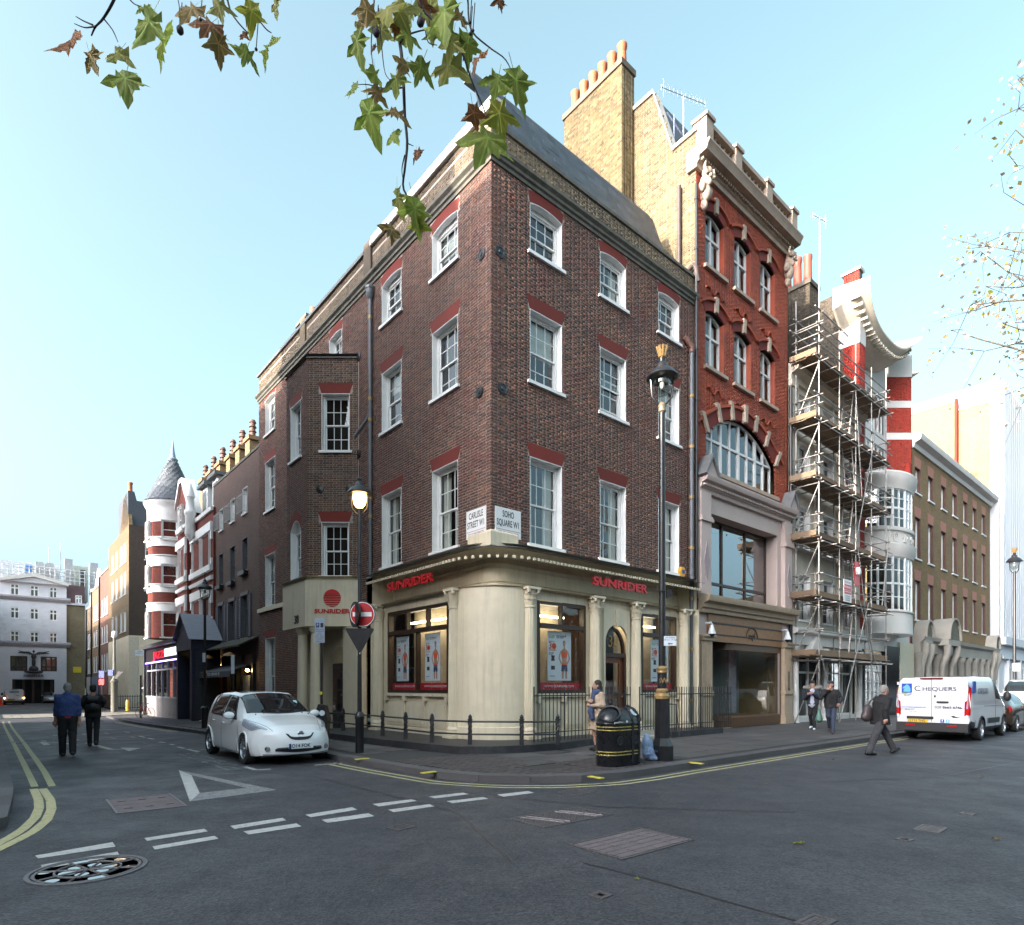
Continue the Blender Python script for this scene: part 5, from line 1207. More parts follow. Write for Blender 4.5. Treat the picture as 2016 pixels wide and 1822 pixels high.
# BROWN TERRACE
E0, E1 = 32.0, 50.4; ht = thing('brown_terrace', 'long brown brick terrace with seven windows a storey and a stone colonnade', 'building', RF.P(41, 0, .12))
bt = BRICKTEX('terrace_brick', '#86683f', '#6e5436', '#9a8862', dR, st=.3); gauge = M('pink_gauged_arch', (.36, .16, .11), .8, n=.12)
xs_ = [(1799.7, 1808), (1825.3, 1834), (1850.7, 1859.5), (1873, 1881.3), (1894.2, 1902.3), (1913, 1920.5), (1931, 1938)]
wt = []
for a, b in xs_:
 c = (RF.t(a)+RF.t(b))/2+.25
 for z0, z1 in ((13.35, 14.9), (9.4, 11.9), (5.7, 8.1)): wt.append((c-.52, c+.52, z0, z1))
mb = MB(); wall_grid(mb, RF, E0, E1, .1, 16.3, wt+[(E0+.6, E1-.6, .3, 3.6)]); mb.build('wall', bt, ht)
for a, b, z0, z1 in wt:
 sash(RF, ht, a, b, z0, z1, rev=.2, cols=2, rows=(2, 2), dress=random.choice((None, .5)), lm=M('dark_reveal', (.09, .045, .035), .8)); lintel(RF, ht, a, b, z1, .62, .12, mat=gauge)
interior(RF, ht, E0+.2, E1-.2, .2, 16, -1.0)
MB().sweep([RF.P(E0, 0, 0), RF.P(E1+.3, 0, 0)], [(0, 15.9), (.1, 15.9), (.15, 16.15), (.45, 16.3), (.5, 16.5), (.5, 16.62), (0, 16.75)], 1).build('cornice', whitestone, ht, 30)
mb = MB(); mb.poly([RF.P(E0, 0, 16.7), RF.P(E1, 0, 16.7), RF.P(E1, -9, 16.9), RF.P(E0, -9, 16.9)]); mb.build('roof', slate, ht)
ps_ = M('portland_grey', (.34, .32, .28), .85, n=.15, s=2, dirt=.4, dc=(.15, .14, .12))
tc_ = np.linspace(E0+.35, E1-.35, 11)
for t in tc_: MB().lathe(Fr(RF.P(t, .18, 0)), [(.34, .12), (.34, .35), (.27, .42), (.26, 3.3), (.33, 3.4), (.36, 3.7)], 16).build('column', ps_, ht, 40)
MB().sweep([RF.P(E0, 0, 0), RF.P(E1+.2, 0, 0)], [(0, 3.7), (.4, 3.7), (.42, 4.3), (.6, 4.45), (.65, 4.65), (0, 4.8)], 1).build('entablature', ps_, ht, 30)
for a, b in zip(tc_[:-1], tc_[1:]):
 MB().box(RF, a+.2, b-.2, -.5, -.42, .3, 3.7).build('shop_opening', brown, ht); pane(ht, RF, (a+b)/2, -.4, 2.1, b-a-.6, 3.0, glass)
for t, w_, h, o in ((E0+1.0, 1.3, 1.0, .7), (E0+4.6, 2.4, 1.35, 1.1), (E1-.7, 1.4, 1.0, .7)):
 ap = [(t-w_/2*math.cos(a), 4.6+h*math.sin(a)*.95) for a in np.linspace(0, math.pi, 13)]
 MB().prism(RF, ap, .0, o-.12).build('arched_hood', mossstone, ht)
 ring_ = ap+[(t-(w_/2+.12)*math.cos(a), 4.6+(h+.12)*math.sin(a)*.95) for a in np.linspace(math.pi, 0, 13)]
 MB().prism(RF, ring_, .0, o).build('hood_mould', ps_, ht)
 MB().box(RF, t-w_/2-.1, t+w_/2+.1, .0, o-.1, 4.25, 4.6).build('hood_bed', ps_, ht)
 for s in (-1, 1): MB().tube([RF.P(t+s*w_*.42, o*.5, 2.2), RF.P(t+s*w_*.42, o*.55, 3.0), RF.P(t+s*w_*.44, o*.8, 3.8), RF.P(t+s*w_*.44, o*.8, 4.25)], [.12, .16, .2, .22], 8).build('scroll_bracket', ps_, ht, 50)
 
# TALL HOUSE BEHIND, WHITE FLUTED OFFICE
K0 = 51.0; hk = thing('white_office', 'tall white fluted office building with pale brick side walls above the terrace', 'building', RF.P(60, 0, .12))
wf = M('white_fluted_cladding', (.56, .59, .62), .5, n=.04)
FK = Face(RF.P(K0, 0, 0), dL, -dR)
gbt = BRICKTEX('bright_stock_brick', '#96845a', '#84724a', '#a89878', dL, st=.2)
y1_, y2_ = FK.z(1880, 797), FK.z(1800, 815)
bk1 = FK.t(1883)
MB().box(FK, .1, bk1, -24, 0, 4, y1_-.6).build('side_wall', gbt, hk); MB().box(FK, bk1, 12, -20, .5, 4, y1_).build('side_wall', gbt, hk)
MB().box(FK, bk1-.15, bk1+.02, .0, .52, 12, y1_+.3).build('side_quoin', redpl, hk)
MB().box(FK, .1, bk1, -.3, .06, y1_-.6, y1_-.45).build('coping', ps_, hk); MB().box(FK, bk1, 12, -.3, .56, y1_, y1_+.15).build('coping', ps_, hk)
MB().box(RF, K0+.4, K0+26, -20, .5, 0, 26.2).box(RF, K0-.2, K0+.4, -.1, .5, 0, 26.2).build('wall', wf, hk)
for k in range(18): MB().box(RF, K0+.3+k*.75, K0+.7+k*.75, .5, .72, 5.6, 26).build('flute', wf, hk)
MB().box(RF, K0-.2, K0+26, .5, .95, 5.0, 5.6).build('ledge', wf, hk); MB().box(RF, K0-.2, K0+26, .5, .8, 3.9, 4.1).build('ledge', wf, hk)
for k in range(4): MB().box(RF, K0+2+k*2.2, K0+3.7+k*2.2, .5, .56, .6, 3.2).build('shop_opening', M('grey_window', (.1, .12, .11), .2), hk); MB().box(RF, K0+1.6+k*2.2, K0+1.9+k*2.2, .5, .8, .1, 3.9).build('column', wf, hk)
for k in range(4):
 for j in range(3): MB().box(RF, K0+14+j*2.4, K0+15.8+j*2.4, .5, .76, 6.5+k*3.2, 8.6+k*3.2).build('window', M('grey_window'), hk)

# SCAFFOLD
sca = thing('scaffold', 'tube and board scaffold with six lifts standing before the pale stucco house', 'scaffold', RF.P(20, .7, .12))
tubem = M('galvanised_tube', (.3, .29, .28), .45, m=.55, n=.25, s=9, dirt=.4, dc=(.12, .07, .04)); boardm = BRICK('scaffold_board', ['#7a6450', '#8a745c', '#6a5644', '#94806a'], st=.3)
so_o, so_i = 1.2, .2; tst = [16.35, 18.4, 20.2, 22.1, 24.0]; lifts = [2.95, 5.4, 7.85, 10.3, 12.75, 15.3]; tops = [19.3, 17.3, 17.9, 16.8, 17.4]
coup = []
for k, t in enumerate(tst):
 rod('standard', tubem, sca, RF.P(t, so_o, .13), RF.P(t, so_o, tops[k]), .027); rod('standard', tubem, sca, RF.P(t+.12, so_i, .13), RF.P(t+.12, so_i, tops[k]-1.2), .027)
for z in lifts+[18.6]:
 zs_ = [z-.12]+([z+.95, z+.5] if z > 3 else [z+1.0])
 if z == 18.6: zs_ = [17.2, 16.6];
 for zz in zs_:
  for o in ((so_o, so_i) if zz < z else (so_o,)):
   rod('ledger', tubem, sca, RF.P(tst[0]-random.uniform(.2, .6), o+.05, zz), RF.P((tst[-1] if z != 18.6 else tst[1])+random.uniform(.2, .9), o+.05, zz+random.uniform(-.03, .03)), .025)
 for k, t in enumerate(tst):
  if z == 18.6 and k > 1: continue
  for zz in (zs_[0]-.06,) if z > 3 else (z-.18,): rod('transom', tubem, sca, RF.P(t+.06, -.02 if k else -.4, zz), RF.P(t+.06, so_o+random.uniform(.15, .45), zz), .025)
  if k in (0, 4): rod('guard_rail', tubem, sca, RF.P(t-.05, so_i-.1, zs_[-1]+.1), RF.P(t-.05, so_o+.2, zs_[-1]+.1), .025); rod('guard_rail', tubem, sca, RF.P(t-.05, so_i-.1, zs_[min(1, len(zs_)-1)]), RF.P(t-.05, so_o+.2, zs_[min(1, len(zs_)-1)]), .025)
  for zz in zs_: coup.append(RF.P(t, so_o+.03, zz)); coup.append(RF.P(t+.12, so_i+.03, zz))
  if k < 4 and z != 18.6:
   tm_ = (t+tst[k+1])/2; rod('transom', tubem, sca, RF.P(tm_, .0, z-.17), RF.P(tm_, so_o+.3, z-.17), .025)
 if z == 18.6: continue
 xa, xb, xc = tst[0]-.35, 20.6, tst[-1]+.35
 for j in range(5):
  o = so_i+.06+j*.225
  for a, b in ((xa, xb-.02), (xb, xc)): block('board', boardm, sca, RF, ((a+b)/2+random.uniform(-.06, .06), o, z+.0), (b-a, .215, .038))
 for a, b in ((xa, xb-.02), (xb, xc)): block('toe_board', boardm, sca, RF, ((a+b)/2, so_o-.06, z+.14), (b-a, .035, .215))
 block('toe_board', boardm, sca, RF, (xa-.02, .7, z+.14), (.035, 1.1, .215))
mb = MB()
for c in coup: mb.ell(c, (.055, .055, .06), nu=6, nv=4)
mb.build('couplers', M('rusty_coupler', (.12, .08, .055), .6, m=.4, n=.4), sca, kind='stuff')
zz = [.13]+lifts+[17]
for k in range(6):
 rod('brace', tubem, sca, RF.P(tst[0]+.02, so_i if k % 2 else so_i, zz[k]), RF.P(tst[0]+.02, so_o+.1, zz[k+1]), .025)
rod('brace', tubem, sca, RF.P(18.2, so_o+.09, .13), RF.P(21.5, so_o+.09, 5.6), .025); rod('brace', tubem, sca, RF.P(24.2, so_o+.09, .13), RF.P(20.4, so_o+.09, 5.6), .025)
rod('brace', tubem, sca, RF.P(21.8, so_o+.09, 2.8), RF.P(19.9, so_o+.09, 9.0), .025); rod('brace', tubem, sca, RF.P(20.0, so_o+.09, 8.2), RF.P(22.9, so_o+.09, 15), .025); rod('brace', tubem, sca, RF.P(23.2, so_o+.09, 5.6), RF.P(24.6, so_o+.09, 10.8), .025)
rod('brace', tubem, sca, RF.P(16.3, so_o+.12, 2.9), RF.P(18.0, so_o+.12, .13), .025); rod('brace', tubem, sca, RF.P(20.6, so_o+.12, 10.3), RF.P(19.9, so_o+.12, 14.7), .025)
lad = M('ladder_alloy', (.42, .36, .33), .5, m=.3, n=.15)
for k in range(5):
 a, b = (20.9, 20.2) if k % 2 else (20.0, 20.8); z0, z1 = lifts[k], lifts[k]+3.3; mb = MB()
 P0, P1 = RF.P(a, .75, z0), RF.P(b, .75, z1); s = RF.Y*.2
 for q in (-1, 1): mb.tube([P0+q*s, P1+q*s], .028, 6)
 for i in range(11): c = P0+(P1-P0)*(i+.6)/11.5; mb.tube([c-s, c+s], .016, 6)
 mb.build('ladder', lad, sca, 40)
# sign and alarm on the scaffold
ws_ = thing('warning_sign', 'white WARNING board with red panels tied to the scaffold', 'sign', RF.P(RF.t(1669, so_o+.1), so_o+.1, 5.2))
fr = RF; ts_, z0_, z1_ = RF.t(1669, so_o+.1), RF.z(1669, 1186, so_o+.1), RF.z(1669, 1142, so_o+.1); hw_ = .42
pl = MB().box(fr, ts_-hw_, ts_+hw_, so_o+.08, so_o+.1, z0_, z1_).build('panel', MC['print_white'], ws_); dz = z1_-z0_
MB().box(fr, ts_-hw_+.04, ts_+hw_-.04, so_o+.1, so_o+.106, z0_+dz*.55, z0_+dz*.78).build('print', redpaint, pl); MB().box(fr, ts_-hw_+.04, ts_+hw_-.04, so_o+.1, so_o+.106, z0_+dz*.36, z0_+dz*.53).build('print', redpaint, pl)
text('WARNING', fr, ts_, z0_+dz*.66, so_o+.108, .15, MC['print_white'], pl, .001, .95, name='print'); text('SCAFFOLD ALARMED', fr, ts_, z0_+dz*.45, so_o+.108, .085, MC['print_white'], pl, .001, .85, name='print')
text('DO NOT CLIMB', fr, ts_, z0_+dz*.88, so_o+.102, .1, blk_p, pl, .001, .9, name='print')
for k in range(3): text('SCAFFOLDING', fr, ts_, z0_+dz*(.26-.09*k), so_o+.102, .08, blk_p, pl, .001, .9, name='print')
al = thing('scaffold_alarm', 'red alarm board with white siren box on the scaffold', 'alarm', RF.P(22.1, so_o+.1, 6.2)); ta2 = RF.t(1687.5, so_o+.08); za2 = RF.z(1687.5, 1130, so_o+.08)
MB().box(RF, ta2-.2, ta2+.24, so_o+.05, so_o+.08, za2-.55, za2+.55).build('board', redpaint, al); MB().lathe(Fr(RF.P(ta2+.03, so_o+.08, za2+.1), RF.X, ZZ, RF.Y), [(.2, 0), (.2, .08), (.14, .12), (0, .13)], 8).build('siren', white, al)
# DARK BROWN HOUSE WITH THE BAR
GL = -.42; UP_ = GL+.12
PF = Face(LF.P(0, -.12, 0), dL, -dR)
U0, U1 = TL+.02, PF.t(421)
hp = thing('bar_house', 'dark sooty brick house with shutters and a bar below', 'building', PF.P(21, 0, GL))
bb = BRICKTEX('bar_house_brick', '#664d44', '#54403a', '#74625a', dL, st=.35)
z1 = lambda x, y: (x*.28814, 787.5+y*.28814)
wp = []
for (a, b, y0, y1) in ((1658, 1690, 785, 612), (1575, 1605, 842, 690), (1500, 1526, 900, 756), (1655, 1692, 1175, 955), (1573, 1605, 1245, 1012), (1496, 1525, 1272, 1062), (1652, 1695, 1632, 1345), (1567, 1605, 1655, 1385), (1496, 1526, 1668, 1412)):
 pa, pb = z1(a, y0), z1(b, y1); t0, t1 = PF.t(pb[0]), PF.t(pa[0]); wp.append((t0, t1, PF.z(*pa), PF.z(pa[0], pb[1]), a))
ZT = PF.z(501, 889)
mb = MB(); wall_grid(mb, PF, U0, U1, GL, ZT, [w_[:4] for w_ in wp]+[(U0+.8, U1-.3, GL, 3.2)]); mb.build('wall', bb, hp)
mb = MB(); mb.box(PF, U0, U1, -.35, .04, ZT, ZT+.12); mb.build('coping', greenst, hp)
for k, (a, b, z0, zz, x_) in enumerate(wp):
 w_o = sash(PF, hp, a, b, z0, zz, rev=.16, cols=2, rows=(2, 2), fm=white if k < 3 else M('grey_frame', (.12, .12, .13), .5), sill=.06)
 if k < 3:
  mb = MB(); n = 7; q = [(a-.08+(b-a+.16)*i/n, .28) for i in range(n+1)]
  for t, o in q: mb.tube([PF.P(t, o, z0-.05), PF.P(t, o, z0+.85)], .012, 5)
  mb.tube([PF.P(a-.08, 0, z0+.8), PF.P(a-.08, .28, z0+.8), PF.P(b+.08, .28, z0+.8), PF.P(b+.08, 0, z0+.8)], .015, 5); mb.tube([PF.P(a-.08, 0, z0), PF.P(a-.08, .28, z0), PF.P(b+.08, .28, z0), PF.P(b+.08, 0, z0)], .015, 5)
  mb.build('balconette', M('pale_iron', (.4, .4, .4), .5), hp)
 elif k < 6: MB().box(PF, a-.05, b+.05, .02, .22, z0-.25, z0-.05).build('window_box', black, hp)
 else:
  shm = M('shutter_grey', (.085, .082, .1), .6, n=.1)
  for s, t0 in ((0, a-.52), (1, b+.02)):
   sh = MB().box(PF, t0, t0+.06, .01, .06, z0, zz).box(PF, t0+.44, t0+.5, .01, .06, z0, zz).build('shutter', shm, hp); mb = MB()
   for i in range(22): z = z0+.06+(zz-z0-.1)*i/22; mb.add([PF.P(t0+.06, .05, z), PF.P(t0+.44, .05, z), PF.P(t0+.44, .02, z+.07), PF.P(t0+.06, .02, z+.07)], [(0, 1, 2, 3)])
   mb.build('slats', shm, sh, kind='stuff')
  MB().box(PF, a-.1, b+.1, .0, .05, zz, zz+.18).build('lintel', M('grey_lintel', (.16, .15, .15), .7), hp)
interior(PF, hp, U0+.2, U1-.2, GL, ZT-.2, -.6)
mb = MB(); mb.poly([PF.P(U0, -.2, ZT), PF.P(U1, -.2, ZT), PF.P(U1, -8, ZT), PF.P(U0, -8, ZT)]); mb.poly([PF.P(U1, 0, GL), PF.P(U1, -8, GL), PF.P(U1, -8, ZT), PF.P(U1, 0, ZT)]); mb.build('roof', lead, hp)
# bar: mossy tiled canopy, dark front, lettered awning, lit lamps
cr0, cr1 = PF.P(U0+.3, .0, 4.1), PF.P(U0+.3, .95, 3.62); up = cr0-cr1; hh2 = np.linalg.norm(up); up /= hh2; cfm = Fr(cr1, dL, np.cross(dL, up)*(1 if np.cross(dL, up)[2] > 0 else -1), up)
moss = M('mossy_tile', (.06, .06, .045), .9, n=.5, s=6, b=.5, dirt=.6, dc=(.035, .05, .015))
can = MB().box(cfm, 0, U1-U0-.5, -.06, -.005, 0, hh2).build('canopy', brown, hp); slates(can, cfm, U1-U0-.5, hh2, moss, 120, .3, .25)
barm = M('bar_black', (.012, .011, .012), .5, n=.3)
for t in np.linspace(U0+.9, U1-.4, 5): MB().box(PF, t, t+.16, -.1, .12, GL, 3.3).build('bar_post', barm, hp)
MB().box(PF, U0+.8, U1-.3, -.3, .02, 2.75, 3.25).build('bar_fascia', brown, hp); MB().box(PF, U0+.8, U1-.3, -1.6, -1.5, GL, 3.0).build('bar_interior', dark, hp)
ta_, tb_ = PF.t(452, 1.2), PF.t(392, 1.2); az = PF.z(440, 1322, 1.2)
awg = M('awning_grey', (.07, .07, .08), .75, n=.1)
aw = MB().add([PF.P(t, o, z) for t in (ta_, tb_) for o, z in ((.1, az+.42), (1.2, az), (1.2, az-.28), (1.18, az-.28), (1.18, az-.02), (.1, az+.39))], [(0, 1, 7, 6), (1, 2, 8, 7), (2, 3, 9, 8), (3, 4, 10, 9), (4, 5, 11, 10), (0, 1, 2, 3, 4, 5), (6, 7, 8, 9, 10, 11)]).build('awning', awg, hp)
text('PIZZA  DINER BAR  PB', PF, (ta_+tb_)/2, az-.12, 1.21, .2, paper, aw, .002, 1.1, name='print')
lampm = M('lit_bulb', (1, .8, .35), .5, e=14, ec=(1, .72, .3))
for px, py in ((422.4, 1311), (487, 1320)):
 t = PF.t(px, .25); MB().ell(PF.P(t, .25, PF.z(px, py, .25)), (.09, .09, .07)).build('wall_lamp', lampm, hp, 60)
orange_s = M('dull_orange_shade', (.3, .14, .03), .5)
for px, py in ((452.7, 1292), (410, 1297)):
 t = PF.t(px, .9); MB().lathe(Fr(PF.P(t, .9, PF.z(px, py, .9))), [(.3, 0), (.26, .1), (.1, .16), (.03, .2)], 14).build('lamp_shade', orange_s, hp, 50)
# RED AND WHITE CORNER HOUSE WITH THE TURRET
pz = thing('turret_house', 'red brick and white banded corner house with slate turret and pizza restaurant', 'building', LF.P(31, 0, GL))
rb_ = BRICKTEX('banded_red_brick', '#7c2e1c', '#6a2416', '#5a3026', dL, st=.3)
V0, V1, V2 = LF.t(420), LF.t(376), LF.t(339)
zz_ = lambda y, x=403: LF.z(x, y)
wh = white
levels = dict(corn=zz_(1018), w1t=zz_(1055), w1b=zz_(1119), b2=zz_(1145), w2t=zz_(1176), w2b=zz_(1231), shop=zz_(1240))
def bay(t0, t1, o, z0, z1): return MB().box(LF, t0, t1, -6, o, z0, z1).build('wall', rb_, pz)
bay(V0, V1, .0, GL, levels['corn']+.2); bay(V1, V2, .22, GL, levels['corn']+.6)
gx0, gx1 = LF.t(376, .3), LF.t(340, .3); gm_ = (gx0+gx1)/2; gz = LF.z(356, 949, .3)
MB().prism(LF, [(gx0, levels['corn']), (gx1, levels['corn']), (gx1-.2, gz-2.3), (gm_+.35, gz-.2), (gm_+.3, gz), (gm_-.3, gz), (gm_-.35, gz-.2), (gx0+.2, gz-2.3)], -.3, .22).build('gable', rb_, pz)
MB().prism(LF, [(gx0-.05, gz-2.5), (gx0+.25, gz-2.45), (gm_-.3, gz-.15), (gm_+.3, gz-.15), (gx1-.25, gz-2.45), (gx1+.05, gz-2.5), (gm_+.38, gz+.12), (gm_-.38, gz+.12)], -.35, .4).build('gable_coping', wh, pz)
for t in (gx0, gx1): MB().lathe(Fr(LF.P(t, .35, levels['corn']-1.2)), [(.02, 0), (.26, .4), (.3, .5), (.28, 1.6), (.34, 1.7), (.34, 1.9), (.24, 2.0), (.22, 2.7), (.27, 2.75), (.24, 3.0), (.06, 3.6)], 14).build('pinnacle', wh, pz, 50)
gw = [(gm_-.55, gm_+.55, gz-3.3, gz-1.6)]
for a, b, z0, zt_ in gw: sash(Face(LF.P(0, .42, 0), dL, -dR), pz, a, b, z0, zt_, rev=.1, cols=2)
for (t0, t1, o, n) in ((V0+.4, V1-.5, .0, 2), (V1+.35, V2-.4, .22, 3)):
 ff = Face(LF.P(0, o+.12, 0), dL, -dR)
 for z0, zt_ in ((levels['w1b'], levels['w1t']), (levels['w2b'], levels['w2t'])):
  for i in range(n):
   a, b = t0+(t1-t0)*i/n+.12, t0+(t1-t0)*(i+1)/n-.12; sash(ff, pz, a, b, z0, zt_, rev=.12, cols=2, rows=(1, 1), sill=0)
  MB().box(ff, t0-.3, t1+.3, -.14, .02, zt_, zt_+.5).build('head_band', wh, pz); MB().box(ff, t0-.3, t1+.3, -.14, .06, z0-.35, z0-.02).build('sill_band', wh, pz)
  for t in (t0-.3, t1+.05): MB().box(ff, t, t+.25, -.14, -.02, zt_-.5, zt_).build('quoin', wh, pz); MB().box(ff, t, t+.25, -.14, -.02, z0, z0+.35).build('quoin', wh, pz)
for o, t0, t1 in ((.0, V0, V1), (.22, V1, V2)):
 for z in (levels['corn'], levels['b2']-.1): MB().sweep([LF.P(t1, o, 0), LF.P(t0, o, 0)], [(0, z), (.12, z), (.16, z+.2), (0, z+.24)], 1).build('string_course', wh, pz)
# dormers and slate roof
rz = levels['corn']+.2
MB().add([LF.P(t, o, z) for t in (V0, V2) for o, z in ((-.4, rz), (-2.6, rz+3.4), (-6, rz+3.4), (-6, rz))], [(0, 1, 5, 4), (1, 2, 6, 5), (0, 1, 2, 3), (4, 5, 6, 7)]).build('roof', slate, pz)
for px in (410, 431):
 t = LF.t(px, -.5); MB().box(LF, t-.6, t+.6, -2, -.3, rz, rz+1.9).build('dormer', wh, pz); MB().box(LF, t-.4, t+.4, -.3, -.27, rz+.4, rz+1.6).build('dormer_window', M('grey_window'), pz)
 MB().box(LF, t-.85, t+.85, -2.2, -.05, rz+1.9, rz+2.1).build('dormer_cap', lead, pz)
rib = MB()
for (xa, ya, xb, n, root_) in ((440, 918, 497, 3, hp), (388, 962, 438, 3, pz)):
 o = -3.0; t0, t1 = LF.t(xb, o), LF.t(xa, o); zb_ = LF.z(xa, ya, o)
 for i in range(n):
  a = t0+(t1-t0)*i/n; w_ = (t1-t0)/n; ch = MB().box(LF, a+w_*.2, a+w_*.62, o-.7, o+.05, zb_-3.5, zb_+.1).build('chimney', BRICKTEX('chimney_brick', '#8a6a44', '#6e5438', '#93805c', dR) if 'chb' not in globals() else chb, root_); chb = ch.data.materials[0]
  MB().box(LF, a+w_*.12, a+w_*.7, o-.8, o+.15, zb_+.1, zb_+.35).build('chimney_cap', chb, ch)
  c = LF.P(a+w_*.41, o-.3, zb_+.35); MB().lathe(Fr(c), [(.2, 0), (.16, .4), (.24, .42), (.16, .55), (.16, .7), (.24, .72), (.16, .85), (.16, 1.0), (.22, 1.02), (.14, 1.2)], 10).build('chimney_pot', M('sooty_pot', (.1, .05, .035), .7, n=.3), ch, 40)
# turret
TC = LF.P(LF.t(340, .2), .2, 0); TY = TC[1]; RT = 49/F*TY; zt = lambda y: 1.65+(H-y)/F*(TY-RT*.6)
q = Fr(TC); TB = [zt(y) for y in (1257, 1202, 1188, 1168, 1159, 1110, 1098, 1078, 1067, 1027, 989)]
dr_ = RT*.86
MB().lathe(q, [(dr_, TB[0]), (dr_, TB[10])], 36).build('turret_wall', rb_, pz, 40)
for z0, z1_, e in ((TB[1]-.1, TB[2], .06), (TB[3], TB[4]+.25, .06), (TB[5]-.25, TB[6]+.1, .06), (TB[7], TB[8]+.25, .06)):
 MB().lathe(q, [(dr_, z0), (dr_+e, z0), (dr_+e, z1_-.1), (dr_+e+.07, z1_-.06), (dr_+e+.07, z1_), (dr_, z1_)], 36).build('turret_band', wh, pz, 40)
MB().lathe(q, [(dr_+.02, TB[9]-.1), (dr_+.05, TB[9]), (dr_+.05, TB[9]+.7), (dr_+.1, TB[9]+.9), (RT-.05, TB[10]-.25), (RT+.02, TB[10]-.1), (RT+.04, TB[10])], 36).build('turret_corbel', wh, pz, 40)
a_v = math.atan2(-TC[1], -TC[0])
for z0, z1_ in ((TB[0]+.05, TB[1]-.12), (TB[4]+.1, TB[5]-.1), (TB[8]+.1, TB[9])):
 for da in (-1.35, -.12, 1.2):
  a = a_v+da; n_ = V(math.cos(a), math.sin(a), 0); ff = Face(np.array((TC[0], TC[1], 0))+n_*(dr_+.1), np.cross(ZZ, n_), n_); sash(ff, pz, -.48, .48, z0, z1_, rev=.08, cols=1, rows=(1, 1), sill=.05, dress=.5)
cz0, cz1 = TB[10], 1.65+(H-868)/F*TY
MB().lathe(q, [(RT*1.04, cz0), (RT*.98, cz0+.1), (0.1, cz1-1.1)], 36).build('turret_roof', slate, pz)
tslate = BRICK('turret_slate', ['#4a5058', '#5a6068', '#424850', '#666a6e'], st=.3, rough=.55); sl = []; nrow = 26; cnt = 0
for r in range(nrow):
 u = (r+.5)/nrow; rad = RT*.98*(1-u)+.1*u; z = cz0+.1+(cz1-1.2-cz0)*u; n = max(6, int(2*math.pi*rad/.3))
 for i in range(n):
  a = 2*math.pi*(i+.5*(r % 2))/n; fac = math.cos(a-a_v)
  sl.append((a, rad, z, 2*math.pi*rad/n*.97, fac))
hgt = (cz1-1.2-cz0)/nrow; tl = math.atan2(RT*.98, cz1-1.2-cz0); vis = [s for s in sl if s[4] > .1][:300]; stv, stf = [], []
for a, rad, z, w_, fac in sl:
 n_ = V(math.cos(a)*math.cos(tl), math.sin(a)*math.cos(tl), math.sin(tl)); x_ = V(-math.sin(a), math.cos(a), 0); u_ = np.cross(n_, x_); fr = Fr(TC+V(math.cos(a)*rad, math.sin(a)*rad, z)+n_*.012, x_, -n_ if False else n_, u_ if u_[2] > 0 else -u_)
 if (a, rad, z, w_, fac) in vis: block('slate', tslate, pz, fr, (0, random.uniform(0, .008), 0), (w_, .016, hgt*1.25))
 else:
  b = len(stv); stv += [fr.P(x*w_/2, 0, zq*hgt*.62) for x in (-1, 1) for zq in (-1, 1)]; stf.append((b, b+1, b+3, b+2))
npmesh('slates', stv, stf, tslate, pz, kind='stuff')
MB().lathe(q, [(.3, cz1-1.4), (.34, cz1-1.3), (.2, cz1-1.15), (.12, cz1-.7), (.03, cz1)], 14).build('finial', M('bluish_lead', (.2, .25, .3), .45, m=.3), pz, 40)
# restaurant front
FP = Face(LF.P(0, 1.35, 0), dL, -dR); f0, f1 = FP.t(351), FP.t(286)
f1 = min(f1, 37.4); zf1, zf0 = FP.z(352, 1267), FP.z(352, 1299)
fas = M('restaurant_black', (.012, .011, .013), .35, n=.1)
rf = MB().box(FP, f0, f1, -1.6, .0, zf0, zf1).build('fascia', fas, pz); MB().sweep([FP.P(f1, 0, 0), FP.P(f0, 0, 0)], [(-.5, zf1), (.2, zf1+.1), (.3, zf1+.3), (-.5, zf1+.42)], 1).build('fascia_cornice', M('dark_green_grey', (.05, .055, .055), .5), pz)
xp0, xp1, xp2 = FP.t(349), FP.t(324.5), FP.t(301.5)
ob = text('PIZZA EXPRESS', FP, (xp0+xp1)/2, (zf0+zf1)/2+.05, .02, .62, M('white_sign_letter', (.8, .8, .8), .4, e=.35), rf, .02, 1); ob.scale = (abs(xp1-xp0)/2/TW[ob.name], 1.15, 1)
ob = text('JAZZ', FP, (xp1+xp2)/2+.02, (zf0+zf1)/2, .02, .6, M('red_sign_letter', (.7, .01, .03), .4, e=.3), rf, .02, 1); ob.scale = (abs(xp2-xp1)/2/TW[ob.name]*.92, 1.1, 1)
MB().box(FP, FP.t(350), f1, .0, .04, zf0+.02, zf0+.08).build('neon_tube', M('violet_neon', (.3, .2, .9), .4, e=3, ec=(.3, .2, 1)), rf)
MB().box(FP, f1-.25, f1+.05, -.8, .12, GL, zf1+.1).build('end_pier', M('pier_dark', (.04, .045, .045), .5), pz); MB().box(FP, f1+.05, f1+.12, -.7, .1, zf0-.1, zf1).build('end_bracket', wh, pz)
MB().box(FP, f0, f1-.25, -.3, -.05, GL, GL+1.35).build('stall_riser', M('restaurant_grey', (.2, .19, .19), .6, dirt=.3), pz)
wz0, wz1 = GL+1.38, zf0; nw = 6; mb = MB()
for i in range(nw+1): t = f0+(f1-.25-f0)*i/nw; mb.box(FP, t-.05, t+.05, -.2, -.05, wz0, wz1)
mb.box(FP, f0, f1-.25, -.2, -.06, wz0+1.75, wz0+1.85); mb.box(FP, f0, f1-.25, -.2, .0, wz0-.02, wz0+.08); fw_ = mb.build('restaurant_window', M('window_grey', (.3, .3, .31), .5), pz)
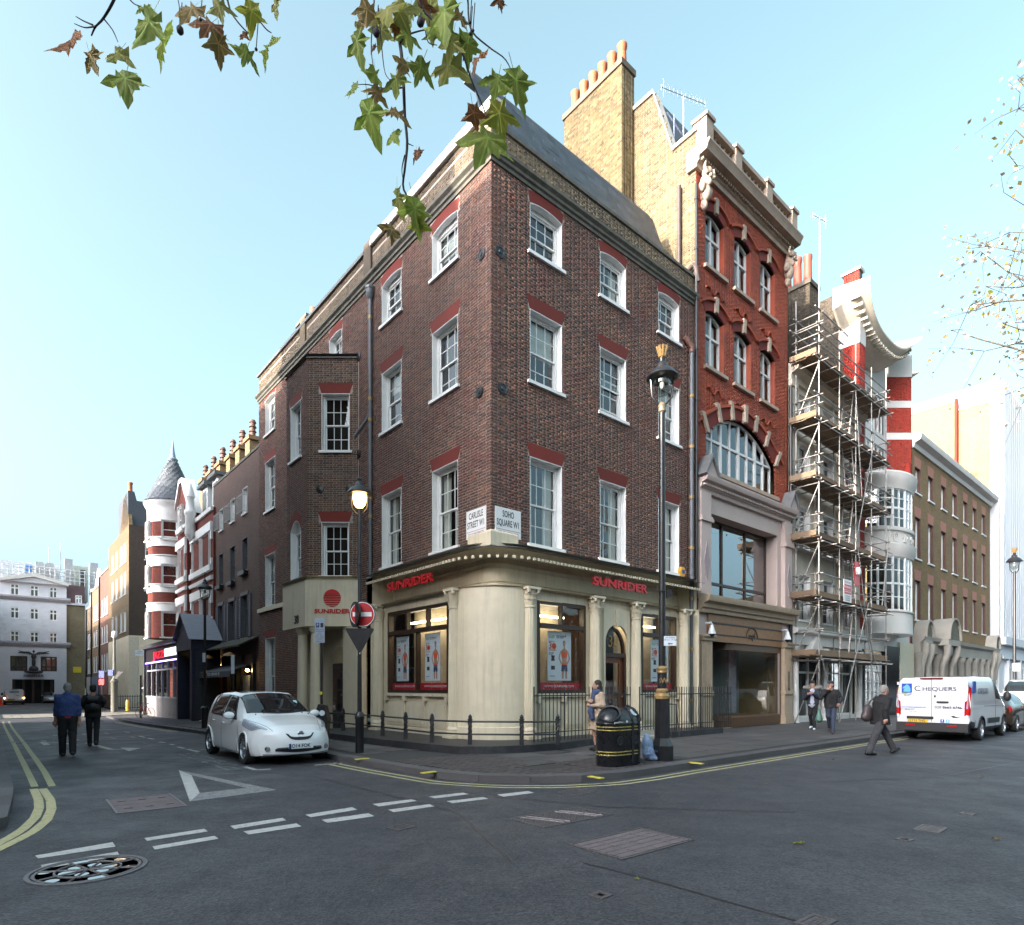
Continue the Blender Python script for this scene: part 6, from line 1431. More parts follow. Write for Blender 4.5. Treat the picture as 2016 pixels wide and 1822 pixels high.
for i in range(nw): t = f0+(f1-.25-f0)*(i+.5)/nw; w_ = (f1-.25-f0)/nw; pane(fw_, FP, t, -.12, (wz0+wz0+1.8)/2, w_, 1.75, shopglass); pane(fw_, FP, t, -.12, (wz0+1.8+wz1)/2, w_, wz1-wz0-1.85, glass)
MB().box(FP, f0, f1, -2.2, -2.1, GL, zf0).build('restaurant_wall', dark, pz)
for i in range(4): t = f0+.6+i*1.2; MB().box(FP, t, t+.7, -1.0, -.95, wz0, wz0+1.5+.2*(i % 2)).build('window_display', M('display_panel', (.3, .33, .34), .6, n=.5, s=5), fw_)
for k in range(3): MB().box(FP, f0+.6+k*.9, f0+1.0+k*.9, -.05, -.045, GL+.35, GL+.45).build('air_brick', black, pz)
# navy gabled doorway beside it
navy = M('navy_paint', (.02, .022, .05), .5, n=.2); n0, n1 = FP.t(381), f0
MB().box(FP, n0, n0+.25, -1.35, -.02, GL, zf1-.5).build('porch_side', BRICKTEX('glazed_grey_brick', '#3a3e48', '#30343e', '#50545c', dR), pz)
MB().box(FP, n0, n0+.3, -.1, .1, GL, zf0+.6).box(FP, n1-.32, n1-.02, -.6, .1, GL, zf0+.6).build('doorway_pier', navy, pz)
MB().box(FP, n0-.04, n1-.02, -1.35, .12, zf1-.5, zf1+.1).build('doorway_head', navy, pz); zg = FP.z(345+13, 1213, .2)
MB().prism(FP, [(n0-.15, zf1+.1), (n1+.15, zf1+.1), ((n0+n1)/2, zg)], -.7, .1).build('doorway_gable', navy, pz)
mgb = M('grey_lead_sheet', (.26, .27, .32), .55, n=.1)
for s in (n0-.3, n1+.3): MB().add([FP.P(s, o, zf1+.02) for o in (-1.4, .3)]+[FP.P((n0+n1)/2, o, zg+.15) for o in (.3, -1.4)], [(0, 1, 2, 3)]).build('doorway_roof', mgb, pz)
MB().box(FP, n0+.3, n1-.32, -.6, -.5, GL, zf0).build('door', black, pz)
# DEAN STREET CORNER HOUSE, ROW BEYOND, HOTEL
D0 = LF.t(253.6); hd = thing('rusticated_corner_house', 'tall brown brick house with cream rusticated ground floor across the side street', 'building', LF.P(D0+4, 0, GL))
bd = BRICKTEX('corner_house_brick', '#6a5436', '#56462f', '#7a6a4c', dL); bd2 = BRICKTEX('corner_house_brick_shaded', '#44362c', '#382e28', '#544840', dR)  # side wall gets a darker copy, its shade put into the colour
DS = Face(LF.P(D0, 0, 0), dR, -dL); dz = lambda y: LF.z(253.6, y); D1 = LF.t(214)
zt1, zg_ = dz(964), dz(1251); mb = MB(); zp2 = dz(1075)
mb.box(LF, D0, D1, -9, 0, GL, zg_); mb.build('base_wall', cream, hd)
wd = [(D0+1.5, D0+2.7), (D0+3.6, D0+4.8), (D0+6.6, D0+7.8), (D0+9.2, D0+10.4)]; wz = [(dz(1240), dz(1198)), (dz(1165), dz(1120)), (dz(1100), dz(1062))]
wall_ = MB(); wall_grid(wall_, LF, D0, D1, zg_, zt1-3.2, [(a, b, *z) for a, b in wd for z in wz], 0); wall_.prism(LF, [(D0, zt1-3.2), (D0+1.2, zt1), (D0+3.2, zt1-.4), (D0+5, zt1-3.2)], -.3, 0); wall_.build('wall', bd, hd)
for a, b in wd:
 for z in wz: sash(LF, hd, a, b, *z, rev=.15, cols=2, dress=None)
interior(LF, hd, D0+.4, D1, zg_, zt1-3, -.8)
wS_ = [(1.3, 2.5, zg_+.6, dz(1195)), (1.3, 2.5, dz(1160), dz(1118)), (1.3, 2.5, dz(1098), dz(1058))]
mb = MB(); wall_grid(mb, DS, 0, 9, zg_, zt1-3.2, wS_); mb.build('side_wall', bd2, hd)
for q_ in wS_: sash(DS, hd, *q_, rev=.15, cols=2)
interior(DS, hd, .4, 9, zg_, zt1-3, -.7)
MB().prism(DS, [(0, zt1-3.2), (0, zt1), (.5, zt1), (.7, zt1-.8), (9, zt1-.8), (9, zt1-3.2)], -6, -.4).build('mansard', slate, hd)
MB().sweep([LF.P(D0, 0, 0), DS.P(9, 0, 0)], [(0, zp2), (.15, zp2+.02), (.18, zp2+.2), (0, zp2+.25)], -1).build('string_course', wh, hd)
for k in range(7):
 z = GL+.3+(zg_-GL-.4)*k/7
 MB().box(DS, .0, .75, .0, .05, z, z+(zg_-GL)/7-.08).build('quoin_stone', M('vermiculated_stone', (.5, .46, .37), .8, n=.25, s=14, b=.6), hd); MB().box(DS, .78, 9, 0, .03, z, z+(zg_-GL)/7-.05).build('rusticated_course', cream, hd); MB().box(LF, D0+.02, D1, 0, .03, z, z+(zg_-GL)/7-.05).build('rusticated_course', cream, hd)
MB().lathe(Fr(LF.P(D0+1.9, -.4, zt1)), [(.2, 0), (.18, 1.0), (.22, 1.05), (.22, 1.2)], 12).build('chimney_pot', terra, hd, 40)
sg = thing('street_name_sign', 'white DEAN STREET name plate on the cream rusticated wall', 'sign', DS.P(1.6, .05, 4.6)); zq = DS.z(267, 1286)
tq = DS.t(276); MB().box(DS, tq-.42, tq+.42, .03, .07, zq-.25, zq+.25).build('panel', paper, sg); text('DEAN\nSTREET W1', DS, tq, zq+.05, .072, .17, blk_p, sg, .001, .9, name='print')
tpos = D1; styles = (('#6a3a2e', '#5a2e26', 'brown-red row house', .0), ('#7a6244', '#66523a', 'pale brick row house', .0), ('#5a4a3e', '#4a3e36', 'grey-brown row house', .0))
for i, (c1, c2, lab, o) in enumerate(styles):
 w_ = (6.6, 7.2, 5.2)[i]; h_ = (zt1-5.4, zt1-6.3, zt1-8)[i]; hr = thing('row_house', ('reddish brick house next to the tall rusticated corner house', 'pale brown brick house between the reddish house and the last narrow one', 'last narrow grey-brown house before the white hotel')[i], 'building', LF.P(tpos+3, 0, GL), group='row houses along the far end of the street')
 bm_ = BRICKTEX('row_brick_%d' % i, c1, c2, '#7c6c58', dL); ws2 = [(tpos+.7+k*(w_-1)/3, tpos+.7+k*(w_-1)/3+1.0, z, z+1.9) for k in range(3) for z in (1.2+2.2, 6.5, 9.6) if z+2.2 < h_]
 mb = MB(); wall_grid(mb, LF, tpos, tpos+w_, GL, h_, ws2); mb.build('wall', bm_, hr)
 for q_ in ws2: sash(LF, hr, *q_, rev=.12, cols=2, rows=(1, 1))
 interior(LF, hr, tpos+.1, tpos+w_, GL, h_-.1, -.5); MB().box(LF, tpos, tpos+w_, -.3, .08, h_, h_+.2).build('coping', ps_, hr); MB().box(LF, tpos, tpos+w_, -8, -.35, h_-.2, h_+.1).build('roof', slate, hr)
 if i != 0: MB().prism(LF, [(tpos+1, h_+.2), (tpos+w_-1.5, h_+.2), (tpos+w_/2-.3, h_+2.4)], -.4, -.1).build('gable', wh, hr)
 MB().box(LF, tpos+.2, tpos+w_-.2, -.2, .1, GL, 2.9).build('shopfront', M('row_shop_%d' % i, ((.25, .1, .1), (.1, .13, .2), (.4, .4, .38))[i], .6, n=.2, s=2), hr); MB().tube([LF.P(tpos+w_, .1, GL), LF.P(tpos+w_, .1, h_)], .09, 8).build('drain_pipe', black, hr, 40)
 tpos += w_
N0 = 86.; NF = Face(LF.P(N0, 0, 0), dR, -dL); nl = thing('hotel', 'white rendered hotel closing the end of the street with dark winged sculpture', 'building', NF.P(-8, 0, GL))
nz = lambda y, x=80: NF.z(x, y); n_x0, n_x1, n_x2 = NF.t(-40), NF.t(131), NF.t(168)
hw_m = M('hotel_white', (.6, .61, .66), .7, n=.06, s=1, dirt=.2, dc=(.35, .35, .37)); nb = BRICKTEX('hotel_brick', '#8a7a5c', '#74664c', '#9a8e78', dR)
nxs = [(NF.t(20), NF.t(38)), (NF.t(59), NF.t(76.5)), (NF.t(97), NF.t(113))]; nzs = [(nz(1221), nz(1199)), (nz(1268), nz(1245)), (nz(1176), nz(1154))]
gzs = [(NF.t(20), NF.t(54), nz(1322), nz(1293)), (NF.t(80), NF.t(112), nz(1322), nz(1293))]; ent_ = (NF.t(24), NF.t(107), GL, nz(1338))
mb = MB(); wall_grid(mb, NF, n_x0, n_x1, GL, nz(1142), [(a, b, *z) for a, b in nxs for z in nzs]+gzs+[ent_]); mb.build('wall', hw_m, nl)
for a, b in nxs:
 for z in nzs: casement(NF, nl, a, b, *z, 0, 2, z[0]+(z[1]-z[0])*.65, white, .1, fw=.12)
for q_ in gzs: casement(NF, nl, *q_, 0, 3, q_[2]+(q_[3]-q_[2])*.3, brown, .1, fw=.16)
interior(NF, nl, n_x0, n_x1, 3.5, nz(1145), -.5, M('pale_room', (.15, .17, .15), .9)); MB().box(NF, ent_[0]-.2, ent_[1]+.2, -2, -1.9, GL, ent_[3]+.3).build('lobby', dark, nl)
for t in np.linspace(ent_[0]+.2, ent_[1]-.2, 5): MB().box(NF, t-.12, t+.12, -1.2, -1.05, GL, ent_[3]).build('lobby_post', brown, nl)
for k in range(int((nz(1275)-GL)/.55)):
 z = GL+.1+k*.55
 for a, b in ((n_x0, NF.t(18)), (NF.t(114.5), n_x1)): MB().box(NF, a, b, 0, .05, z, z+.5).build('rusticated_course', hw_m, nl)
for k in range(9): z = nz(1272)+.25+k*(nz(1188)-nz(1272))/9.2; mb = MB(); [mb.box(NF, a, b, 0, .03, z, z+.1) for a, b in ((n_x0, nxs[0][0]-.3), (nxs[0][1]+.3, nxs[1][0]-.3), (nxs[1][1]+.3, nxs[2][0]-.3), (nxs[2][1]+.3, n_x1))]; mb.build('moulding', hw_m, nl, kind='stuff')
for y0, o in ((1272, .35), (1183, .45)): MB().sweep([NF.P(n_x0, 0, 0), NF.P(n_x1+.4, 0, 0)], [(0, nz(y0)-.1), (.15, nz(y0)-.1), (o, nz(y0)+.25), (o, nz(y0)+.45), (0, nz(y0)+.55)], 1).build('cornice', M('grey_cornice', (.34, .33, .36), .7), nl)
pz0 = nz(1150); MB().prism(NF, [(NF.t(0), pz0), (NF.t(131), pz0), (NF.t(66), nz(1137))], 0, .5).build('pediment', hw_m, nl); MB().prism(NF, [(NF.t(-3), pz0-.1), (NF.t(66), nz(1137)-.1), (NF.t(134), pz0-.1), (NF.t(134), pz0+.25), (NF.t(66), nz(1136)+.35), (NF.t(-3), pz0+.25)], 0, .8).build('pediment_moulding', whitestone, nl)
MB().box(NF, n_x1, n_x2, -6, -.3, GL, nz(1185)).build('side_wing', nb, nl); MB().box(NF, n_x1, n_x2, -6, -.5, nz(1185), nz(1146)).build('wing_attic', M('mauve_tile', (.12, .07, .075), .7), nl); MB().box(NF, n_x1, n_x2, -.4, .0, nz(1187), nz(1183)).build('wing_cornice', hw_m, nl)
casement(Face(NF.P(0, -.4, 0), dR, -dL), nl, NF.t(149), NF.t(162), nz(1183), nz(1166), 0, 2, nz(1172), white, .02, fw=.12)
text('NADLER', NF, NF.t(66.5), nz(1331.5), .06, .42, black, nl, .03, 1.3)
# roof plant of the hotel
tb3 = nz(1137); sz = lambda y: NF.z(60, y, -6)
MB().box(NF, NF.t(-40, -6), NF.t(118, -6), -12, -6, tb3-2, sz(1108)).build('plant_room', M('pale_plant', (.6, .65, .68), .6), nl); MB().box(NF, NF.t(141, -6), NF.t(173, -6), -12, -6, tb3-2, sz(1105)).build('plant_room', M('pale_plant2', (.55, .58, .5), .6), nl)
MB().box(NF, NF.t(50, -5.9), NF.t(63, -5.9), -6, -5.9, tb3-.5, sz(1112)).build('plant_door', M('blue_door', (.08, .2, .45), .5), nl); MB().box(NF, NF.t(158, -5.9), NF.t(168, -5.9), -6, -5.9, tb3-.5, sz(1112)).build('plant_door', M('grey_window'), nl)
mb = MB()
for y in (1112, 1118, 1126, 1133): mb.tube([NF.P(NF.t(-40, -4), -4, NF.z(60, y, -4)), NF.P(NF.t(195, -4), -4, NF.z(60, y, -4)-.3)], .05, 5)
for k in range(24): t = NF.t(-40, -4)+(NF.t(195, -4)-NF.t(-40, -4))*k/23; mb.tube([NF.P(t, -4, tb3-1), NF.P(t, -4, NF.z(60, 1112, -4)-.15)], .04, 5)
mb.build('roof_railing', M('white_rail', (.6, .6, .6), .5), nl, kind='stuff')
for px, y0, y1 in ((78, 1120, 1108), (98, 1122, 1110), (135, 1118, 1102), (185, 1122, 1110)): MB().box(NF, NF.t(px-8, -4.5), NF.t(px+8, -4.5), -5.5, -4.5, tb3-1, NF.z(px, y1, -5)).build('plant_unit', M('plant_grey', (.4, .42, .43), .6), nl)
for px, y in ((96, 1078), (119, 1068)): MB().tube([NF.P(NF.t(px, -7), -7, tb3), NF.P(NF.t(px, -7), -7, NF.z(px, y, -7))], .04, 5).build('mast', greym, nl)
# winged sculpture
scu = thing('winged_sculpture', 'dark bronze winged figure on the hotel front above the entrance', 'sculpture', NF.P(NF.t(66), .6, nz(1322))); tS = NF.t(66); s_ = .2017/F*NF.P(tS, 0, 0)[1]
mb = MB(); zS = lambda y: NF.z(66, 1050+.2017*y); fS = Fr((0, 0, 0), NF.X, NF.Y)
mb.ell(NF.P(tS, .6, zS(1330)), (.5, .4, .45), fS); mb.ell(NF.P(tS, .55, zS(1355)), (1.0, .5, .2), fS); mb.ell(NF.P(tS, .6, zS(1262)), (.2, .2, .65), fS); mb.ell(NF.P(tS, .6, zS(1205)), (.27, .2, .4), fS); mb.ell(NF.P(tS, .65, zS(1158)), (.13, .15, .17), fS)
for s in (-1, 1):
 mb.tube([NF.P(tS+s*.1, .6, zS(1188)), NF.P(tS+s*.5, .6, zS(1168)), NF.P(tS+s*1.0, .55, zS(1166)), NF.P(tS+s*1.55, .5, zS(1152))], [.1, .12, .1, .04], 8)
 for k in range(7): mb.tube([NF.P(tS+s*(.35+.16*k), .58, zS(1170)), NF.P(tS+s*(.42+.19*k), .56, zS(1192-k*3))], [.09, .04], 6)
mb.build('figure', M('dark_bronze', (.035, .03, .03), .5, m=.3), scu, 50)
ys = thing('yellow_notice', 'yellow notice board on the brick wing of the hotel', 'sign', NF.P(NF.t(153), -.25, nz(1318))); MB().box(NF, NF.t(144.5), NF.t(160.5), -.3, -.2, nz(1324), nz(1312)).build('panel', M('notice_yellow', (.65, .5, .03), .6, n=.1, s=6), ys)

# HOUSES OUT OF FRAME (they shade and are mirrored in the glass)
ob_m = BRICKTEX('south_house_brick', '#6e3a2a', '#5c2e22', '#6a5a4a', dL); sm_ = M('dark_window_band', (.05, .055, .06), .2)
def offblock(label, fr, t0, t1, b, h, mat=None, win=True, rows=5):
 o = thing('terrace_house', label, 'building', fr.P((t0+t1)/2, 0, 0)); MB().box(fr, t0, t1, -b, 0, -.5, h).build('wall', mat or ob_m, o)
 if win:
  n = int((t1-t0)/3)
  for i in range(n):
   for k in range(rows):
    c = t0+(i+.5)*(t1-t0)/n; z = 1+k*(h-2)/rows; wo = MB().box(fr, c-.6, c+.6, .0, .05, z, z+(h-2)/rows*.6).build('window', white, o); MB().box(fr, c-.5, c+.5, .05, .07, z+.1, z+(h-2)/rows*.6-.1).build('pane', sm_, wo)
 return o
SA = Face(LF.P(0, 11.5, 0), dL, dR); SQ = Face(RF.P(-11.5, 0, 0), -dR, -dL)
offblock('brick house on the near left corner with its long front to the square', SQ, 0, 26, 5.0, 18.2)
offblock('brick houses along the unseen side of the narrow street', SA, 2, 15, 26, 19.9)
offblock('plain brick house farther down the unseen side of the narrow street', SA, 15, 34.2, 26, 18.2)
offblock('low brick house past the side street on the unseen side', SA, 47.5, 64, 20, 14.6); offblock('farthest brick house on the unseen side of the street', SA, 64, 92, 20, 12.5)
SS = Face(RF.P(-50, 0, 0), -dL, dR)  # unseen terrace, added to keep the road in shade
offblock('long terrace on the south side of the square', SS, -8, 90, 12, 22.5, BRICKTEX('terrace_brown', '#5e4a38', '#4c3c2e', '#6a5c4c', dL))
EF = Face(RF.P(0, 75, 0), dR, dL)
offblock('red brick terrace on the east side of the square', EF, -46, 90, 12, 17, BRICKTEX('east_terrace_red', '#7a3020', '#66281c', '#6a5040', dR))
# STREET FURNITURE
def sdf_mesh(prims, res, k=.03, pad=.06, zmin=None):
 """one continuous skin round tapered capsules and ellipsoids (smooth union, surface nets)"""
 lo = np.min([p[1] for p in prims], 0); hi = np.max([p[2] for p in prims], 0); lo = lo-pad; n = np.ceil((hi+pad-lo)/res).astype(int)+1
 D = np.full(n, .5, np.float32)
 ax = [lo[i]+res*np.arange(n[i]) for i in range(3)]
 for kind, plo, phi, q in prims:
  i0 = np.maximum(((plo-k-2*res-lo)/res).astype(int), 0); i1 = np.minimum(((phi+k+2*res-lo)/res).astype(int)+2, n)
  sl = tuple(slice(a, b) for a, b in zip(i0, i1)); X, Y, Z = np.meshgrid(*[ax[i][i0[i]:i1[i]] for i in range(3)], indexing='ij'); P = np.stack((X, Y, Z), -1)
  if kind == 'c':
   a, b, ra, rb, sq = q; ba = b-a; h = np.clip(((P-a) @ ba)/max(ba @ ba, 1e-9), 0, 1); W = P-a-h[..., None]*ba
   if sq is not None: W = W @ sq
   d = np.linalg.norm(W, axis=-1)-(ra+(rb-ra)*h)
  else:
   c, r, Rm = q; W = (P-c) @ Rm; k0 = np.linalg.norm(W/r, axis=-1); k1 = np.linalg.norm(W/(r*r), axis=-1); d = np.where(k1 > 1e-6, k0*(k0-1)/np.maximum(k1, 1e-6), -min(r))
  D0 = D[sl]; hh = np.clip(.5+.5*(d-D0)/k, 0, 1); D[sl] = d*(1-hh)+D0*hh-k*hh*(1-hh)
 if zmin is not None: D = np.maximum(D, (zmin-ax[2])[None, None, :].astype(np.float32))
 ins = D < 0; off = [(x, y, z) for x in (0, 1) for y in (0, 1) for z in (0, 1)]
 m = n-1; cor = np.stack([D[x:x+m[0], y:y+m[1], z:z+m[2]] for x, y, z in off], -1); ci = cor < 0; act = ci.any(-1) & ~ci.all(-1)
 idx = np.argwhere(act); cv = cor[act]; acc = np.zeros((len(idx), 3)); cnt = np.zeros(len(idx)); O = np.array(off, float)
 for i in range(8):
  for j in range(i+1, 8):
   if sum(abs(O[i]-O[j])) != 1: continue
   a, b = cv[:, i], cv[:, j]; e = (a < 0) != (b < 0); t = np.where(e, a/np.where(e, a-b, 1), 0); acc += np.where(e[:, None], O[i]+t[:, None]*(O[j]-O[i]), 0); cnt += e
 vs = lo+res*(idx+acc/np.maximum(cnt, 1)[:, None]); vid = np.full(m, -1, int); vid[act] = np.arange(len(idx)); fs = []
 for ax_ in range(3):
  u, v = (ax_+1) % 3, (ax_+2) % 3; s0 = [slice(1, None)]*3; a = ins; sh = np.roll(a, -1, ax_); ch = (a != sh); c = np.argwhere(ch)
  c = c[(c[:, ax_] < m[ax_]) & (c[:, u] > 0) & (c[:, v] > 0) & (c[:, u] < m[u]) & (c[:, v] < m[v])]; q = []
  for du, dv in ((-1, -1), (0, -1), (0, 0), (-1, 0)):
   w_ = c.copy(); w_[:, u] += du; w_[:, v] += dv; q.append(vid[w_[:, 0], w_[:, 1], w_[:, 2]])
  q = np.stack(q, -1); fl = ~ins[c[:, 0], c[:, 1], c[:, 2]]; q[fl] = q[fl][:, ::-1]; fs.append(q[(q >= 0).all(1)])
 return vs, np.vstack(fs)
def cap(a, b, ra, rb=None, flat=None, ax=(0, 1, 0)):      # flat: squash factor along ax
 a, b = np.array(a, float), np.array(b, float); rb = ra if rb is None else rb; sq = None; r = max(ra, rb); e = np.full(3, r)
 if flat: x = np.array(ax, float); x /= np.linalg.norm(x); sq = np.eye(3)+(flat-1)*np.outer(x, x)
 if flat and flat < 1: e = e/flat
 return ('c', np.minimum(a, b)-e, np.maximum(a, b)+e, (a, b, ra, rb, sq))
def ello(c, r, Rm=None):
 c, r = np.array(c, float), np.array(r, float); Rm = np.eye(3) if Rm is None else Rm; e = max(r); return ('e', c-e, c+e, (c, r, Rm))
def blob(name, mat, parent, prims, res=.012, k=.03, smooth=True, zmin=None):
 vs, fs = sdf_mesh(prims, res, k, .06, zmin); return npmesh(name, vs, fs, mat, parent, smooth=smooth)

# black plinth with railings round the shop
plm = M('black_plinth', (.022, .022, .026), .55, n=.4, s=5, b=.2, dirt=.2, dc=(.2, .2, .2))
pln = thing('railing_plinth', 'low black painted plinth curving round the shop corner, chipped white', 'plinth', LF.P(0, 1.5, .12))
pp_ = [LF.P(7.0, 2.05, 0), LF.P(4.4, 2.05, 0), LF.P(2.4, 1.95, 0), LF.P(.4, 1.75, 0), V(-1.2, 13.95, 0), V(-.45, 13.98, 0), V(.4, 14.28, 0), RF.P(.9, 1.6, 0), RF.P(2.4, 1.3, 0), RF.P(4.2, 1.25, 0)]
ppr = resample([p[:2] for p in pp_], .25); inn = [RF.P(4.2, .1, 0)[:2], RF.P(1, .1, 0)[:2], LF.P(1, .1, 0)[:2], LF.P(7.0, .1, 0)[:2]]
mb = MB(); n = len(ppr)+4; poly = [tuple(p) for p in ppr]+[tuple(p) for p in inn]
mb.add([(*p, z) for z in (.05, .29) for p in poly], [tuple(range(n, 2*n))]+[(i, (i+1) % n, n+(i+1) % n, n+i) for i in range(n)]); mb.build('plinth', plm, pln)
MB().box(RF, 5.9, TRS, .1, 1.3, .05, .3).build('plinth', plm, pln)
# low twisted-post rail
def lowrail():
 t = thing('low_railing', 'low black railing with twisted posts and two rails round the shop corner', 'railing', V(-1, 14.6, .29)); post = []
 for px, py in ((675.6, 1439), (753.4, 1449), (798.7, 1455), (850.5, 1462), (925.4, 1466), (1027, 1467), (1098, 1466)):
  Y = (1.65-.29)*F/(py-H); c = V((px-CX)/F*Y, Y, .29); post.append(c); q = Fr(c); mb = MB(); mb.box(q, -.05, .05, -.05, .05, 0, .22); mb.box(q, -.05, .05, -.05, .05, .5, .58)
  for k in range(3): a0 = k*2.09; mb.tube([c+V(.028*math.cos(a0+u*6), .028*math.sin(a0+u*6), .2+.32*u) for u in np.linspace(0, 1, 10)], .028, 6)
  mb.lathe(q, [(.06, .58), (.065, .6), (.04, .62), (.05, .65), (.03, .69), (0, .72)], 10); mb.build('post', blackm, t, 40)
 post = [LF.P(7.2, 1.95, .29)]+post
 for z in (.24, .54): MB().tube([p+ZZ*z for p in post], .022, 8).build('rail', blackm, t, 40)
lowrail()
def railing(label, t0, t1, o, z0, step=.13, ret=True):
 t = thing('iron_railing', label, 'railing', RF.P((t0+t1)/2, o, z0)); zt_ = 1.62
 if ret: zt_ = 1.66
 for z in (.22, 1.28): MB().box(RF, t0, t1, o-.02, o+.02, z0+z-.012 if z < 1 else 1.42, z0+z+.012 if z < 1 else 1.45).build('rail', blackm, t)
 n = int((t1-t0)/step)
 for i in range(n+1): x = t0+(t1-t0)*i/n; rod('bar', blackm, t, RF.P(x, o, z0), RF.P(x, o, zt_), .012 if i % 8 else .019)
 return t
railing('tall black spiked railing in front of the left shop window on the square', RF.t(1054, 1.2), RF.t(1238, 1.1), 1.15, .3)
railing('tall black spiked railing at the right of the shop door by the drainpipes', RF.t(1262, 1.2), RF.t(1436, 1.1), 1.15, .28)
st = thing('door_steps', 'worn stone steps up to the arched shop door on the square', 'steps', RF.P(5.3, 1, .12))
sx0, sx1 = RF.t(1238, 1.1)+.05, RF.t(1262, 1.2)+.9
for k in range(2): MB().box(RF, sx0+.05, sx1, .1, 1.55-.35*k, .1+.15*k, .25+.15*k).build('step', ps_, st)
hr_ = thing('sloping_handrail', 'thin sloping black handrail beside the stone steps', 'handrail', RF.P(sx1, 1.3, .3)); MB().tube([RF.P(sx1+.4, 1.6, .2), RF.P(sx1+.75, 1.25, 1.12), RF.P(sx1+.75, .6, 1.14)], .018, 6).tube([RF.P(sx1+.75, 1.25, 1.12), RF.P(sx1+.75, 1.25, .2)], .016, 6).build('handrail', blackm, hr_, 40)
hb = thing('porch_handrail', 'black handrails at the steps of the white portico', 'handrail', LF.P(8, 1.8, .1)); mb = MB()
for o in (.9, 2.0): mb.tube([LF.P(7.1, o, .75), LF.P(8.4, o, .75)], .03, 6); mb.tube([LF.P(7.1, o, .45), LF.P(8.4, o, .45)], .02, 6); mb.tube([LF.P(7.1, o, .1), LF.P(7.1, o, .75)], .03, 6)
mb.build('handrail', blackm, hb, 40)

clearg = GLASS('lantern_glass', (.8, .82, .8), 1.6)
def lantern(t, c, r, lit=False, crown=True):
 q = Fr(c); s = r/.3
 MB().lathe(q, [(.3*s, .0), (.32*s, .02), (.31*s, .05), (.22*s, .16*s), (.12*s, .22*s), (.1*s, .3*s), (.06*s, .34*s), (.07*s, .4*s), (.03*s, .44*s), (0, .45*s)], 20).build('hood', M('lamp_black', (.014, .014, .017), .3), t, 40)
 if crown:
  mb = MB()
  for k in range(8): a = k*math.pi/4; mb.tube([c+V(.05*math.cos(a)*s, .05*math.sin(a)*s, .44*s), c+V(.1*math.cos(a)*s, .1*math.sin(a)*s, .64*s)], [.02*s, .028*s], 5)
  mb.lathe(q, [(.04*s, .4*s), (.05*s, .45*s)], 10); mb.build('crown', gold, t, 40)
 else: MB().tube([c+ZZ*.44*s, c+ZZ*.75*s], .02*s, 6).build('spike', M('lamp_black'), t)
 gl = M('lit_lantern', (1, .75, .35), .3, e=3.2, ec=(1, .6, .2)) if lit else clearg
 MB().lathe(q, [(.17*s, -.01), (.175*s, -.1*s), (.15*s, -.24*s), (.09*s, -.33*s), (0, -.36*s)], 18).build('globe', gl, t, 60)
 MB().ell(c-ZZ*.12*s, (.05*s, .05*s, .09*s)).build('bulb', lampm if lit else white, t, 60)
 mb = MB()
 for sx in (-1, 1): mb.tube([c+V(sx*.23*s, 0, .03), c+V(sx*.2*s, 0, -.36*s), c+V(sx*.08*s, 0, -.5*s), c+V(0, 0, -.56*s)], .02*s, 6)
 mb.build('lantern_bracket', M('lamp_black'), t, 40)
# tall lamp post beside the bin
c = G(1303.5, 1496, .12); lp = thing('lamp_post', 'tall black street lamp with gilt collars and crowned lantern beside the litter bin', 'street lamp', c); q = Fr(c, RF.X, -RF.Y)
def octa(a, b, z0, z1): return [(a, z0), (b, z1)]
MB().lathe(q, [(.235, 0), (.235, .3), (.165, .46), (.16, 1.26), (.12, 1.28)], 8, math.pi/8, 2*math.pi+math.pi/8).build('base', black, lp)
MB().lathe(q, [(.12, 1.26), (.16, 1.28), (.165, 1.34), (.12, 1.4), (.13, 1.46), (.1, 1.5)], 20).build('gilt_collar', gold, lp, 40); MB().lathe(q, [(.1, 1.49), (.1, 1.83)], 16).build('crest_drum', black, lp, 40)
MB().lathe(q, [(.1, 1.82), (.115, 1.84), (.105, 1.88), (.12, 1.92), (.08, 1.97)], 20).build('gilt_collar', gold, lp, 40)
fc = Face(c+V(0, -.1, 0), (1, 0, 0), (0, -1, 0)); text('W', fc, .02, 1.66, .006, .15, gold, lp, .003, .9, .004, name='crest'); text('S', fc, -.06, 1.66, -.01, .12, gold, lp, .003, .9, name='crest')
MB().lathe(q, [(.075, 1.95), (.07, 3.5), (.06, 7.35)], 14).build('shaft', black, lp, 40); MB().lathe(q, [(.06, 7.3), (.085, 7.33), (.075, 7.4), (.09, 7.45), (.05, 7.52)], 14).build('collar', M('dull_collar', (.2, .17, .12), .5, m=.3), lp, 40)
lantern(lp, c+ZZ*8.02, .315)
sp = thing('loading_sign', 'small white no loading plate with an arrow on the tall lamp post', 'sign', c+V(.16, -.06, 2.5)); fz = Face(c+V(.15, -.07, 0), (1, 0, 0), (0, -1, 0)); zq = 1.65+(H-1274)*c[1]/F
MB().box(fz, -.13, .13, 0, .012, zq-.1, zq+.1).build('panel', paper, sp); text('No loading\n8.30 am - M\'night', fz, 0, zq+.045, .014, .045, blk_p, sp, .001, name='print'); MB().prism(fz, [(-.05, zq-.06), (-.02, zq-.03), (-.02, zq-.05), (.05, zq-.05), (.05, zq-.07), (-.02, zq-.07), (-.02, zq-.09)], .012, .014).build('print', blk_p, sp)
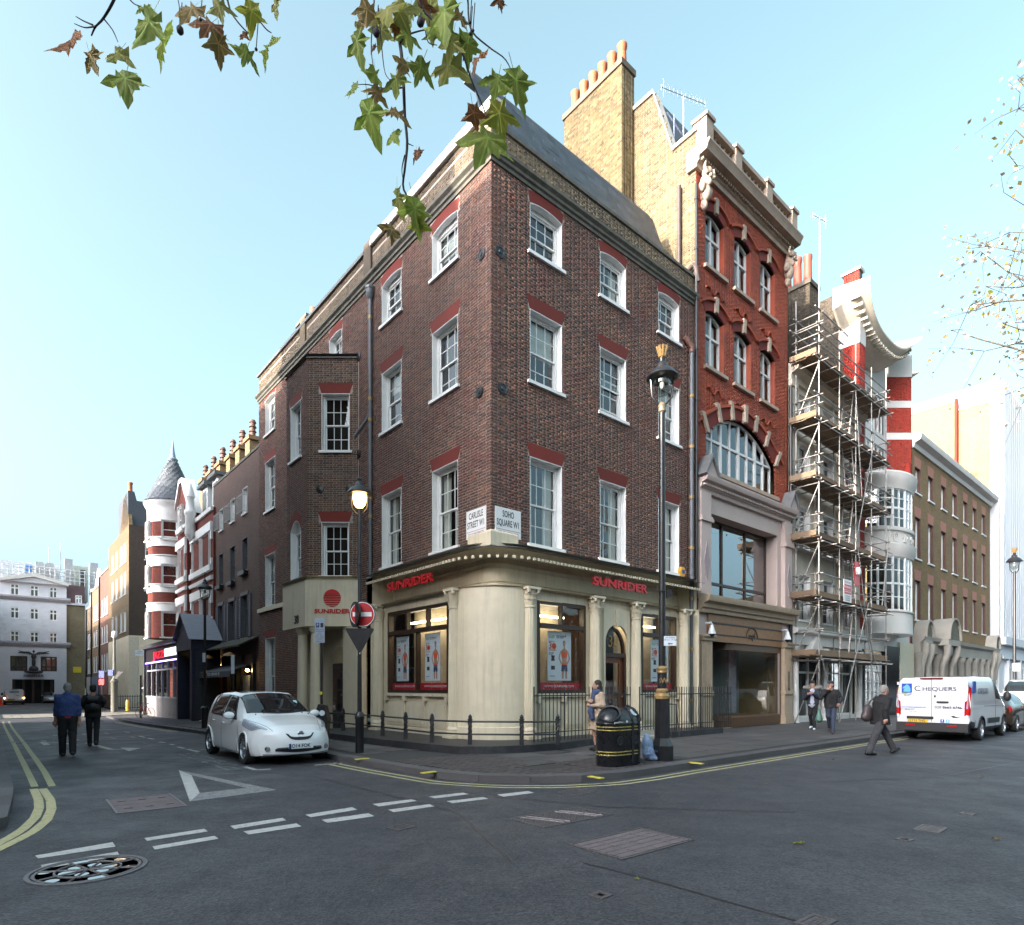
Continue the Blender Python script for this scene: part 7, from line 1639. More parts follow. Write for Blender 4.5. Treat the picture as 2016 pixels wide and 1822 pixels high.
cz = 1.65+(H-1176)*c[1]/F; cm = thing('sensor_bracket', 'small black sensor with aerial strapped to the tall lamp post', 'sensor', c+V(0, 0, cz-.12)); MB().tube([c+V(-.14, -.1, cz), c+V(.18, -.1, cz)], .012, 6).tube([c+V(-.12, -.1, cz), c+V(-.12, -.1, cz+.16)], .008, 5).build('arm', blackm, cm); MB().box(Fr(c+V(.12, -.1, cz-.15)), -.05, .05, -.05, .05, 0, .17).build('box', black, cm)
# lamp post with the no entry signs
c = G(708, 1482, .12); l2 = thing('sign_lamp_post', 'black post with lit amber lantern carrying the no entry sign', 'street lamp', c); q = Fr(c)
MB().lathe(q, [(.1, 0), (.1, .78), (.115, .8), (.115, .86), (.07, .95)], 14).build('base', black, l2, 40); MB().lathe(q, [(.055, .93), (.042, 3.6), (.036, 5.7)], 12).build('shaft', black, l2, 40)
lantern(l2, c+ZZ*(1.65+(H-974)*c[1]/F-c[2]), .27, True, False)
MB().lathe(Fr(c+ZZ*4.4), [(.04, -.05), (.06, -.03), (.06, .03), (.04, .05)], 12).build('collar', black, l2)
zn = 1.65+(H-1221)*c[1]/F
ns = thing('no_entry_sign', 'round red no entry sign with white bar on the lamp post', 'sign', c+V(.1, -.1, zn)); cs = c+V(.085, -.09, zn); qs = Fr(cs, (1, 0, 0), (0, 0, 1), (0, -1, 0)); RN = .29
MB().lathe(qs, [(RN, -.02), (RN+.012, -.015), (RN+.012, .008), (RN, .01)], 36).build('rim', black, ns, 40); wpl = MB().lathe(qs, [(0, .011), (RN-.005, .011), (RN-.005, .0)], 36).build('plate', MC['print_white'], ns, 40)
MB().lathe(qs, [(0, .013), (RN-.02, .013), (RN-.02, .011)], 36).build('red_disc', M('sign_red', (.45, .008, .015), .4, n=.08), ns, 40); MB().box(qs, -.22, .22, -.05, .05, .013, .016).build('white_bar', MC['print_white'], ns)
ob_ = thing('turned_round_sign', 'black back of a round sign turned away behind the no entry sign', 'sign', c+V(-.12, 0, zn)); n_ = V(-.82, -.57, 0); MB().lathe(Fr(c+n_*.06+V(-.02, 0, zn), np.cross(ZZ, n_), ZZ, n_), [(.3, .0), (.3, .05), (0, .05)], 30).build('plate', black, ob_, 40)
gy = thing('turned_triangle_sign', 'black back of an inverted triangle sign below the no entry sign', 'sign', c+V(0, -.06, zn-.5)); z0_, z1_ = 1.65+(H-1295)*c[1]/F, 1.65+(H-1248)*c[1]/F; ff = Face(c+V(.02, -.055, 0), (1, 0, 0), (0, -1, 0)); MB().prism(ff, [(-.31, z1_), (.31, z1_), (.33, z1_-.03), (.03, z0_), (-.03, z0_), (-.33, z1_-.03)], .0, .015).build('plate', black, gy)
for k, s_ in enumerate('S21'): text(s_, Face(c+V(0, -.05, 0), (1, 0, 0), (0, -1, 0)), (.02, .02, -.04)[k], 1.65+(H-(1290, 1296, 1299)[k])*c[1]/F, .008, .085, MC['print_white'], l2, .001, name='print')
# parking plate, charging post
tq_ = LF.t(633, 2.9); c = LF.P(tq_, 2.9, 0); c[2] = ground_z(c[0], c[1])+.12; pk = thing('parking_sign', 'tall blue and white parking plate on a black pole by the portico', 'sign', c); Zp = lambda y: 1.65+(H-y)*c[1]/F
MB().tube([c, V(c[0], c[1], Zp(1228))], .035, 10).build('pole', black, pk, 40); fq = Face(c+V(-.03, -.05, 0), (1, 0, 0), (0, -1, 0)); bl_ = M('sign_blue', (.015, .04, .2), .5)
pl = MB().box(fq, -.13, .13, 0, .012, Zp(1275), Zp(1226)).build('panel', M('plate_bluegrey', (.35, .4, .5), .5), pk); MB().box(fq, -.1, -.01, .012, .014, Zp(1245), Zp(1236)).build('print', bl_, pl); text('P', fq, -.055, Zp(1240.5), .015, .1, MC['print_white'], pl, .001, name='print'); MB().box(fq, .02, .1, .012, .014, Zp(1245), Zp(1236)).build('print', blk_p, pl)
for k, s_ in enumerate(('Electric vehicle', 'recharging point', 'only', 'Mon - Sat', '8.30am - 6.30pm', 'Max stay 4 hours', 'No return', 'on same day')): text(s_, fq, 0, Zp(1249+3.3*k), .014, .034, blk_p, pl, .001, name='print')
MB().lathe(Fr(c+V(-.0, -.04, Zp(1365)-c[2]), (1, 0, 0), (0, 0, 1), (0, -1, 0)), [(0, .012), (.045, .012), (.045, 0)], 14).build('sticker', M('sticker_yellow', (.6, .5, .05), .5), pk)
tq_ = LF.t(634, 3.3); c = LF.P(tq_, 3.3, 0); c[2] = ground_z(c[0], c[1])+.12; cp = thing('charging_post', 'stubby black charging post with white stickers behind the white hatchback', 'charging post', c); fq = Face(c+V(0, -.16, -c[2]), (1, 0, 0), (0, -1, 0))
MB().prism(fq, [(-.13, c[2]), (.14, c[2]), (.16, .75), (.2, .8), (.1, 1.18), (-.05, 1.22), (-.2, .8), (-.13, .75)], -.3, 0).build('body', black, cp)
for x, z, r in ((.05, 1.0, .07), (.07, .68, .05), (.07, .56, .05)): MB().lathe(Fr(fq.P(x, 0, z), (1, 0, 0), ZZ, (0, -1, 0)), [(0, .006), (r, .006), (r, 0)], 14).build('sticker', paper, cp)
# lamp post farther down the narrow street and its neighbours
c = G(403.4, 1434, .12); l3 = thing('far_lamp_post', 'black street lamp with wide dark hood before the red banded house', 'street lamp', c); q = Fr(c); k_ = c[1]/F; Zc = lambda y: (H-y)*k_+1.65-c[2]
MB().lathe(q, [(.13, 0), (.13, Zc(1394)-.1), (.15, Zc(1394)), (.08, Zc(1390))], 12).build('base', black, l3, 40); MB().lathe(q, [(.06, Zc(1391)), (.05, Zc(1180))], 10).build('shaft', black, l3, 40); lantern(l3, c+ZZ*Zc(1160), .27, False, False)
fq = Face(c+V(0, -.07, 0), (1, 0, 0), (0, -1, 0)); pl = thing('street_plate', 'narrow white plate on the lamp post before the bar', 'sign', c+V(0, -.07, Zc(1295))); MB().box(fq, -.06, .06, 0, .01, Zc(1304), Zc(1286)).build('panel', paper, pl)
c2_ = LF.P(LF.t(459.6, 3.0), 3.0, 0); c2_[2] = float(ground_z(c2_[0], c2_[1]))+.12; Zd = lambda y: (H-y)*c2_[1]/F+1.65; pl2 = thing('bay_plate', 'tall narrow white plate on a dark pole in front of the bar', 'sign', c2_); MB().tube([c2_, V(c2_[0], c2_[1], Zd(1288))], .03, 8).build('pole', black, pl2); MB().box(Face(c2_+V(0, -.05, -c2_[2]), (1, 0, 0), (0, -1, 0)), -.06, .06, 0, .01, Zd(1327), Zd(1290)).build('panel', paper, pl2)
ab = thing('menu_board', 'grey framed A-board standing outside the bar', 'board', G(389, 1413, .12)); c = G(389, 1413, .12); fq = Face(c-ZZ*c[2], dL, -dR)
MB().prism(fq, [(-.35, c[2]), (.35, c[2]), (.35, c[2]+1.1), (-.35, c[2]+1.1)], .0, .04).build('board', M('board_grey', (.06, .06, .06), .6), ab); MB().box(fq, -.38, .38, -.02, .06, c[2]+1.1, c[2]+1.15).build('board_top', white, ab)
for lab, x_ in (('white crumpled litter on the pavement by the A-board', 379), ('second scrap of white litter nearer the far lamp post', 396)):
 c = G(x_, 1421, .12); t = thing('litter', lab, 'litter', c); MB().ell(c+ZZ*.03, (.12, .07, .04), nu=7, nv=5).build('paper', white, t)
pb = thing('painted_panel', 'whitish panel with dark scribbles by the bar entrance', 'panel', PF.P(U0+.5, .1, .3)); tq_ = PF.t(483, .15); zq = PF.z(483, 1348, .15); MB().box(PF, tq_-.55, tq_+.45, .1, .14, zq-.5, zq+.45).build('panel', M('dirty_white_panel', (.3, .31, .31), .7, n=.6, s=7), pb)
# litter bin
c = G(1221.6, 1507.5, .12); c = V(c[0]-.02, c[1]+.15, .12); bn = thing('litter_bin', 'black rounded double litter bin with gilt bands on the corner pavement', 'litter bin', c)
qb = Fr(c, dR, dL); binm = M('bin_black', (.013, .014, .017), .28, n=.2, s=8); Lh, Rb = .235, .275
def stad(off, z, n=14): r = Rb+off; return [(Lh+r*math.cos(a), r*math.sin(a), z) for a in np.linspace(-math.pi/2, math.pi/2, n)]+[(-Lh+r*math.cos(a), r*math.sin(a), z) for a in np.linspace(math.pi/2, 3*math.pi/2, n)]
def stads(levels, name, mat, par, top=True):
 vs = [qb.P(*p) for o, z in levels for p in stad(o, z)]; n = 28; fs = [(i*n+k, i*n+(k+1) % n, (i+1)*n+(k+1) % n, (i+1)*n+k) for i in range(len(levels)-1) for k in range(n)]
 if top: fs.append(tuple(range((len(levels)-1)*n, len(levels)*n)))
 return MB().add(vs, fs).build(name, mat, par, 50)
stads([(-.02, 0), (.0, .03), (.0, .8), (.012, .81), (.012, .84), (.0, .85)]+[(-.26*(1-math.cos(a)), .85+.27*math.sin(a)) for a in np.linspace(.1, math.pi/2, 9)], 'body', binm, bn)
for z in (.215, .275, .69, .75): stads([(.0, z), (.006, z+.002), (.006, z+.018), (.0, z+.02)], 'gilt_band', M('bin_gold', (.42, .34, .1), .45, m=.3, n=.15), bn, False)
for x in (.1, .3):
 mb = MB(); mb.box(qb, x-.03, x+.03, -Rb-.012, -Rb+.05, .02, .86); mb.tube([qb.P(x, -Rb-.005+.26*(1-math.cos(a)), .85+.28*math.sin(a)) for a in np.linspace(0, math.pi/2, 8)], .02, 6); mb.build('strap', binm, bn, 40)
for sgn in (-1, 1):
 d = -qb.X*.62*(1 if sgn < 0 else -1)-qb.Y*.38+ZZ*.62; d /= np.linalg.norm(d); P0 = qb.P(sgn*(Lh+.1), -.08, .985); x_ = np.cross(ZZ, d); x_ /= np.linalg.norm(x_)
 fr_o = Fr(P0, x_, np.cross(d, x_), d); MB().lathe(fr_o, [(.2, -.08), (.215, .03), (.2, .055), (.175, .05), (.165, -.02)], 24, 0, 2*math.pi-1e-4).build('opening_rim', binm, bn, 50); MB().lathe(fr_o, [(0, .03), (.172, .03)], 24, 0, 2*math.pi-1e-4).build('opening', M('bin_dark', (.002, .002, .002), 1., spec=0.), bn)
d = -qb.Y*.75+ZZ*.66; d /= np.linalg.norm(d); MB().lathe(Fr(qb.P(.2, -.215, 1.03), qb.X, np.cross(d, qb.X), d), [(0, .02), (.07, .02), (.085, .012), (.085, -.02)], 20).build('ash_plate', M('bright_steel', (.6, .62, .65), .25, m=.7), bn, 40)
fb = Face(qb.P(0, 0, 0)*V(1, 1, 0), qb.X, -qb.Y); text('general litter', fb, -.32, .12+.855, Rb+.002, .05, MC['print_white'], bn, .002, 1, name='print'); MB().box(fb, -.1, -.05, Rb, Rb+.006, .94, 1.0).build('print', MC['print_white'], bn)
for x in (-.28, .2): MB().lathe(Fr(fb.P(x, Rb, .12+.5), fb.X, ZZ, fb.Y), [(.09, 0), (.09, .006), (.075, .008), (.07, .003), (0, .003)], 20).build('crest', binm, bn, 40)
c = G(1277, 1497, .12); bg_ = thing('plastic_bag', 'pale blue plastic bag slumped behind the litter bin', 'bag', c); bagm = M('blue_bag', (.3, .42, .62), .35, n=.2, s=20, b=1., bs=9, bd=.06)
blob('bag', bagm, bg_, [ello(c+V(0, 0, .13), (.13, .13, .13)), ello(c+V(-.02, .02, .3), (.12, .11, .2)), ello(c+V(-.05, .0, .44), (.07, .07, .12)), ello(c+V(.1, -.04, .05), (.1, .06, .05))], .016, .06)
fz = Face(c+V(0, -.135, 0), (1, 0, 0), (0, -1, 0)); text('LONDON', fz, .0, .2, .012, .07, M('bag_print', (.12, .18, .32), .5), bg_, .001, name='print'); text('PAPER', fz, -.02, .13, .012, .06, MC['bag_print'], bg_, .001, name='print')
# street name plates on the corner building, alarm box, domes
for s_, fr, x0, x1, y0, y1, lab in (('CARLISLE\nSTREET W1', LF, 918, 956.5, 1008, 1049, 'white CARLISLE STREET name plate on the corner brickwork'), ('SOHO\nSQUARE W1', RF, 975, 1025.5, 1012, 1047, 'white SOHO SQUARE name plate on the corner brickwork')):
 t0, t1 = sorted((fr.t(x0, .03), fr.t(x1, .03))); zc = fr.z((x0+x1)/2, 1030, .03); hh = .37; sg = thing('street_name_sign', lab, 'sign', fr.P((t0+t1)/2, .02, zc-hh)); pl = MB().box(fr, t0, t1, .012, .03, zc-hh, zc+hh).build('panel', MC['print_white'], sg)
 w_ = t1-t0; o = text(s_, fr, (t0+t1)/2, zc+.09, .032, .235, blk_p, pl, .001, 1, .003, name='print'); o.scale = (w_*.44/TW[o.name], 1, 1)
 o = text('CITY OF WESTMINSTER', fr, (t0+t1)/2, zc-.27, .032, .085, M('print_darkred', (.3, .02, .03), .5), pl, .001, name='print'); o.scale = (w_*.4/TW[o.name], 1, 1); MB().box(fr, t0+.03, t1-.03, .03, .032, zc-.2, zc-.19).build('print', blk_p, pl)
ab_t, ab_z = RF.tz(1346, 1126, .15); ab = thing('alarm_box', 'yellow hexagonal alarm box above the shop cornice by the drainpipes', 'alarm box', RF.P(ab_t, .1, ab_z-.2)); MB().lathe(Fr(RF.P(ab_t, .04, ab_z), RF.X, ZZ, RF.Y), [(.19, 0), (.19, .07), (.15, .1), (0, .1)], 6).build('box', M('alarm_yellow', (.6, .3, .02), .4), ab); MB().box(RF, ab_t-.07, ab_t+.07, .14, .15, ab_z-.06, ab_z+.06).build('print', bl_, ab)
for px, py, lab in ((1400, 1243, 'white dome camera on the left pilaster of the brown shopfront'), (1549, 1255, 'white dome camera between the brown shopfront and the scaffold')):
 t, z = RF.tz(px, py, .35); d_ = thing('dome_camera', lab, 'camera', RF.P(t, .3, z-.2)); cdm = M('dome_white', (.6, .62, .65), .3); MB().tube([RF.P(t-.12, .2, z+.28), RF.P(t, .35, z+.3), RF.P(t, .38, z+.2)], .04, 8).build('arm', cdm, d_, 40); MB().lathe(Fr(RF.P(t, .38, z-.1)), [(.06, .32), (.08, .2), (.13, .05), (.14, .0), (.11, -.0)], 16).build('housing', cdm, d_, 40); MB().ell(RF.P(t, .38, z-.11), .1).build('dome', black, d_, 60)
# far right lamp post with gilt crown
c = G(1997, 1446, .12); c = V(*( (1997-CX)/F*34., 34., .12)); l4 = thing('right_lamp_post', 'tall grey-black lamp post with gilt crown before the white office', 'street lamp', c); Zc = lambda y: (H-y)*c[1]/F+1.65-.12
MB().lathe(Fr(c), [(.15, 0), (.15, 1.2), (.08, 1.3), (.07, Zc(1125))], 12).build('shaft', black, l4, 40); lantern(l4, c+ZZ*Zc(1107), .36); MB().box(Face(c+V(.0, -.1, -.12), (1, 0, 0), (0, -1, 0)), -.18, .2, 0, .02, Zc(1322)+.12, Zc(1306)+.12).build('notice', paper, l4)
# across the side street
c = G(225, 1402, .12); l5 = thing('sign_pole', 'grey lamp column with blue plate before the rusticated corner house', 'street lamp', c); Zc = lambda y: (H-y)*c[1]/F+1.65-c[2]; q = Fr(c)
MB().lathe(q, [(.24, 0), (.24, Zc(1345)), (.3, Zc(1342)), (.12, Zc(1336)), (.09, Zc(1253)), (0, Zc(1250))], 12).build('column', M('grey_green_column', (.11, .11, .09), .6), l5, 40); MB().ell(c+ZZ*Zc(1250), (.2, .2, .3)).build('lamp', MC['print_white'], l5, 60)
fq = Face(c+V(-.1, -.12, -c[2]), (1, 0, 0), (0, -1, 0)); MB().box(fq, -.3, .1, 0, .04, c[2]+Zc(1331), c[2]+Zc(1319)).build('plate', bl_, l5); MB().prism(fq, [(.2, c[2]+Zc(1336)), (.5, c[2]+Zc(1322)), (.9, c[2]+Zc(1323)), (.4, c[2]+Zc(1337))], 0, .05).build('turned_sign', black, l5)
c = G(202, 1401, .12); l6 = thing('blue_sign_post', 'short post with blue plate and red and white panel by the side street', 'sign', c); Zc = lambda y: (H-y)*c[1]/F+1.65; fq = Face(c*V(1, 1, 0)+V(0, -.1, 0), (1, 0, 0), (0, -1, 0)); MB().tube([c, V(c[0], c[1], Zc(1320))], .07, 8).build('pole', black, l6); MB().box(fq, -.22, .2, 0, .03, Zc(1335), Zc(1321)).build('plate', bl_, l6); MB().box(fq, -.22, .2, 0, .03, Zc(1349), Zc(1337)).build('plate', redpaint, l6)
c = G(251, 1400, .12); l7 = thing('yellow_bollard', 'yellow plastic bollard by the railings of the corner house', 'bollard', c); MB().lathe(Fr(c), [(.13, 0), (.13, .8), (.1, .9), (0, .92)], 12).build('post', M('bollard_yellow', (.75, .33, .01), .4), l7, 40)
af = thing('area_fence', 'black area railings round the rusticated corner house', 'railing', LF.P(D0-1.6, 1.5, UP_));
for a, b in ((LF.P(D0+9, 1.6, UP_), LF.P(D0-1.6, 1.6, UP_)), (LF.P(D0-1.6, 1.6, UP_), LF.P(D0-1.6, -7, UP_))):
 n = int(np.linalg.norm(b-a)/.18)
 for i in range(n): p = a+(b-a)*i/n; rod('bar', blackm, af, p, p+ZZ*1.25, .022)
 MB().tube([a+ZZ*1.12, b+ZZ*1.12], .025, 5).build('rail', blackm, af); MB().tube([a+ZZ*.12, b+ZZ*.12], .025, 5).build('rail', blackm, af)
fa_ = Face(LF.P(0, 1.62, 0), dL, -dR); MB().box(fa_, D0-1.5, D0+9, .0, .03, UP_+.1, UP_+1.15).build('sheet_panel', black, af)
# awning and pole at the end of the restaurant, bicycle
aw = thing('black_awning', 'black pointed awning with white trim at the end of the restaurant', 'awning', FP.P(f1, -.5, 2)); a0 = FP.P(f1+.12, .0, 3.1); mb = MB(); xw = -dR*.0
pts = [FP.P(f1+.1, .0, 3.0), FP.P(f1+.1, -3, 3.0), FP.P(f1+1.5, -3, 1.55), FP.P(f1+1.5, .0, 1.55)]; mb.add(pts+[p-ZZ*.05 for p in pts], [(0, 1, 2, 3), (7, 6, 5, 4), (0, 3, 7, 4), (1, 2, 6, 5), (2, 3, 7, 6), (0, 1, 5, 4)]); mb.add([pts[0], pts[3], FP.P(f1+.1, .0, 1.55)], [(0, 1, 2)]); mb.box(FP, f1+.1, f1+1.5, -3, .0, 1.25, 1.55); mb.build('canvas', black, aw); MB().box(FP, f1+.1, f1+1.52, -3, .015, 1.55, 1.6).build('trim', white, aw)
c = G(277, 1414, .12); po = thing('dark_post', 'slim dark post with a bicycle leaning on it', 'post', c); MB().tube([c, c+ZZ*((1414-1330)*c[1]/F)], .06, 8).build('post', black, po, 40)
def bicycle(c, ang):
 b = thing('bicycle', 'red racing bicycle leaning on the slim dark post', 'bicycle', c, ang, local=True); rm = M('bike_red', (.4, .01, .02), .35); q = Fr()
 for x in (-.5, .5):
  mb = MB(); mb.tube([V(x+.33*math.cos(a), 0, .33+.33*math.sin(a)) for a in np.linspace(0, 2*math.pi, 29)], .014, 6, False); wl_ = mb.build('wheel', black, b, 40); mb = MB()
  for k in range(9): a = k*math.pi/9; mb.tube([V(x+.32*s*math.cos(a), 0, .33+.32*s*math.sin(a)) for s in (-1, 1)], .003, 4, False)
  mb.build('spokes', greym, wl_, kind='stuff')
 mb = MB()
 for a, d in (((-.05, .3), (-.15, .85)), ((-.12, .78), (.35, .8)), ((-.05, .3), (.36, .72)), ((-.05, .3), (-.5, .33)), ((-.13, .75), (-.5, .33)), ((.33, .88), (.5, .33))): mb.tube([V(a[0], 0, a[1]), V(d[0], 0, d[1])], .018, 6)
 mb.build('frame', rm, b, 40); MB().ell(V(-.17, 0, .92), (.13, .06, .03)).build('saddle', black, b, 60)
 MB().tube([V(.35, -.2, .95), V(.42, -.2, .97), V(.48, -.2, .88), V(.4, -.2, .8)], .014, 6).tube([V(.35, .2, .95), V(.42, .2, .97), V(.48, .2, .88), V(.4, .2, .8)], .014, 6).tube([V(.35, -.2, .95), V(.35, .2, .95)], .014, 6).build('handlebar', black, b, 40); MB().lathe(Fr(V(-.05, -.03, .3), (1, 0, 0), (0, 0, 1), (0, 1, 0)), [(0, 0), (.09, 0), (.09, .01), (0, .01)], 14).build('chainring', greym, b)
bicycle(G(286, 1414.5, .12), math.atan2(dL[1], dL[0])+.5)
c = G(2, 1390); cn = thing('traffic_cone', 'orange-red cone cut by the left edge far down the street', 'cone', c); MB().lathe(Fr(c), [(.28, 0), (.28, .06), (.2, .07), (.05, 1.0), (0, 1.0)], 14).build('cone', M('cone_orange', (.8, .06, .01), .5), cn, 40)
# roof aerials
def aerial(lab, c, h, d, n=10, L=1.2):
 a = thing('tv_aerial', lab, 'aerial', c); am = M('aerial_metal', (.4, .42, .45), .4, m=.5); d = np.array(d, float)/np.linalg.norm(d); s = np.cross(ZZ, d); top = c+ZZ*h
 MB().tube([c, top], .025, 6).build('mast', am, a); mb = MB(); mb.tube([top-d*L/2, top+d*L/2], .018, 6)
 for k in range(n): p = top-d*L/2+d*L*k/(n-1); mb.tube([p-s*.2, p+s*.2], .008, 4); mb.tube([p-ZZ*.12, p+ZZ*.12], .006, 4)
 mb.tube([top-d*L*.45-ZZ*.35, top-d*L*.45+ZZ*.35], .01, 4); mb.build('aerial_array', am, a)
aerial('spiky yagi aerial above the balustrade of the red brick building', RF.P(10.7, -1.5, 21.4), 3.1, dR*.8-dL*.3, 12, 2.0)
aerial('white tv aerial on a thin bent mast above the sooty chimney', CF_.P(1.55, -.2, 20.2), 4.2, -dR*.9+dL*.2, 7, 1.0)
aerial('thin aerial above the roof of the rusticated corner house', LF.P(D0+6, -1, zt1-3), 2.2, dR, 6, 1.4)
# VEHICLES
carglass = M('car_glass', (.012, .014, .016), .02, n=.1, spec=.7); tyre = M('tyre_rubber', (.018, .018, .019), .8, n=.2, s=20); alloy = M('alloy_rim', (.5, .52, .55), .25, m=.8, n=.08)
trimb = M('black_trim', (.015, .015, .016), .6, n=.15); chrome = M('chrome', (.7, .72, .75), .12, m=1., n=.04); lampc = M('lamp_clear', (.45, .5, .58), .1, m=.4, n=.35, s=40); lampr = M('lamp_red', (.4, .008, .01), .12, n=.25, s=30); plate_w = M('plate_white', (.65, .68, .72), .4, n=.03); plate_y = M('plate_yellow', (.7, .42, .03), .4, n=.05)
def catmull(P, n):
 P = np.array(P, float); m = len(P); t = np.linspace(0, m-1, n); i = np.clip(t.astype(int), 0, m-2); f = (t-i)[:, None]
 g = lambda k: P[np.clip(k, 0, m-1)]; a, b, c, d = g(i-1), g(i), g(i+1), g(i+2)
 return .5*(2*b+(c-a)*f+(2*a-5*b+4*c-d)*f*f+(3*b-a-3*c+d)*f**3)
class Body:
 """lofted car shell. st: rows (x, z_bottom, half width, z_mid, z_belt, w_belt, z_edge, w_edge, z_top); +x is the front"""
 def __init__(s, st, kf, kr, nx=120, nv=49, bulge=(.06, .04)):
  st = np.array(st, float); s.xs = np.linspace(st[0, 0], st[-1, 0], nx)
  C = np.stack([np.interp(s.xs, st[:, 0], st[:, k]) for k in range(1, 9)], -1)
  ker = np.array((1, 3, 4, 3, 1.)); ker /= ker.sum(); Cp = np.vstack((C[:1], C[:1], C, C[-1:], C[-1:])); C = sum(ker[i]*Cp[i:i+nx] for i in range(5))
  s.nv = nv; half = []
  for zb, w_, zm, zl, wl, ze, we, zt in C:
   half.append(catmull([(w_*.93, zb), (w_*.985, zb+.1), (w_, zm), (wl, zl), (we, ze), (we*.62, zt-(zt-ze)*.18), (0, zt)], nv))
  s.H = np.array(half); s.wm = C[:, 1].max(); s.kf, s.kr, s.b = kf, kr, bulge; s.L0, s.L1 = s.xs[0], s.xs[-1]
 def warp(s, x, y):
  L = s.L1-s.L0; uf = np.clip((x-(s.L1-.9))/.9, 0, 1); ur = np.clip((s.L0+.9-x)/.9, 0, 1); q = np.abs(y/s.wm)**2.6
  return x-s.kf*uf**1.5*q+s.kr*ur**1.5*q
 def pt(s, x, v, off=0.):                  # v in control units 0..6, + side
  i = np.interp(x, s.xs, np.arange(len(s.xs))); a = int(min(i, len(s.xs)-2)); f = i-a; sec = s.H[a]*(1-f)+s.H[a+1]*f; j = v/6*(s.nv-1); b = int(min(j, s.nv-2)); g = j-b
  y, z = sec[b]*(1-g)+sec[b+1]*g; d = sec[b+1]-sec[b]; nrm = np.array((d[1], -d[0])); nrm /= np.linalg.norm(nrm)+1e-9
  y += nrm[0]*off; z += nrm[1]*off; return V(s.warp(x, y), y, z)
 def fx(s, y, z, front=True):              # x of the end face
  h = s.H[-1 if front else 0]; z0, z1 = h[0, 1], h[-1, 1]; q = 1-((z-(z0+z1)/2)/((z1-z0)/2))**2; q = max(q, 0)*(1-min(1, abs(y)/max(.01, np.interp(z, h[:, 1], h[:, 0])))**4)
  return (s.L1 if front else s.L0)*1.0+(s.b[0]*q-s.kf*abs(y/s.wm)**2.6 if front else -s.b[1]*q+s.kr*abs(y/s.wm)**2.6)
 def side(s, x, z):                        # control position v of height z on the flank
  i = int(np.clip(np.interp(x, s.xs, np.arange(len(s.xs))), 0, len(s.xs)-1)); return np.interp(z, s.H[i][:, 1], np.linspace(0, 6, s.nv))
 def arch(s, par, xa, za, r, side, mat): P = [s.pt(xa+r*math.cos(a), s.side(xa+r*math.cos(a), za+r*math.sin(a)), .004) for a in np.linspace(-.3, math.pi+.3, 26)]; return MB().tube([V(p[0], p[1]*side, p[2]) for p in P], .022, 6).build('arch_lip', mat, par, 60)
 def shell(s, par, classify, mats, names, wheels=()):
  nx, nv = s.H.shape[:2]; full = np.concatenate((s.H*np.array((1, 1)), (s.H*np.array((-1, 1)))[:, ::-1][:, 1:]), 1); m = full.shape[1]
  X = np.repeat(s.xs[:, None], m, 1); Y, Z = full[..., 0], full[..., 1]; vs = np.stack((s.warp(X, Y), Y, Z), -1).reshape(-1, 3)
  i, j = np.meshgrid(np.arange(nx-1), np.arange(m-1), indexing='ij'); a = (i*m+j).ravel(); fs = np.stack((a, a+1, a+m+1, a+m), -1)
  cx = X[:-1, :-1].ravel()+(s.xs[1]-s.xs[0])/2; cen = vs[fs].mean(1); jj = j.ravel()+.5; vv = np.where(jj < nv-1, jj, 2*(nv-1)-jj)/(nv-1)*6
  lab = np.array([classify(x, v, abs(c[1]), c[2]) for x, v, c in zip(cx, vv, cen)])
  for xa, za, r in wheels: lab[((cx-xa)**2+(cen[:, 2]-za)**2 < r*r) & (np.abs(cen[:, 1]) > s.wm*.6)] = -1
  for k in range(len(mats)):
   f = fs[lab == k]
   if len(f): u, inv = np.unique(f, return_inverse=True); npmesh(names[k], vs[u], inv.reshape(f.shape), mats[k], par, smooth=True)
  for front in (True, False):           # rounded end faces
   h = s.H[-1 if front else 0]; n = 17; fr_ = np.linspace(1, -1, n); Yc = h[:, :1]*fr_[None]; Zc = np.repeat(h[:, 1:], n, 1); Xc = np.vectorize(lambda y, z: s.fx(y, z, front))(Yc, Zc)
   vc = np.stack((Xc, Yc, Zc), -1).reshape(-1, 3); i, j = np.meshgrid(np.arange(nv-1), np.arange(n-1), indexing='ij'); a = (i*n+j).ravel(); npmesh('front_panel' if front else 'rear_panel', vc, np.stack((a, a+1, a+n+1, a+n), -1), mats[0], par, smooth=True)
 def patch(s, par, name, mat, A, B, off=.008, side=1, n=14, m=5):
  A, B = catmull(A, n), catmull(B, n); vs = []
  for a, b in zip(A, B):
   for k in range(m): q = a+(b-a)*k/(m-1); p = s.pt(q[0], q[1], off); vs.append((p[0], p[1]*side, p[2]))
  i, j = np.meshgrid(np.arange(n-1), np.arange(m-1), indexing='ij'); a = (i*m+j).ravel(); return npmesh(name, vs, np.stack((a, a+1, a+m+1, a+m), -1), mat, par, smooth=True)
 def line(s, par, pts, side=1, r=.004, name='panel_gap'):
  P = [s.pt(x, v, .001) for x, v in catmull(pts, 12)]; return MB().tube([V(p[0], p[1]*side, p[2]) for p in P], r, 5).build(name, trimb, par)
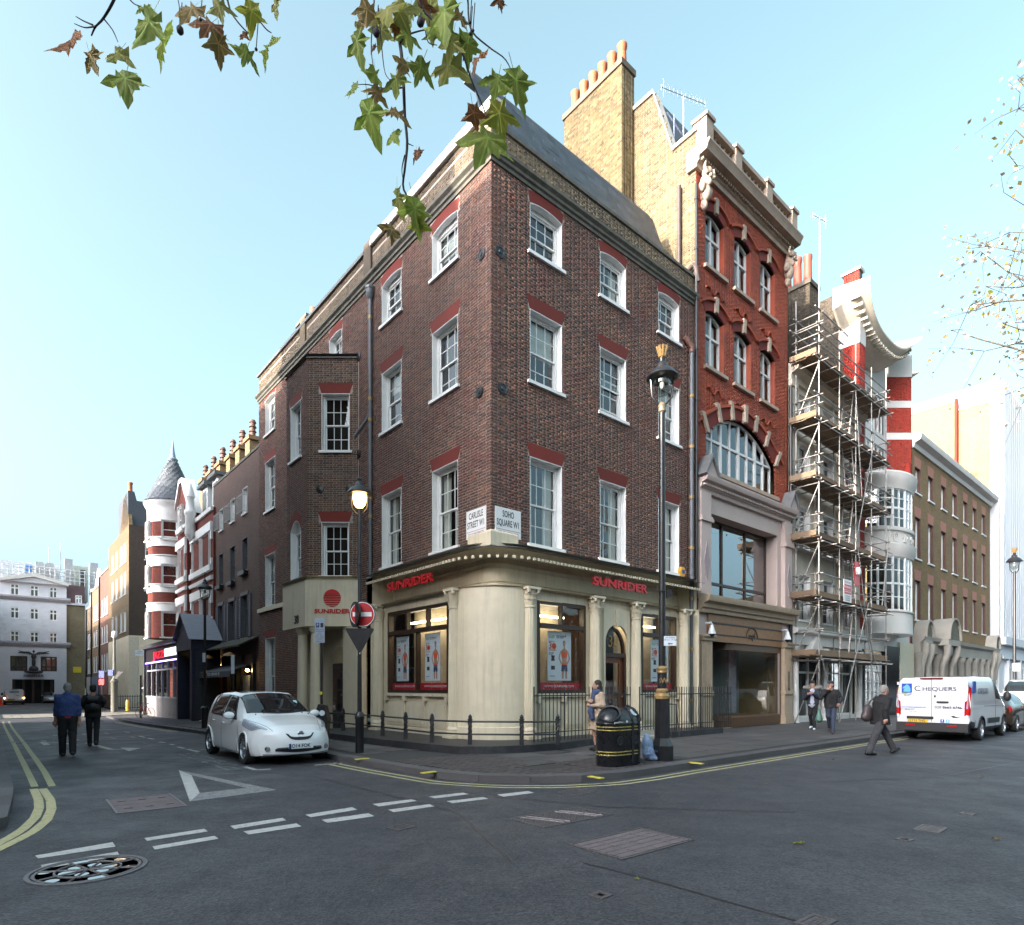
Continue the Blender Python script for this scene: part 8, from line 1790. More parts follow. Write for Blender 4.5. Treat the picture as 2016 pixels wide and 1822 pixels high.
def wheel(par, x, y, r, w_=.2, spokes=5, rim=None):
 sgn = 1 if y > 0 else -1; q = Fr(V(x, y-sgn*w_*.5, r), (1, 0, 0), (0, 0, 1), (0, sgn, 0))
 t = MB().lathe(q, [(r*.66, 0), (r*.96, .0), (r, .03), (r, w_-.03), (r*.95, w_), (r*.68, w_), (r*.66, w_-.02)], 28, 0, 2*math.pi-1e-4).build('wheel', tyre, par, 50)
 mb = MB(); mb.lathe(q, [(r*.67, w_-.01), (r*.64, w_-.005), (r*.6, w_-.04), (r*.6, .04)], 28, 0, 2*math.pi-1e-4)
 for k in range(spokes):
  a = 2*math.pi*k/spokes+.3; d = math.cos(a)*q.X+math.sin(a)*q.Y; s_ = -math.sin(a)*q.X+math.cos(a)*q.Y; o = q.O+q.Z*(w_-.02)
  mb.add([o+d*r*.1-s_*.045, o+d*r*.1+s_*.045, o+d*r*.62+s_*.03, o+d*r*.62-s_*.03]+[p-q.Z*.03 for p in (o+d*r*.1-s_*.045, o+d*r*.1+s_*.045, o+d*r*.62+s_*.03, o+d*r*.62-s_*.03)], [(0, 1, 2, 3), (0, 4, 5, 1), (1, 5, 6, 2), (2, 6, 7, 3), (3, 7, 4, 0)])
 mb.lathe(q, [(r*.16, w_-.03), (r*.16, w_-.005), (0, w_)], 14); mb.build('rim', rim or alloy, t, 40); MB().lathe(q, [(0, .03), (r*.6, .03)], 20).build('brake', trimb, t)
 MB().lathe(Fr(V(x, y-sgn*.0, r), (1, 0, 0), (0, 0, 1), (0, sgn, 0)), [(r*1.16, -.34), (r*1.16, -.0)], 24, 0, math.pi).build('wheel_arch', trimb, par)
 return t
def lettertext(s_, par, x, y, z, size, mat, nrm, **k):
 f = Face(V(x, y, z), np.cross(ZZ, np.array(nrm, float)), nrm); return text(s_, f, 0, 0, .002, size, mat, par, .001, name='print', **k)
# white electric hatchback
pearl = M('pearl_white_paint', (.8, .82, .84), .2, n=.02, coat=1., spec=.5)
p1, p2 = G(487, 1503), G(423.5, 1485.5); hd_ = p1-p2; hd_ = math.atan2(-dL[1], -dL[0])
wm_ = (p1+p2)/2; latx = V(math.cos(hd_), math.sin(hd_), 0); laty = np.cross(ZZ, latx)
cc_ = wm_+laty*.78-latx*.02; gz_ = float(ground_z(cc_[0], cc_[1]))
hb_ = thing('hatchback_car', 'white electric hatchback parked at the kerb before the portico', 'car', (cc_[0], cc_[1], gz_), hd_, local=True)
S = [(-2.18, .34, .70, .6, .98, .66, 1.12, .56, 1.16), (-2.05, .25, .80, .6, 1.0, .74, 1.3, .60, 1.36), (-1.75, .21, .86, .58, 1.02, .80, 1.42, .60, 1.48), (-1.2, .19, .88, .56, .98, .84, 1.46, .62, 1.53),
  (-.5, .18, .885, .55, .95, .85, 1.47, .62, 1.555), (.1, .18, .885, .55, .93, .86, 1.44, .62, 1.54), (.5, .18, .885, .55, .92, .86, 1.3, .64, 1.4), (.95, .18, .885, .55, .91, .85, 1.06, .70, 1.14),
  (1.2, .18, .885, .55, .89, .84, .955, .72, 1.02), (1.6, .19, .88, .52, .82, .80, .87, .66, .93), (1.95, .2, .84, .5, .74, .74, .79, .60, .84), (2.2, .22, .76, .46, .64, .68, .68, .55, .73)]
B = Body(S, .42, .3, 260, 91)
def cls(x, v, y, z):
 if 3.1 < v < 3.98 and -1.42 < x < .78-(v-3)*.62 and not (-.36 < x < -.27): return 1
 if v > 4.06 and .2+.05*(y/.6)**2 < x < 1.12-.14*(y/.6)**2: return 2
 return 0
B.shell(hb_, cls, [pearl, carglass, carglass], ['body', 'side_window', 'windscreen'], [(1.3, .32, .36), (-1.4, .32, .36)])
for x in (1.3, -1.4):
 for s in (1, -1): wheel(hb_, x, s*.79, .318)
for s in (1, -1):
 B.patch(hb_, 'headlight', lampc, [(1.15, 3.35), (1.45, 3.5), (1.8, 3.7), (2.05, 4.0)], [(1.2, 2.75), (1.5, 2.7), (1.85, 2.85), (2.07, 3.9)], .022, s)
 B.patch(hb_, 'headlight_lens', lampc, [(1.55, 3.35), (1.7, 3.4), (1.85, 3.45)], [(1.55, 3.0), (1.7, 2.95), (1.85, 3.1)], .032, s)
 B.line(hb_, [(-.3, .6), (-.32, 2), (-.32, 3.05)], s); B.line(hb_, [(.88, .6), (.95, 1.6), (.85, 2.9)], s); B.line(hb_, [(-1.0, 1.2), (-1.25, 2.2), (-1.2, 3.0)], s); B.line(hb_, [(-.95, .55), (0, .55), (.85, .55)], s)
 B.line(hb_, [(1.12, 3.5), (1.6, 4.05), (2.12, 4.3)], s); B.line(hb_, [(-1.42, 3.05), (-.3, 3.06), (.75, 3.05)], s, .009, 'window_trim'); B.line(hb_, [(-1.42, 3.1), (-1.42, 3.95)], s, .012, 'window_trim'); B.line(hb_, [(-1.42, 3.98), (-.6, 3.98), (.172, 3.98)], s, .01, 'window_trim'); B.line(hb_, [(.172, 3.98), (.445, 3.54), (.718, 3.1)], s, .016, 'window_trim')
 B.line(hb_, [(-.36, 3.1), (-.36, 3.98)], s, .008, 'window_trim'); B.line(hb_, [(-.27, 3.1), (-.27, 3.98)], s, .008, 'window_trim')
 for x in (1.3, -1.4): B.arch(hb_, x, .32, .365, s, pearl)
 B.line(hb_, [(1.12-.14*(B.pt(1.0, v)[1]/.6)**2, v) for v in np.linspace(4.06, 6, 9)], s, .018, 'cowl_trim'); B.line(hb_, [(1.12-.14*(B.pt(1.0, 4.06)[1]/.6)**2-u*.72, 4.06) for u in np.linspace(0, 1, 6)], s, .01, 'screen_trim'); B.line(hb_, [(.2+.05*(B.pt(.2, v)[1]/.6)**2, v) for v in np.linspace(4.06, 6, 7)], s, .008, 'screen_trim')
 for x in (-.15, -1.02): p = B.pt(x, 2.75); MB().ell(V(p[0], (p[1]+.012)*s, p[2]), (.1, .02, .018)).build('door_handle', pearl, hb_, 60)
 p = B.pt(.62, 3.15); mr = MB().ell(V(p[0], s*(p[1]+.14), p[2]+.05), (.07, .12, .085), nu=14, nv=10).build('wing_mirror', pearl, hb_, 60); MB().box(Fr(), p[0]-.06, p[0]-.045, min(s*(p[1]+.05), s*(p[1]+.23)), max(s*(p[1]+.05), s*(p[1]+.23)), p[2], p[2]+.11).build('mirror_glass', carglass, mr)
fx = lambda y, z: B.fx(y, z)
def fpoly(top, bot, off, name, mat, par=hb_):     # strip between two curves, lying on the curved nose
 A, D = catmull(top, 21), catmull(bot, 21); vs = [V(fx(y, z)+off, y, z) for a_, b_ in zip(A, D) for y, z in (a_+(b_-a_)*k/4 for k in range(5))]
 fs = [(i*5+k, i*5+k+1, i*5+k+6, i*5+k+5) for i in range(20) for k in range(4)]; return MB().add(vs, fs).build(name, mat, par, 60)
fpoly([(-.3, .68), (-.15, .64), (0, .635), (.15, .64), (.3, .68)], [(-.3, .67), (-.2, .56), (0, .535), (.2, .56), (.3, .67)], .006, 'badge_recess', black)
fpoly([(-.27, .715), (0, .722), (.27, .715)], [(-.27, .70), (-.2, .615), (0, .6), (.2, .615), (.27, .70)], .014, 'charge_flap', pearl)
for a in (0,): MB().lathe(Fr(V(fx(0, .66)+.016, 0, .665), (0, 1, 0), (0, 0, 1), (1, 0, 0)), [(.05, 0), (.062, .004), (.055, .01), (.045, .004)], 20).build('badge', chrome, hb_, 40); MB().box(Fr(), fx(0, .66)+.012, fx(0, .66)+.024, -.07, .07, .655, .675).build('badge_bar', M('badge_blue', (.03, .08, .3), .3), hb_)
fpoly([(-.52, .33), (-.42, .42), (-.25, .465), (0, .47), (.25, .465), (.42, .42), (.52, .33)], [(-.52, .32), (-.4, .275), (-.2, .265), (0, .265), (.2, .265), (.4, .275), (.52, .32)], .005, 'lower_intake', pearl)
fpoly([(-.5, .36), (0, .375), (.5, .36)], [(-.5, .31), (0, .275), (.5, .31)], .011, 'lower_grille', black)
fpoly([(-.47, .385), (0, .395), (.47, .385)], [(-.48, .365), (0, .372), (.48, .365)], .016, 'intake_bar', chrome)
pl = MB().box(Fr(), fx(0, .39)+.015, fx(0, .39)+.025, -.26, .26, .355, .465).build('number_plate', plate_w, hb_); lettertext('LO14 FOK', pl, fx(0, .39)+.026, -.03, .41, .105, blk_p, (1, 0, 0), sx=.95, bold=.002); MB().box(Fr(), fx(0, .39)+.024, fx(0, .39)+.027, -.26, -.215, .355, .465).build('plate_band', bl_, pl)
for s in (1, -1): p = V(fx(.62, .36), s*.62, .36); MB().lathe(Fr(p, (0, 1, 0), (0, 0, 1), (1, 0, 0)), [(0, .03), (.045, .03), (.06, .01), (.06, -.03)], 16).build('fog_lamp', chrome, hb_, 40)
fpoly([(-.7, .25), (0, .235), (.7, .25)], [(-.7, .23), (0, .222), (.7, .23)], .008, 'bumper_lip', trimb)
MB().box(Fr(), -2.0, 1.9, -.7, .7, .17, .3).build('underbody', trimb, hb_)
mb = MB()
for k in range(6): mb.ell(B.pt(1.1, 4.4+.25*k, .012)*V(1, (-1)**k, 1), .014, nu=6, nv=4)
mb.build('washer_jets', trimb, hb_, kind='stuff'); MB().tube([B.pt(1.12, 5.6, .01), B.pt(.95, 4.6, .014), B.pt(.85, 4.3, .014)], .01, 5).build('wiper', trimb, hb_)
MB().box(Fr(), .2, .24, -.1, .1, 1.28, 1.34).build('rear_view_mirror', trimb, hb_); q_ = B.pt(.62, 4.6, .004); MB().box(Fr(V(q_[0], q_[1], q_[2]), (0, 1, 0), (.8, 0, -.6), (.6, 0, .8)), -.06, .02, -.05, .05, 0, .004).build('tax_disc', M('pale_sticker', (.4, .6, .6), .5), hb_)
# the white panel van
vwhite = M('van_white_paint', (.7, .7, .72), .2, n=.02, coat=1.)
def panelvan(name, label, loc, rz, scale=1., decals=True):
 v = thing(name, label, 'van', loc, rz, local=True); v.scale = (scale,)*3
 S = [(-2.5, .5, .95, .9, 1.2, .965, 1.86, .84, 1.95), (-2.3, .42, .98, .9, 1.2, .985, 1.88, .85, 1.97), (-1.2, .32, .99, .9, 1.2, .985, 1.9, .86, 2.0), (.6, .3, .99, .9, 1.18, .985, 1.9, .86, 2.0), (1.1, .3, .99, .9, 1.16, .98, 1.84, .82, 1.94),
   (1.5, .3, .99, .85, 1.14, .97, 1.5, .82, 1.56), (1.9, .3, .98, .8, 1.1, .94, 1.2, .8, 1.24), (2.3, .32, .93, .75, .98, .88, 1.06, .74, 1.1), (2.5, .38, .85, .7, .86, .8, .92, .66, .95)]
 b = Body(S, .3, .04, 110, 43, (.08, .01))
 def cl(x, vv, y, z):
  if 3.15 < vv < 3.95 and .55 < x < 1.42-(vv-3)*.5: return 1
  if vv > 4.08 and 1.18 < x < 1.82: return 1
  if z < .62 and x < -1.95: return 2
  if z < .42: return 2
  return 0
 b.shell(v, cl, [vwhite, carglass, trimb], ['body', 'window', 'bumper'], [(1.65, .34, .4), (-1.25, .34, .4)])
 for x in (1.65, -1.25):
  for s in (1, -1): wheel(v, x, s*.88, .34, .22, 6)
 rx = -2.512
 MB().box(Fr(), rx-.09, rx+.06, -.93, .93, .3, .56).build('rear_bumper', trimb, v)
 for s in (1, -1):
  MB().add([V(rx+.0, s*.83, .78), V(rx-.005, s*.94, .8), V(rx+.05, s*.972, .82), V(rx+.12, s*.978, 1.62), V(rx+.02, s*.93, 1.68), V(rx-.002, s*.9, 1.25), V(rx-.008, s*.84, 1.2)], [tuple(range(7))]).build('tail_lamp', lampr, v)
  MB().add([V(rx-.012, s*.875, 1.0), V(rx-.012, s*.925, 1.0), V(rx-.0, s*.94, 1.5), V(rx-.0, s*.9, 1.22)], [(0, 1, 2, 3)]).build('reverse_lamp', lampc, v)
  MB().box(Fr(), rx-.1, rx-.08, min(s*.42, s*.66), max(s*.42, s*.66), .46, .5).build('reflector', lampr, v)
  for z in (.72, 1.72): MB().box(Fr(), rx-.02, rx+.03, s*.9-.03, s*.9+.03, z, z+.09).build('hinge', vwhite, v)
  for x in (1.65, -1.25): b.arch(v, x, .34, .405, s, trimb)
  p = b.pt(1.35, 3.1); MB().ell(V(p[0], s*(p[1]+.16), p[2]+.15), (.08, .11, .17), nu=12, nv=8).build('wing_mirror', trimb, v, 60)
  b.line(v, [(.45, .7), (.45, 2), (.45, 3.9)], s, .006); b.line(v, [(-1.0, 2.6), (0, 2.6), (1.5, 2.5)], s, .008, 'crease'); b.patch(v, 'side_moulding', trimb, [(-.55, 1.55), (0, 1.55), (.95, 1.55)], [(-.55, 1.25), (0, 1.25), (.95, 1.25)], .02, s)
  b.patch(v, 'side_panel', vwhite, [(-2.1, 3.8), (-1, 3.85), (.2, 3.85)], [(-2.1, 3.0), (-1, 3.0), (.2, 3.0)], .006, s)
 for y0, y1 in ((-.012, .012),): MB().box(Fr(), rx-.004, rx+.02, y0*.4, y1*.4, .58, 1.9).build('door_gap', trimb, v)
 MB().box(Fr(), rx-.02, rx+.02, -.05+.0, .66, .66, .745).build('plate_recess', trimb, v); pl = MB().box(Fr(), rx-.03, rx-.005, .1, .62, .5+.06, .655).build('number_plate', plate_y, v)
 MB().box(Fr(), rx-.035, rx+.0, -.44, -.14, 1.165, 1.215).build('door_handle', trimb, v); MB().box(Fr(), rx-.02, rx+.0, -.11, -.07, 1.33, 1.4).build('lock', trimb, v); MB().box(Fr(), rx-.03, rx+.04, -.3, .3, 1.89, 1.935).build('brake_lamp', M('brake_dark_red', (.12, .01, .012), .3), v)
 MB().ell(V(rx-.006, -.62, .76), (.012, .11, .035)).build('badge', chrome, v, 60)
 MB().box(Fr(), -2.3, 2.2, -.8, .8, .22, .5).build('underbody', trimb, v)
 return v, b, pl, rx
r1, r2 = G(1928.6, 1458.2), G(1977, 1447); hdv = math.atan2(dR[1], dR[0]); fv = V(math.cos(hdv), math.sin(hdv), 0); lv = np.cross(ZZ, fv)
cv = r1+fv*1.25+lv*.93
van, VB, vpl, rx = panelvan('panel_van', 'white panel van lettered CHEQUERS parked at the right kerb', (cv[0], cv[1], 0), hdv)
nr = (-1, 0, 0); navyl = M('decal_navy', (.02, .025, .06), .4); decb = M('decal_blue', (.02, .06, .4), .35); decs = M('decal_skyblue', (.12, .4, .75), .4)
lettertext('LY15 THG', vpl, rx-.031, .36, .605, .1, blk_p, nr, sx=.95, bold=.002)
lettertext('C', van, rx-.012, .37, 1.6, .24, navyl, nr, sx=1.1); lettertext('HEQUERS', van, rx-.012, -.2, 1.585, .175, navyl, nr, sx=1.18)
lettertext('www.chequerscontracts.co.uk', van, rx-.008, .48, 1.03, .075, decb, nr, sx=.72); lettertext('020 8665 6746', van, rx-.008, -.43, 1.03, .115, navyl, nr, sx=1.0, bold=.001); lettertext('TRANSIT', van, rx-.008, .58, .95, .06, navyl, nr, sx=1.2); lettertext('CUSTOM', van, rx-.008, .5, .89, .045, navyl, nr, sx=1.2)
def sq(y, z, h, mat, o, name='decal'): return MB().box(Fr(), rx-o, rx-o+.004, y-h, y+h, z-h, z+h).build(name, mat, van)
sq(.66, 1.62, .14, decb, .014); MB().add([V(rx-.016, y, z) for y, z in ((.56, 1.5), (.76, 1.5), (.74, 1.58), (.7, 1.61), (.77, 1.6), (.77, 1.64), (.7, 1.7), (.66, 1.74), (.6, 1.7), (.56, 1.6))], [tuple(range(10))]).build('horse_decal', decs, van)
for y, z, h, c_ in ((.78, 1.53, .1, (.45, .45, .05)), (.66, 1.44, .07, (.4, .5, .15)), (.6, 1.48, .06, (.1, .3, .5))):
 m_ = M('decal_ring_%d' % int(h*100), c_, .5); mb = MB()
 for q_ in ((y-h, y+h, z-h, z-h+.012), (y-h, y+h, z+h-.012, z+h), (y-h, y-h+.012, z-h, z+h), (y+h-.012, y+h, z-h, z+h)): mb.box(Fr(), rx-.01, rx-.006, *q_)
 mb.build('decal_ring', m_, van)
sq(-.28, .62, .05, decb, .008); lettertext('f', van, rx-.012, -.28, .62, .1, MC['print_white'], nr, bold=.003); sq(-.42, .62, .05, decs, .008); lettertext('t', van, rx-.012, -.42, .62, .09, MC['print_white'], nr, bold=.004)
f_ = Face(V(-1.2, -.992, 1.52), (1, 0, 0), (0, -1, 0)); text('CHEQUERS', f_, .1, .0, .0, .24, navyl, van, .002, 1.0, name='print'); MB().box(f_, -1.1, -.75, -.01, .004, -.05, .3).build('decal', decb, van)
# generic cars
def saloon(name, label, loc, rz, paint, h=1.45, dets=True):
 c = thing(name, label, 'car', loc, rz, local=True); k = h/1.45
 S = [(-2.2, .35, .74, .6, .9, .7, 1.0, .58, 1.02), (-2.0, .25, .84, .6, .95, .78, 1.04, .64, 1.06), (-1.6, .22, .88, .58, .96, .82, 1.2*k, .62, 1.24*k), (-1.0, .2, .89, .56, .95, .84, 1.38*k, .6, 1.44*k), (-.2, .2, .89, .55, .93, .85, 1.38*k, .6, 1.45*k),
   (.4, .2, .89, .55, .92, .85, 1.25*k, .62, 1.32*k), (1.0, .2, .89, .55, .9, .84, .96, .7, 1.0), (1.6, .2, .88, .53, .84, .8, .88, .66, .92), (2.0, .22, .84, .5, .76, .75, .8, .6, .82), (2.2, .28, .74, .46, .64, .66, .66, .52, .68)]
 b = Body(S, .35, .25, 90, 37)
 def cl(x, v, y, z):
  if 3.12 < v < 3.95 and -1.35 < x < .78-(v-3)*.6 and not (-.3 < x < -.2): return 1
  if v > 4.08 and (.2 < x < .95 or -1.75 < x < -1.12): return 1
  return 0
 b.shell(c, cl, [paint, carglass], ['body', 'window'], [(1.35, .31, .35), (-1.35, .31, .35)])
 for x in (1.35, -1.35):
  for s in (1, -1): wheel(c, x, s*.79, .31)
 for s in (1, -1):
  b.patch(c, 'tail_lamp', lampr, [(-2.15, 3.0), (-1.95, 3.05)], [(-2.15, 2.4), (-1.9, 2.6)], .012, s, 5); b.patch(c, 'headlight', lampc, [(1.7, 3.1), (2.1, 3.3)], [(1.7, 2.6), (2.1, 2.7)], .012, s, 5)
  p = b.pt(.6, 3.1); MB().ell(V(p[0], s*(p[1]+.12), p[2]+.05), (.07, .1, .07)).build('wing_mirror', paint, c, 60); b.line(c, [(-.25, .6), (-.25, 3.0)], s); b.line(c, [(.85, .6), (.85, 2.9)], s)
 MB().box(Fr(), -1.9, 1.9, -.7, .7, .18, .3).build('underbody', trimb, c); pl = MB().box(Fr(), b.fx(0, .5)-.0, b.fx(0, .5)+.012, -.26, .26, .42, .53).build('number_plate', plate_w, c); MB().box(Fr(), b.fx(0, .75, False)-.012, b.fx(0, .75, False), -.26, .26, .7, .81).build('number_plate', plate_y, c)
 return c
bronzep = M('bronze_car_paint', (.06, .032, .018), .18, m=.4, n=.05, coat=1.); silv = M('silver_car_paint', (.35, .37, .4), .25, m=.6, n=.04, coat=1.)
pb_ = cv+fv*5.6+lv*.0; saloon('saloon_car', 'dark bronze saloon parked beyond the white panel van', (pb_[0], pb_[1], 0), hdv, bronzep)
pm = cv+fv*11.0-lv*.25; mp = saloon('people_carrier', 'white people carrier with dark rear glass, last in the row past the bronze saloon', (pm[0], pm[1], 0), hdv, vwhite, 1.9); mp.scale = (1.08, 1.08, 1.04)
# down the narrow street
c = G(27, 1387.5); ev, eb, epl, erx = panelvan('small_van', 'small white van with lit lamps far down the street before the hotel', (c[0], c[1], c[2]), math.atan2(dL[1], dL[0]), .93)
pn = MB().box(Fr(), erx-.014, erx-.004, -.45, .45, 1.5, 1.74).build('decal', M('decal_teal', (.06, .2, .25), .5), ev); lettertext('European', pn, erx-.016, 0, 1.62, .2, MC['print_white'], nr, sx=1.0)
for s in (1, -1): MB().ell(V(erx-.01, s*.93, .85), (.03, .08, .1)).build('lit_lamp', M('lit_indicator', (1, .6, .2), .4, e=5, ec=(1, .5, .15)), ev, 60)
c = G(100, 1384.5); saloon('silver_car', 'silver car facing us far down the street left of the red topped car', (c[0], c[1], c[2]), math.atan2(-dL[1], -dL[0]), silv)
c = G(141, 1382); rc = saloon('red_topped_car', 'car with bright orange-red top far down the street beyond the two walking men', (c[0], c[1], c[2]), math.atan2(-dL[1], -dL[0]), M('dark_car_paint', (.03, .02, .02), .3, coat=1.), 1.75)
MB().box(Fr(), -1.5, .2, -.72, .72, 1.72, 1.95).box(Fr(), .1, .4, -.66, .66, 1.55, 1.75).build('roof_panel', M('orange_red_paint', (.75, .06, .02), .35), rc)
# PEOPLE
skinm = M('skin', (.38, .22, .16), .55, n=.06, sub=.1); skin2 = M('skin_ruddy', (.4, .21, .15), .55, n=.06)
def rotz(v, a): c, s = math.cos(a), math.sin(a); return V(v[0]*c-v[1]*s, v[0]*s+v[1]*c, v[2])
def limb(P, r, flat=None, ax=(0, 1, 0)): return [cap(a, b, r[i], r[i+1], flat, ax) for i, (a, b) in enumerate(zip(P[:-1], P[1:]))]
def hand(w_, d, palm, curl=.5, s=1.):
 """five unequal fingers and a thumb on a palm; d along the hand, palm = palm normal"""
 d = np.array(d, float); d /= np.linalg.norm(d); p = np.array(palm, float); p = p-d*(p @ d); p /= np.linalg.norm(p); x = np.cross(d, p); q = []; w_ = np.array(w_, float)
 q += [cap(w_, w_+d*.045*s+x*.0, .026*s, .034*s, .6, p), cap(w_+d*.04*s-x*.014*s, w_+d*.078*s-x*.018*s, .024*s, .022*s, .6, p), cap(w_+d*.04*s+x*.014*s, w_+d*.078*s+x*.018*s, .024*s, .022*s, .6, p)]
 for k, L in enumerate((.062, .072, .067, .052)):
  b = w_+d*.082*s+x*(.03-.02*k)*s; a1, a2 = curl*.9, curl*1.9; m = b+(d*math.cos(a1)+p*math.sin(a1))*L*.5*s; e = m+(d*math.cos(a2)+p*math.sin(a2))*L*.5*s; q += [cap(b, m, .0095*s, .009*s), cap(m, e, .009*s, .0075*s)]
 b = w_+d*.025*s+x*.028*s; m = b+(d*.7+x*.7+p*.3)*.035*s; q += [cap(b, m, .013*s, .011*s), cap(m, m+(d*.9+x*.15+p*.35)*.03*s, .011*s, .009*s)]
 return q
def head(c, f, tilt=0., s=1.):
 """head prims centred on c looking along f: skull, jaw, nose, ears, brow, lips"""
 f = np.array(f, float); f /= np.linalg.norm(f); sd_ = np.cross(ZZ, f); sd_ /= np.linalg.norm(sd_); u = np.cross(f, sd_); Rm = np.stack((f, sd_, u), -1); P = lambda a, b, d: c+s*(f*a+sd_*b+u*d)
 q = [ello(P(-.012, 0, .03), V(.098, .076, .09)*s, Rm), ello(P(.022, 0, -.035), V(.066, .06, .085)*s, Rm), ello(P(.05, 0, -.09), V(.03, .032, .026)*s, Rm), cap(P(.084, 0, .012), P(.104, 0, -.028), .009*s, .015*s), cap(P(.072, -.03, .026), P(.072, .03, .026), .014*s), ello(P(.078, 0, -.062), V(.012, .024, .011)*s, Rm)]
 for k in (-1, 1): q += [ello(P(-.012, k*.077, -.005), V(.02, .01, .033)*s, Rm), ello(P(.06, k*.035, -.015), V(.025, .02, .022)*s, Rm)]
 return q, P
def person(label, loc, face, spec):
 """spec: joint positions in the person's frame (x forward, y left, z up), clothes and colours"""
 g = spec; t = thing('person', label, 'person', loc, face, local=True); j = g['j']; s = g.get('s', 1.)
 hq, HP = head(j['head'], g.get('look', V(1, 0, 0)))
 body = hq+limb([j['neck']-ZZ*.06, j['neck'], j['head']-ZZ*.05+V(-.01, 0, 0)], [.065, .055, .055])
 body += limb([j['pel'], j['chest'], j['neck']-ZZ*.07], [.12, .12, .07], .75, (0, 1, 0))
 for k in 'lr':
  body += limb([j['sh'+k], j['el'+k], j['wr'+k]], [.05, .042, .028]); body += limb([j['hip'+k], j['kn'+k], j['an'+k]], [.08, .055, .04])
  d = j.get('hd'+k, j['wr'+k]-j['el'+k]); body += hand(j['wr'+k], d, j.get('pm'+k, V(0, -1 if k == 'l' else 1, 0)), g.get('curl', {}).get(k, .45), 1.0)
 blob('body', g.get('skin', skinm), t, body, .0105, .018)
 # eyes
 for k in (-1, 1): e = MB().ell(HP(.071, k*.032, .003), (.012, .012, .009), nu=8, nv=6).build('eye', M('eye_white', (.5, .5, .48), .3), t, 60); MB().ell(HP(.08, k*.032, .003), (.005, .005, .005), nu=6, nv=5).build('iris', black, e, 60)
 # hair
 f = np.array(g.get('look', V(1, 0, 0)), float); f /= np.linalg.norm(f); sd_ = np.cross(ZZ, f); sd_ /= np.linalg.norm(sd_); Rm = np.stack((f, sd_, np.cross(f, sd_)), -1); hc = g['hair']
 hr = {'short': [ello(HP(-.03, 0, .05), (.094, .084, .085), Rm), ello(HP(-.062, 0, -.005), (.052, .076, .085), Rm)], 'top': [ello(HP(-.02, 0, .075), (.095, .083, .075), Rm), ello(HP(-.06, 0, .01), (.055, .078, .09), Rm), ello(HP(.045, 0, .105), (.04, .06, .03), Rm)],
   'long': [ello(HP(-.03, 0, .045), (.1, .09, .095), Rm), ello(HP(-.055, 0, -.05), (.075, .095, .12), Rm), ello(HP(-.06, 0, -.15), (.07, .1, .1), Rm)], 'crop': [ello(HP(-.024, 0, .043), (.095, .08, .085), Rm), ello(HP(-.058, 0, -.02), (.05, .073, .08), Rm)]}[g.get('cut', 'short')]
 blob('hair', hc, t, hr, .011, .02)
 # trousers and shoes
 if g.get('legs') is not None:
  w_ = g.get('legw', (.098, .074, .058)); tr = [cap(j['pel']+ZZ*.1, j['pel']-ZZ*.03, .112, .118, .72, (0, 1, 0))]
  for k in 'lr': d = (j['an'+k]-j['kn'+k]); d /= np.linalg.norm(d); tr += limb([j['hip'+k]+ZZ*.02, j['kn'+k], j['an'+k]+d*.025], list(w_))
  blob('trousers', g['legs'], t, tr, .013, .035, zmin=None if g.get('lift') else .035)
 for k in 'lr':
  a = j['an'+k]; fd = j.get('ft'+k, V(1, 0, -.05)); fd = fd/np.linalg.norm(fd); up_ = np.cross(fd, np.cross(ZZ, fd)); up_ = up_/np.linalg.norm(up_); so_ = a-up_*.06
  blob('shoe', g['shoe'], t, [cap(so_-fd*.06, so_+fd*.17, .048, .038), cap(a-fd*.02, a-up_*.05-fd*.02, .045, .045)]+([cap(a, a+ZZ*.12, .048, .05)] if g.get('boot') else []), .012, .02)
 # upper clothes
 c = g.get('coat')
 if c is not None:
  hz, bulk = g['hemz'], g.get('bulk', 1.); lo = V(j['pel'][0]*1.0, 0, hz-.06); q = limb([lo, j['pel']+ZZ*.12, j['chest']+ZZ*.04, j['neck']-ZZ*.1], [.125*bulk+g.get('flare', 0), .118*bulk, .128*bulk, .08], .66, (0, 1, 0))
  for k in 'lr': e = (j['wr'+k]-j['el'+k]); e = e/np.linalg.norm(e); q += limb([(j['sh'+k]+j['neck'])/2-ZZ*.05, j['sh'+k]-ZZ*.02, j['el'+k], j['wr'+k]-e*.02], [.058*bulk, .06*bulk, .052*bulk, .043*bulk])
  if g.get('collar'): q += [cap(j['neck']-ZZ*.07+V(0, -.04, 0), j['neck']-ZZ*.07+V(0, .04, 0), .07, .07), cap(j['neck']-ZZ*.02+V(-.03, -.03, 0), j['neck']-ZZ*.02+V(-.03, .03, 0), .05)]
  blob(g.get('coatname', 'coat'), c, t, q, .0125, .03, zmin=hz)
 return t, j, HP
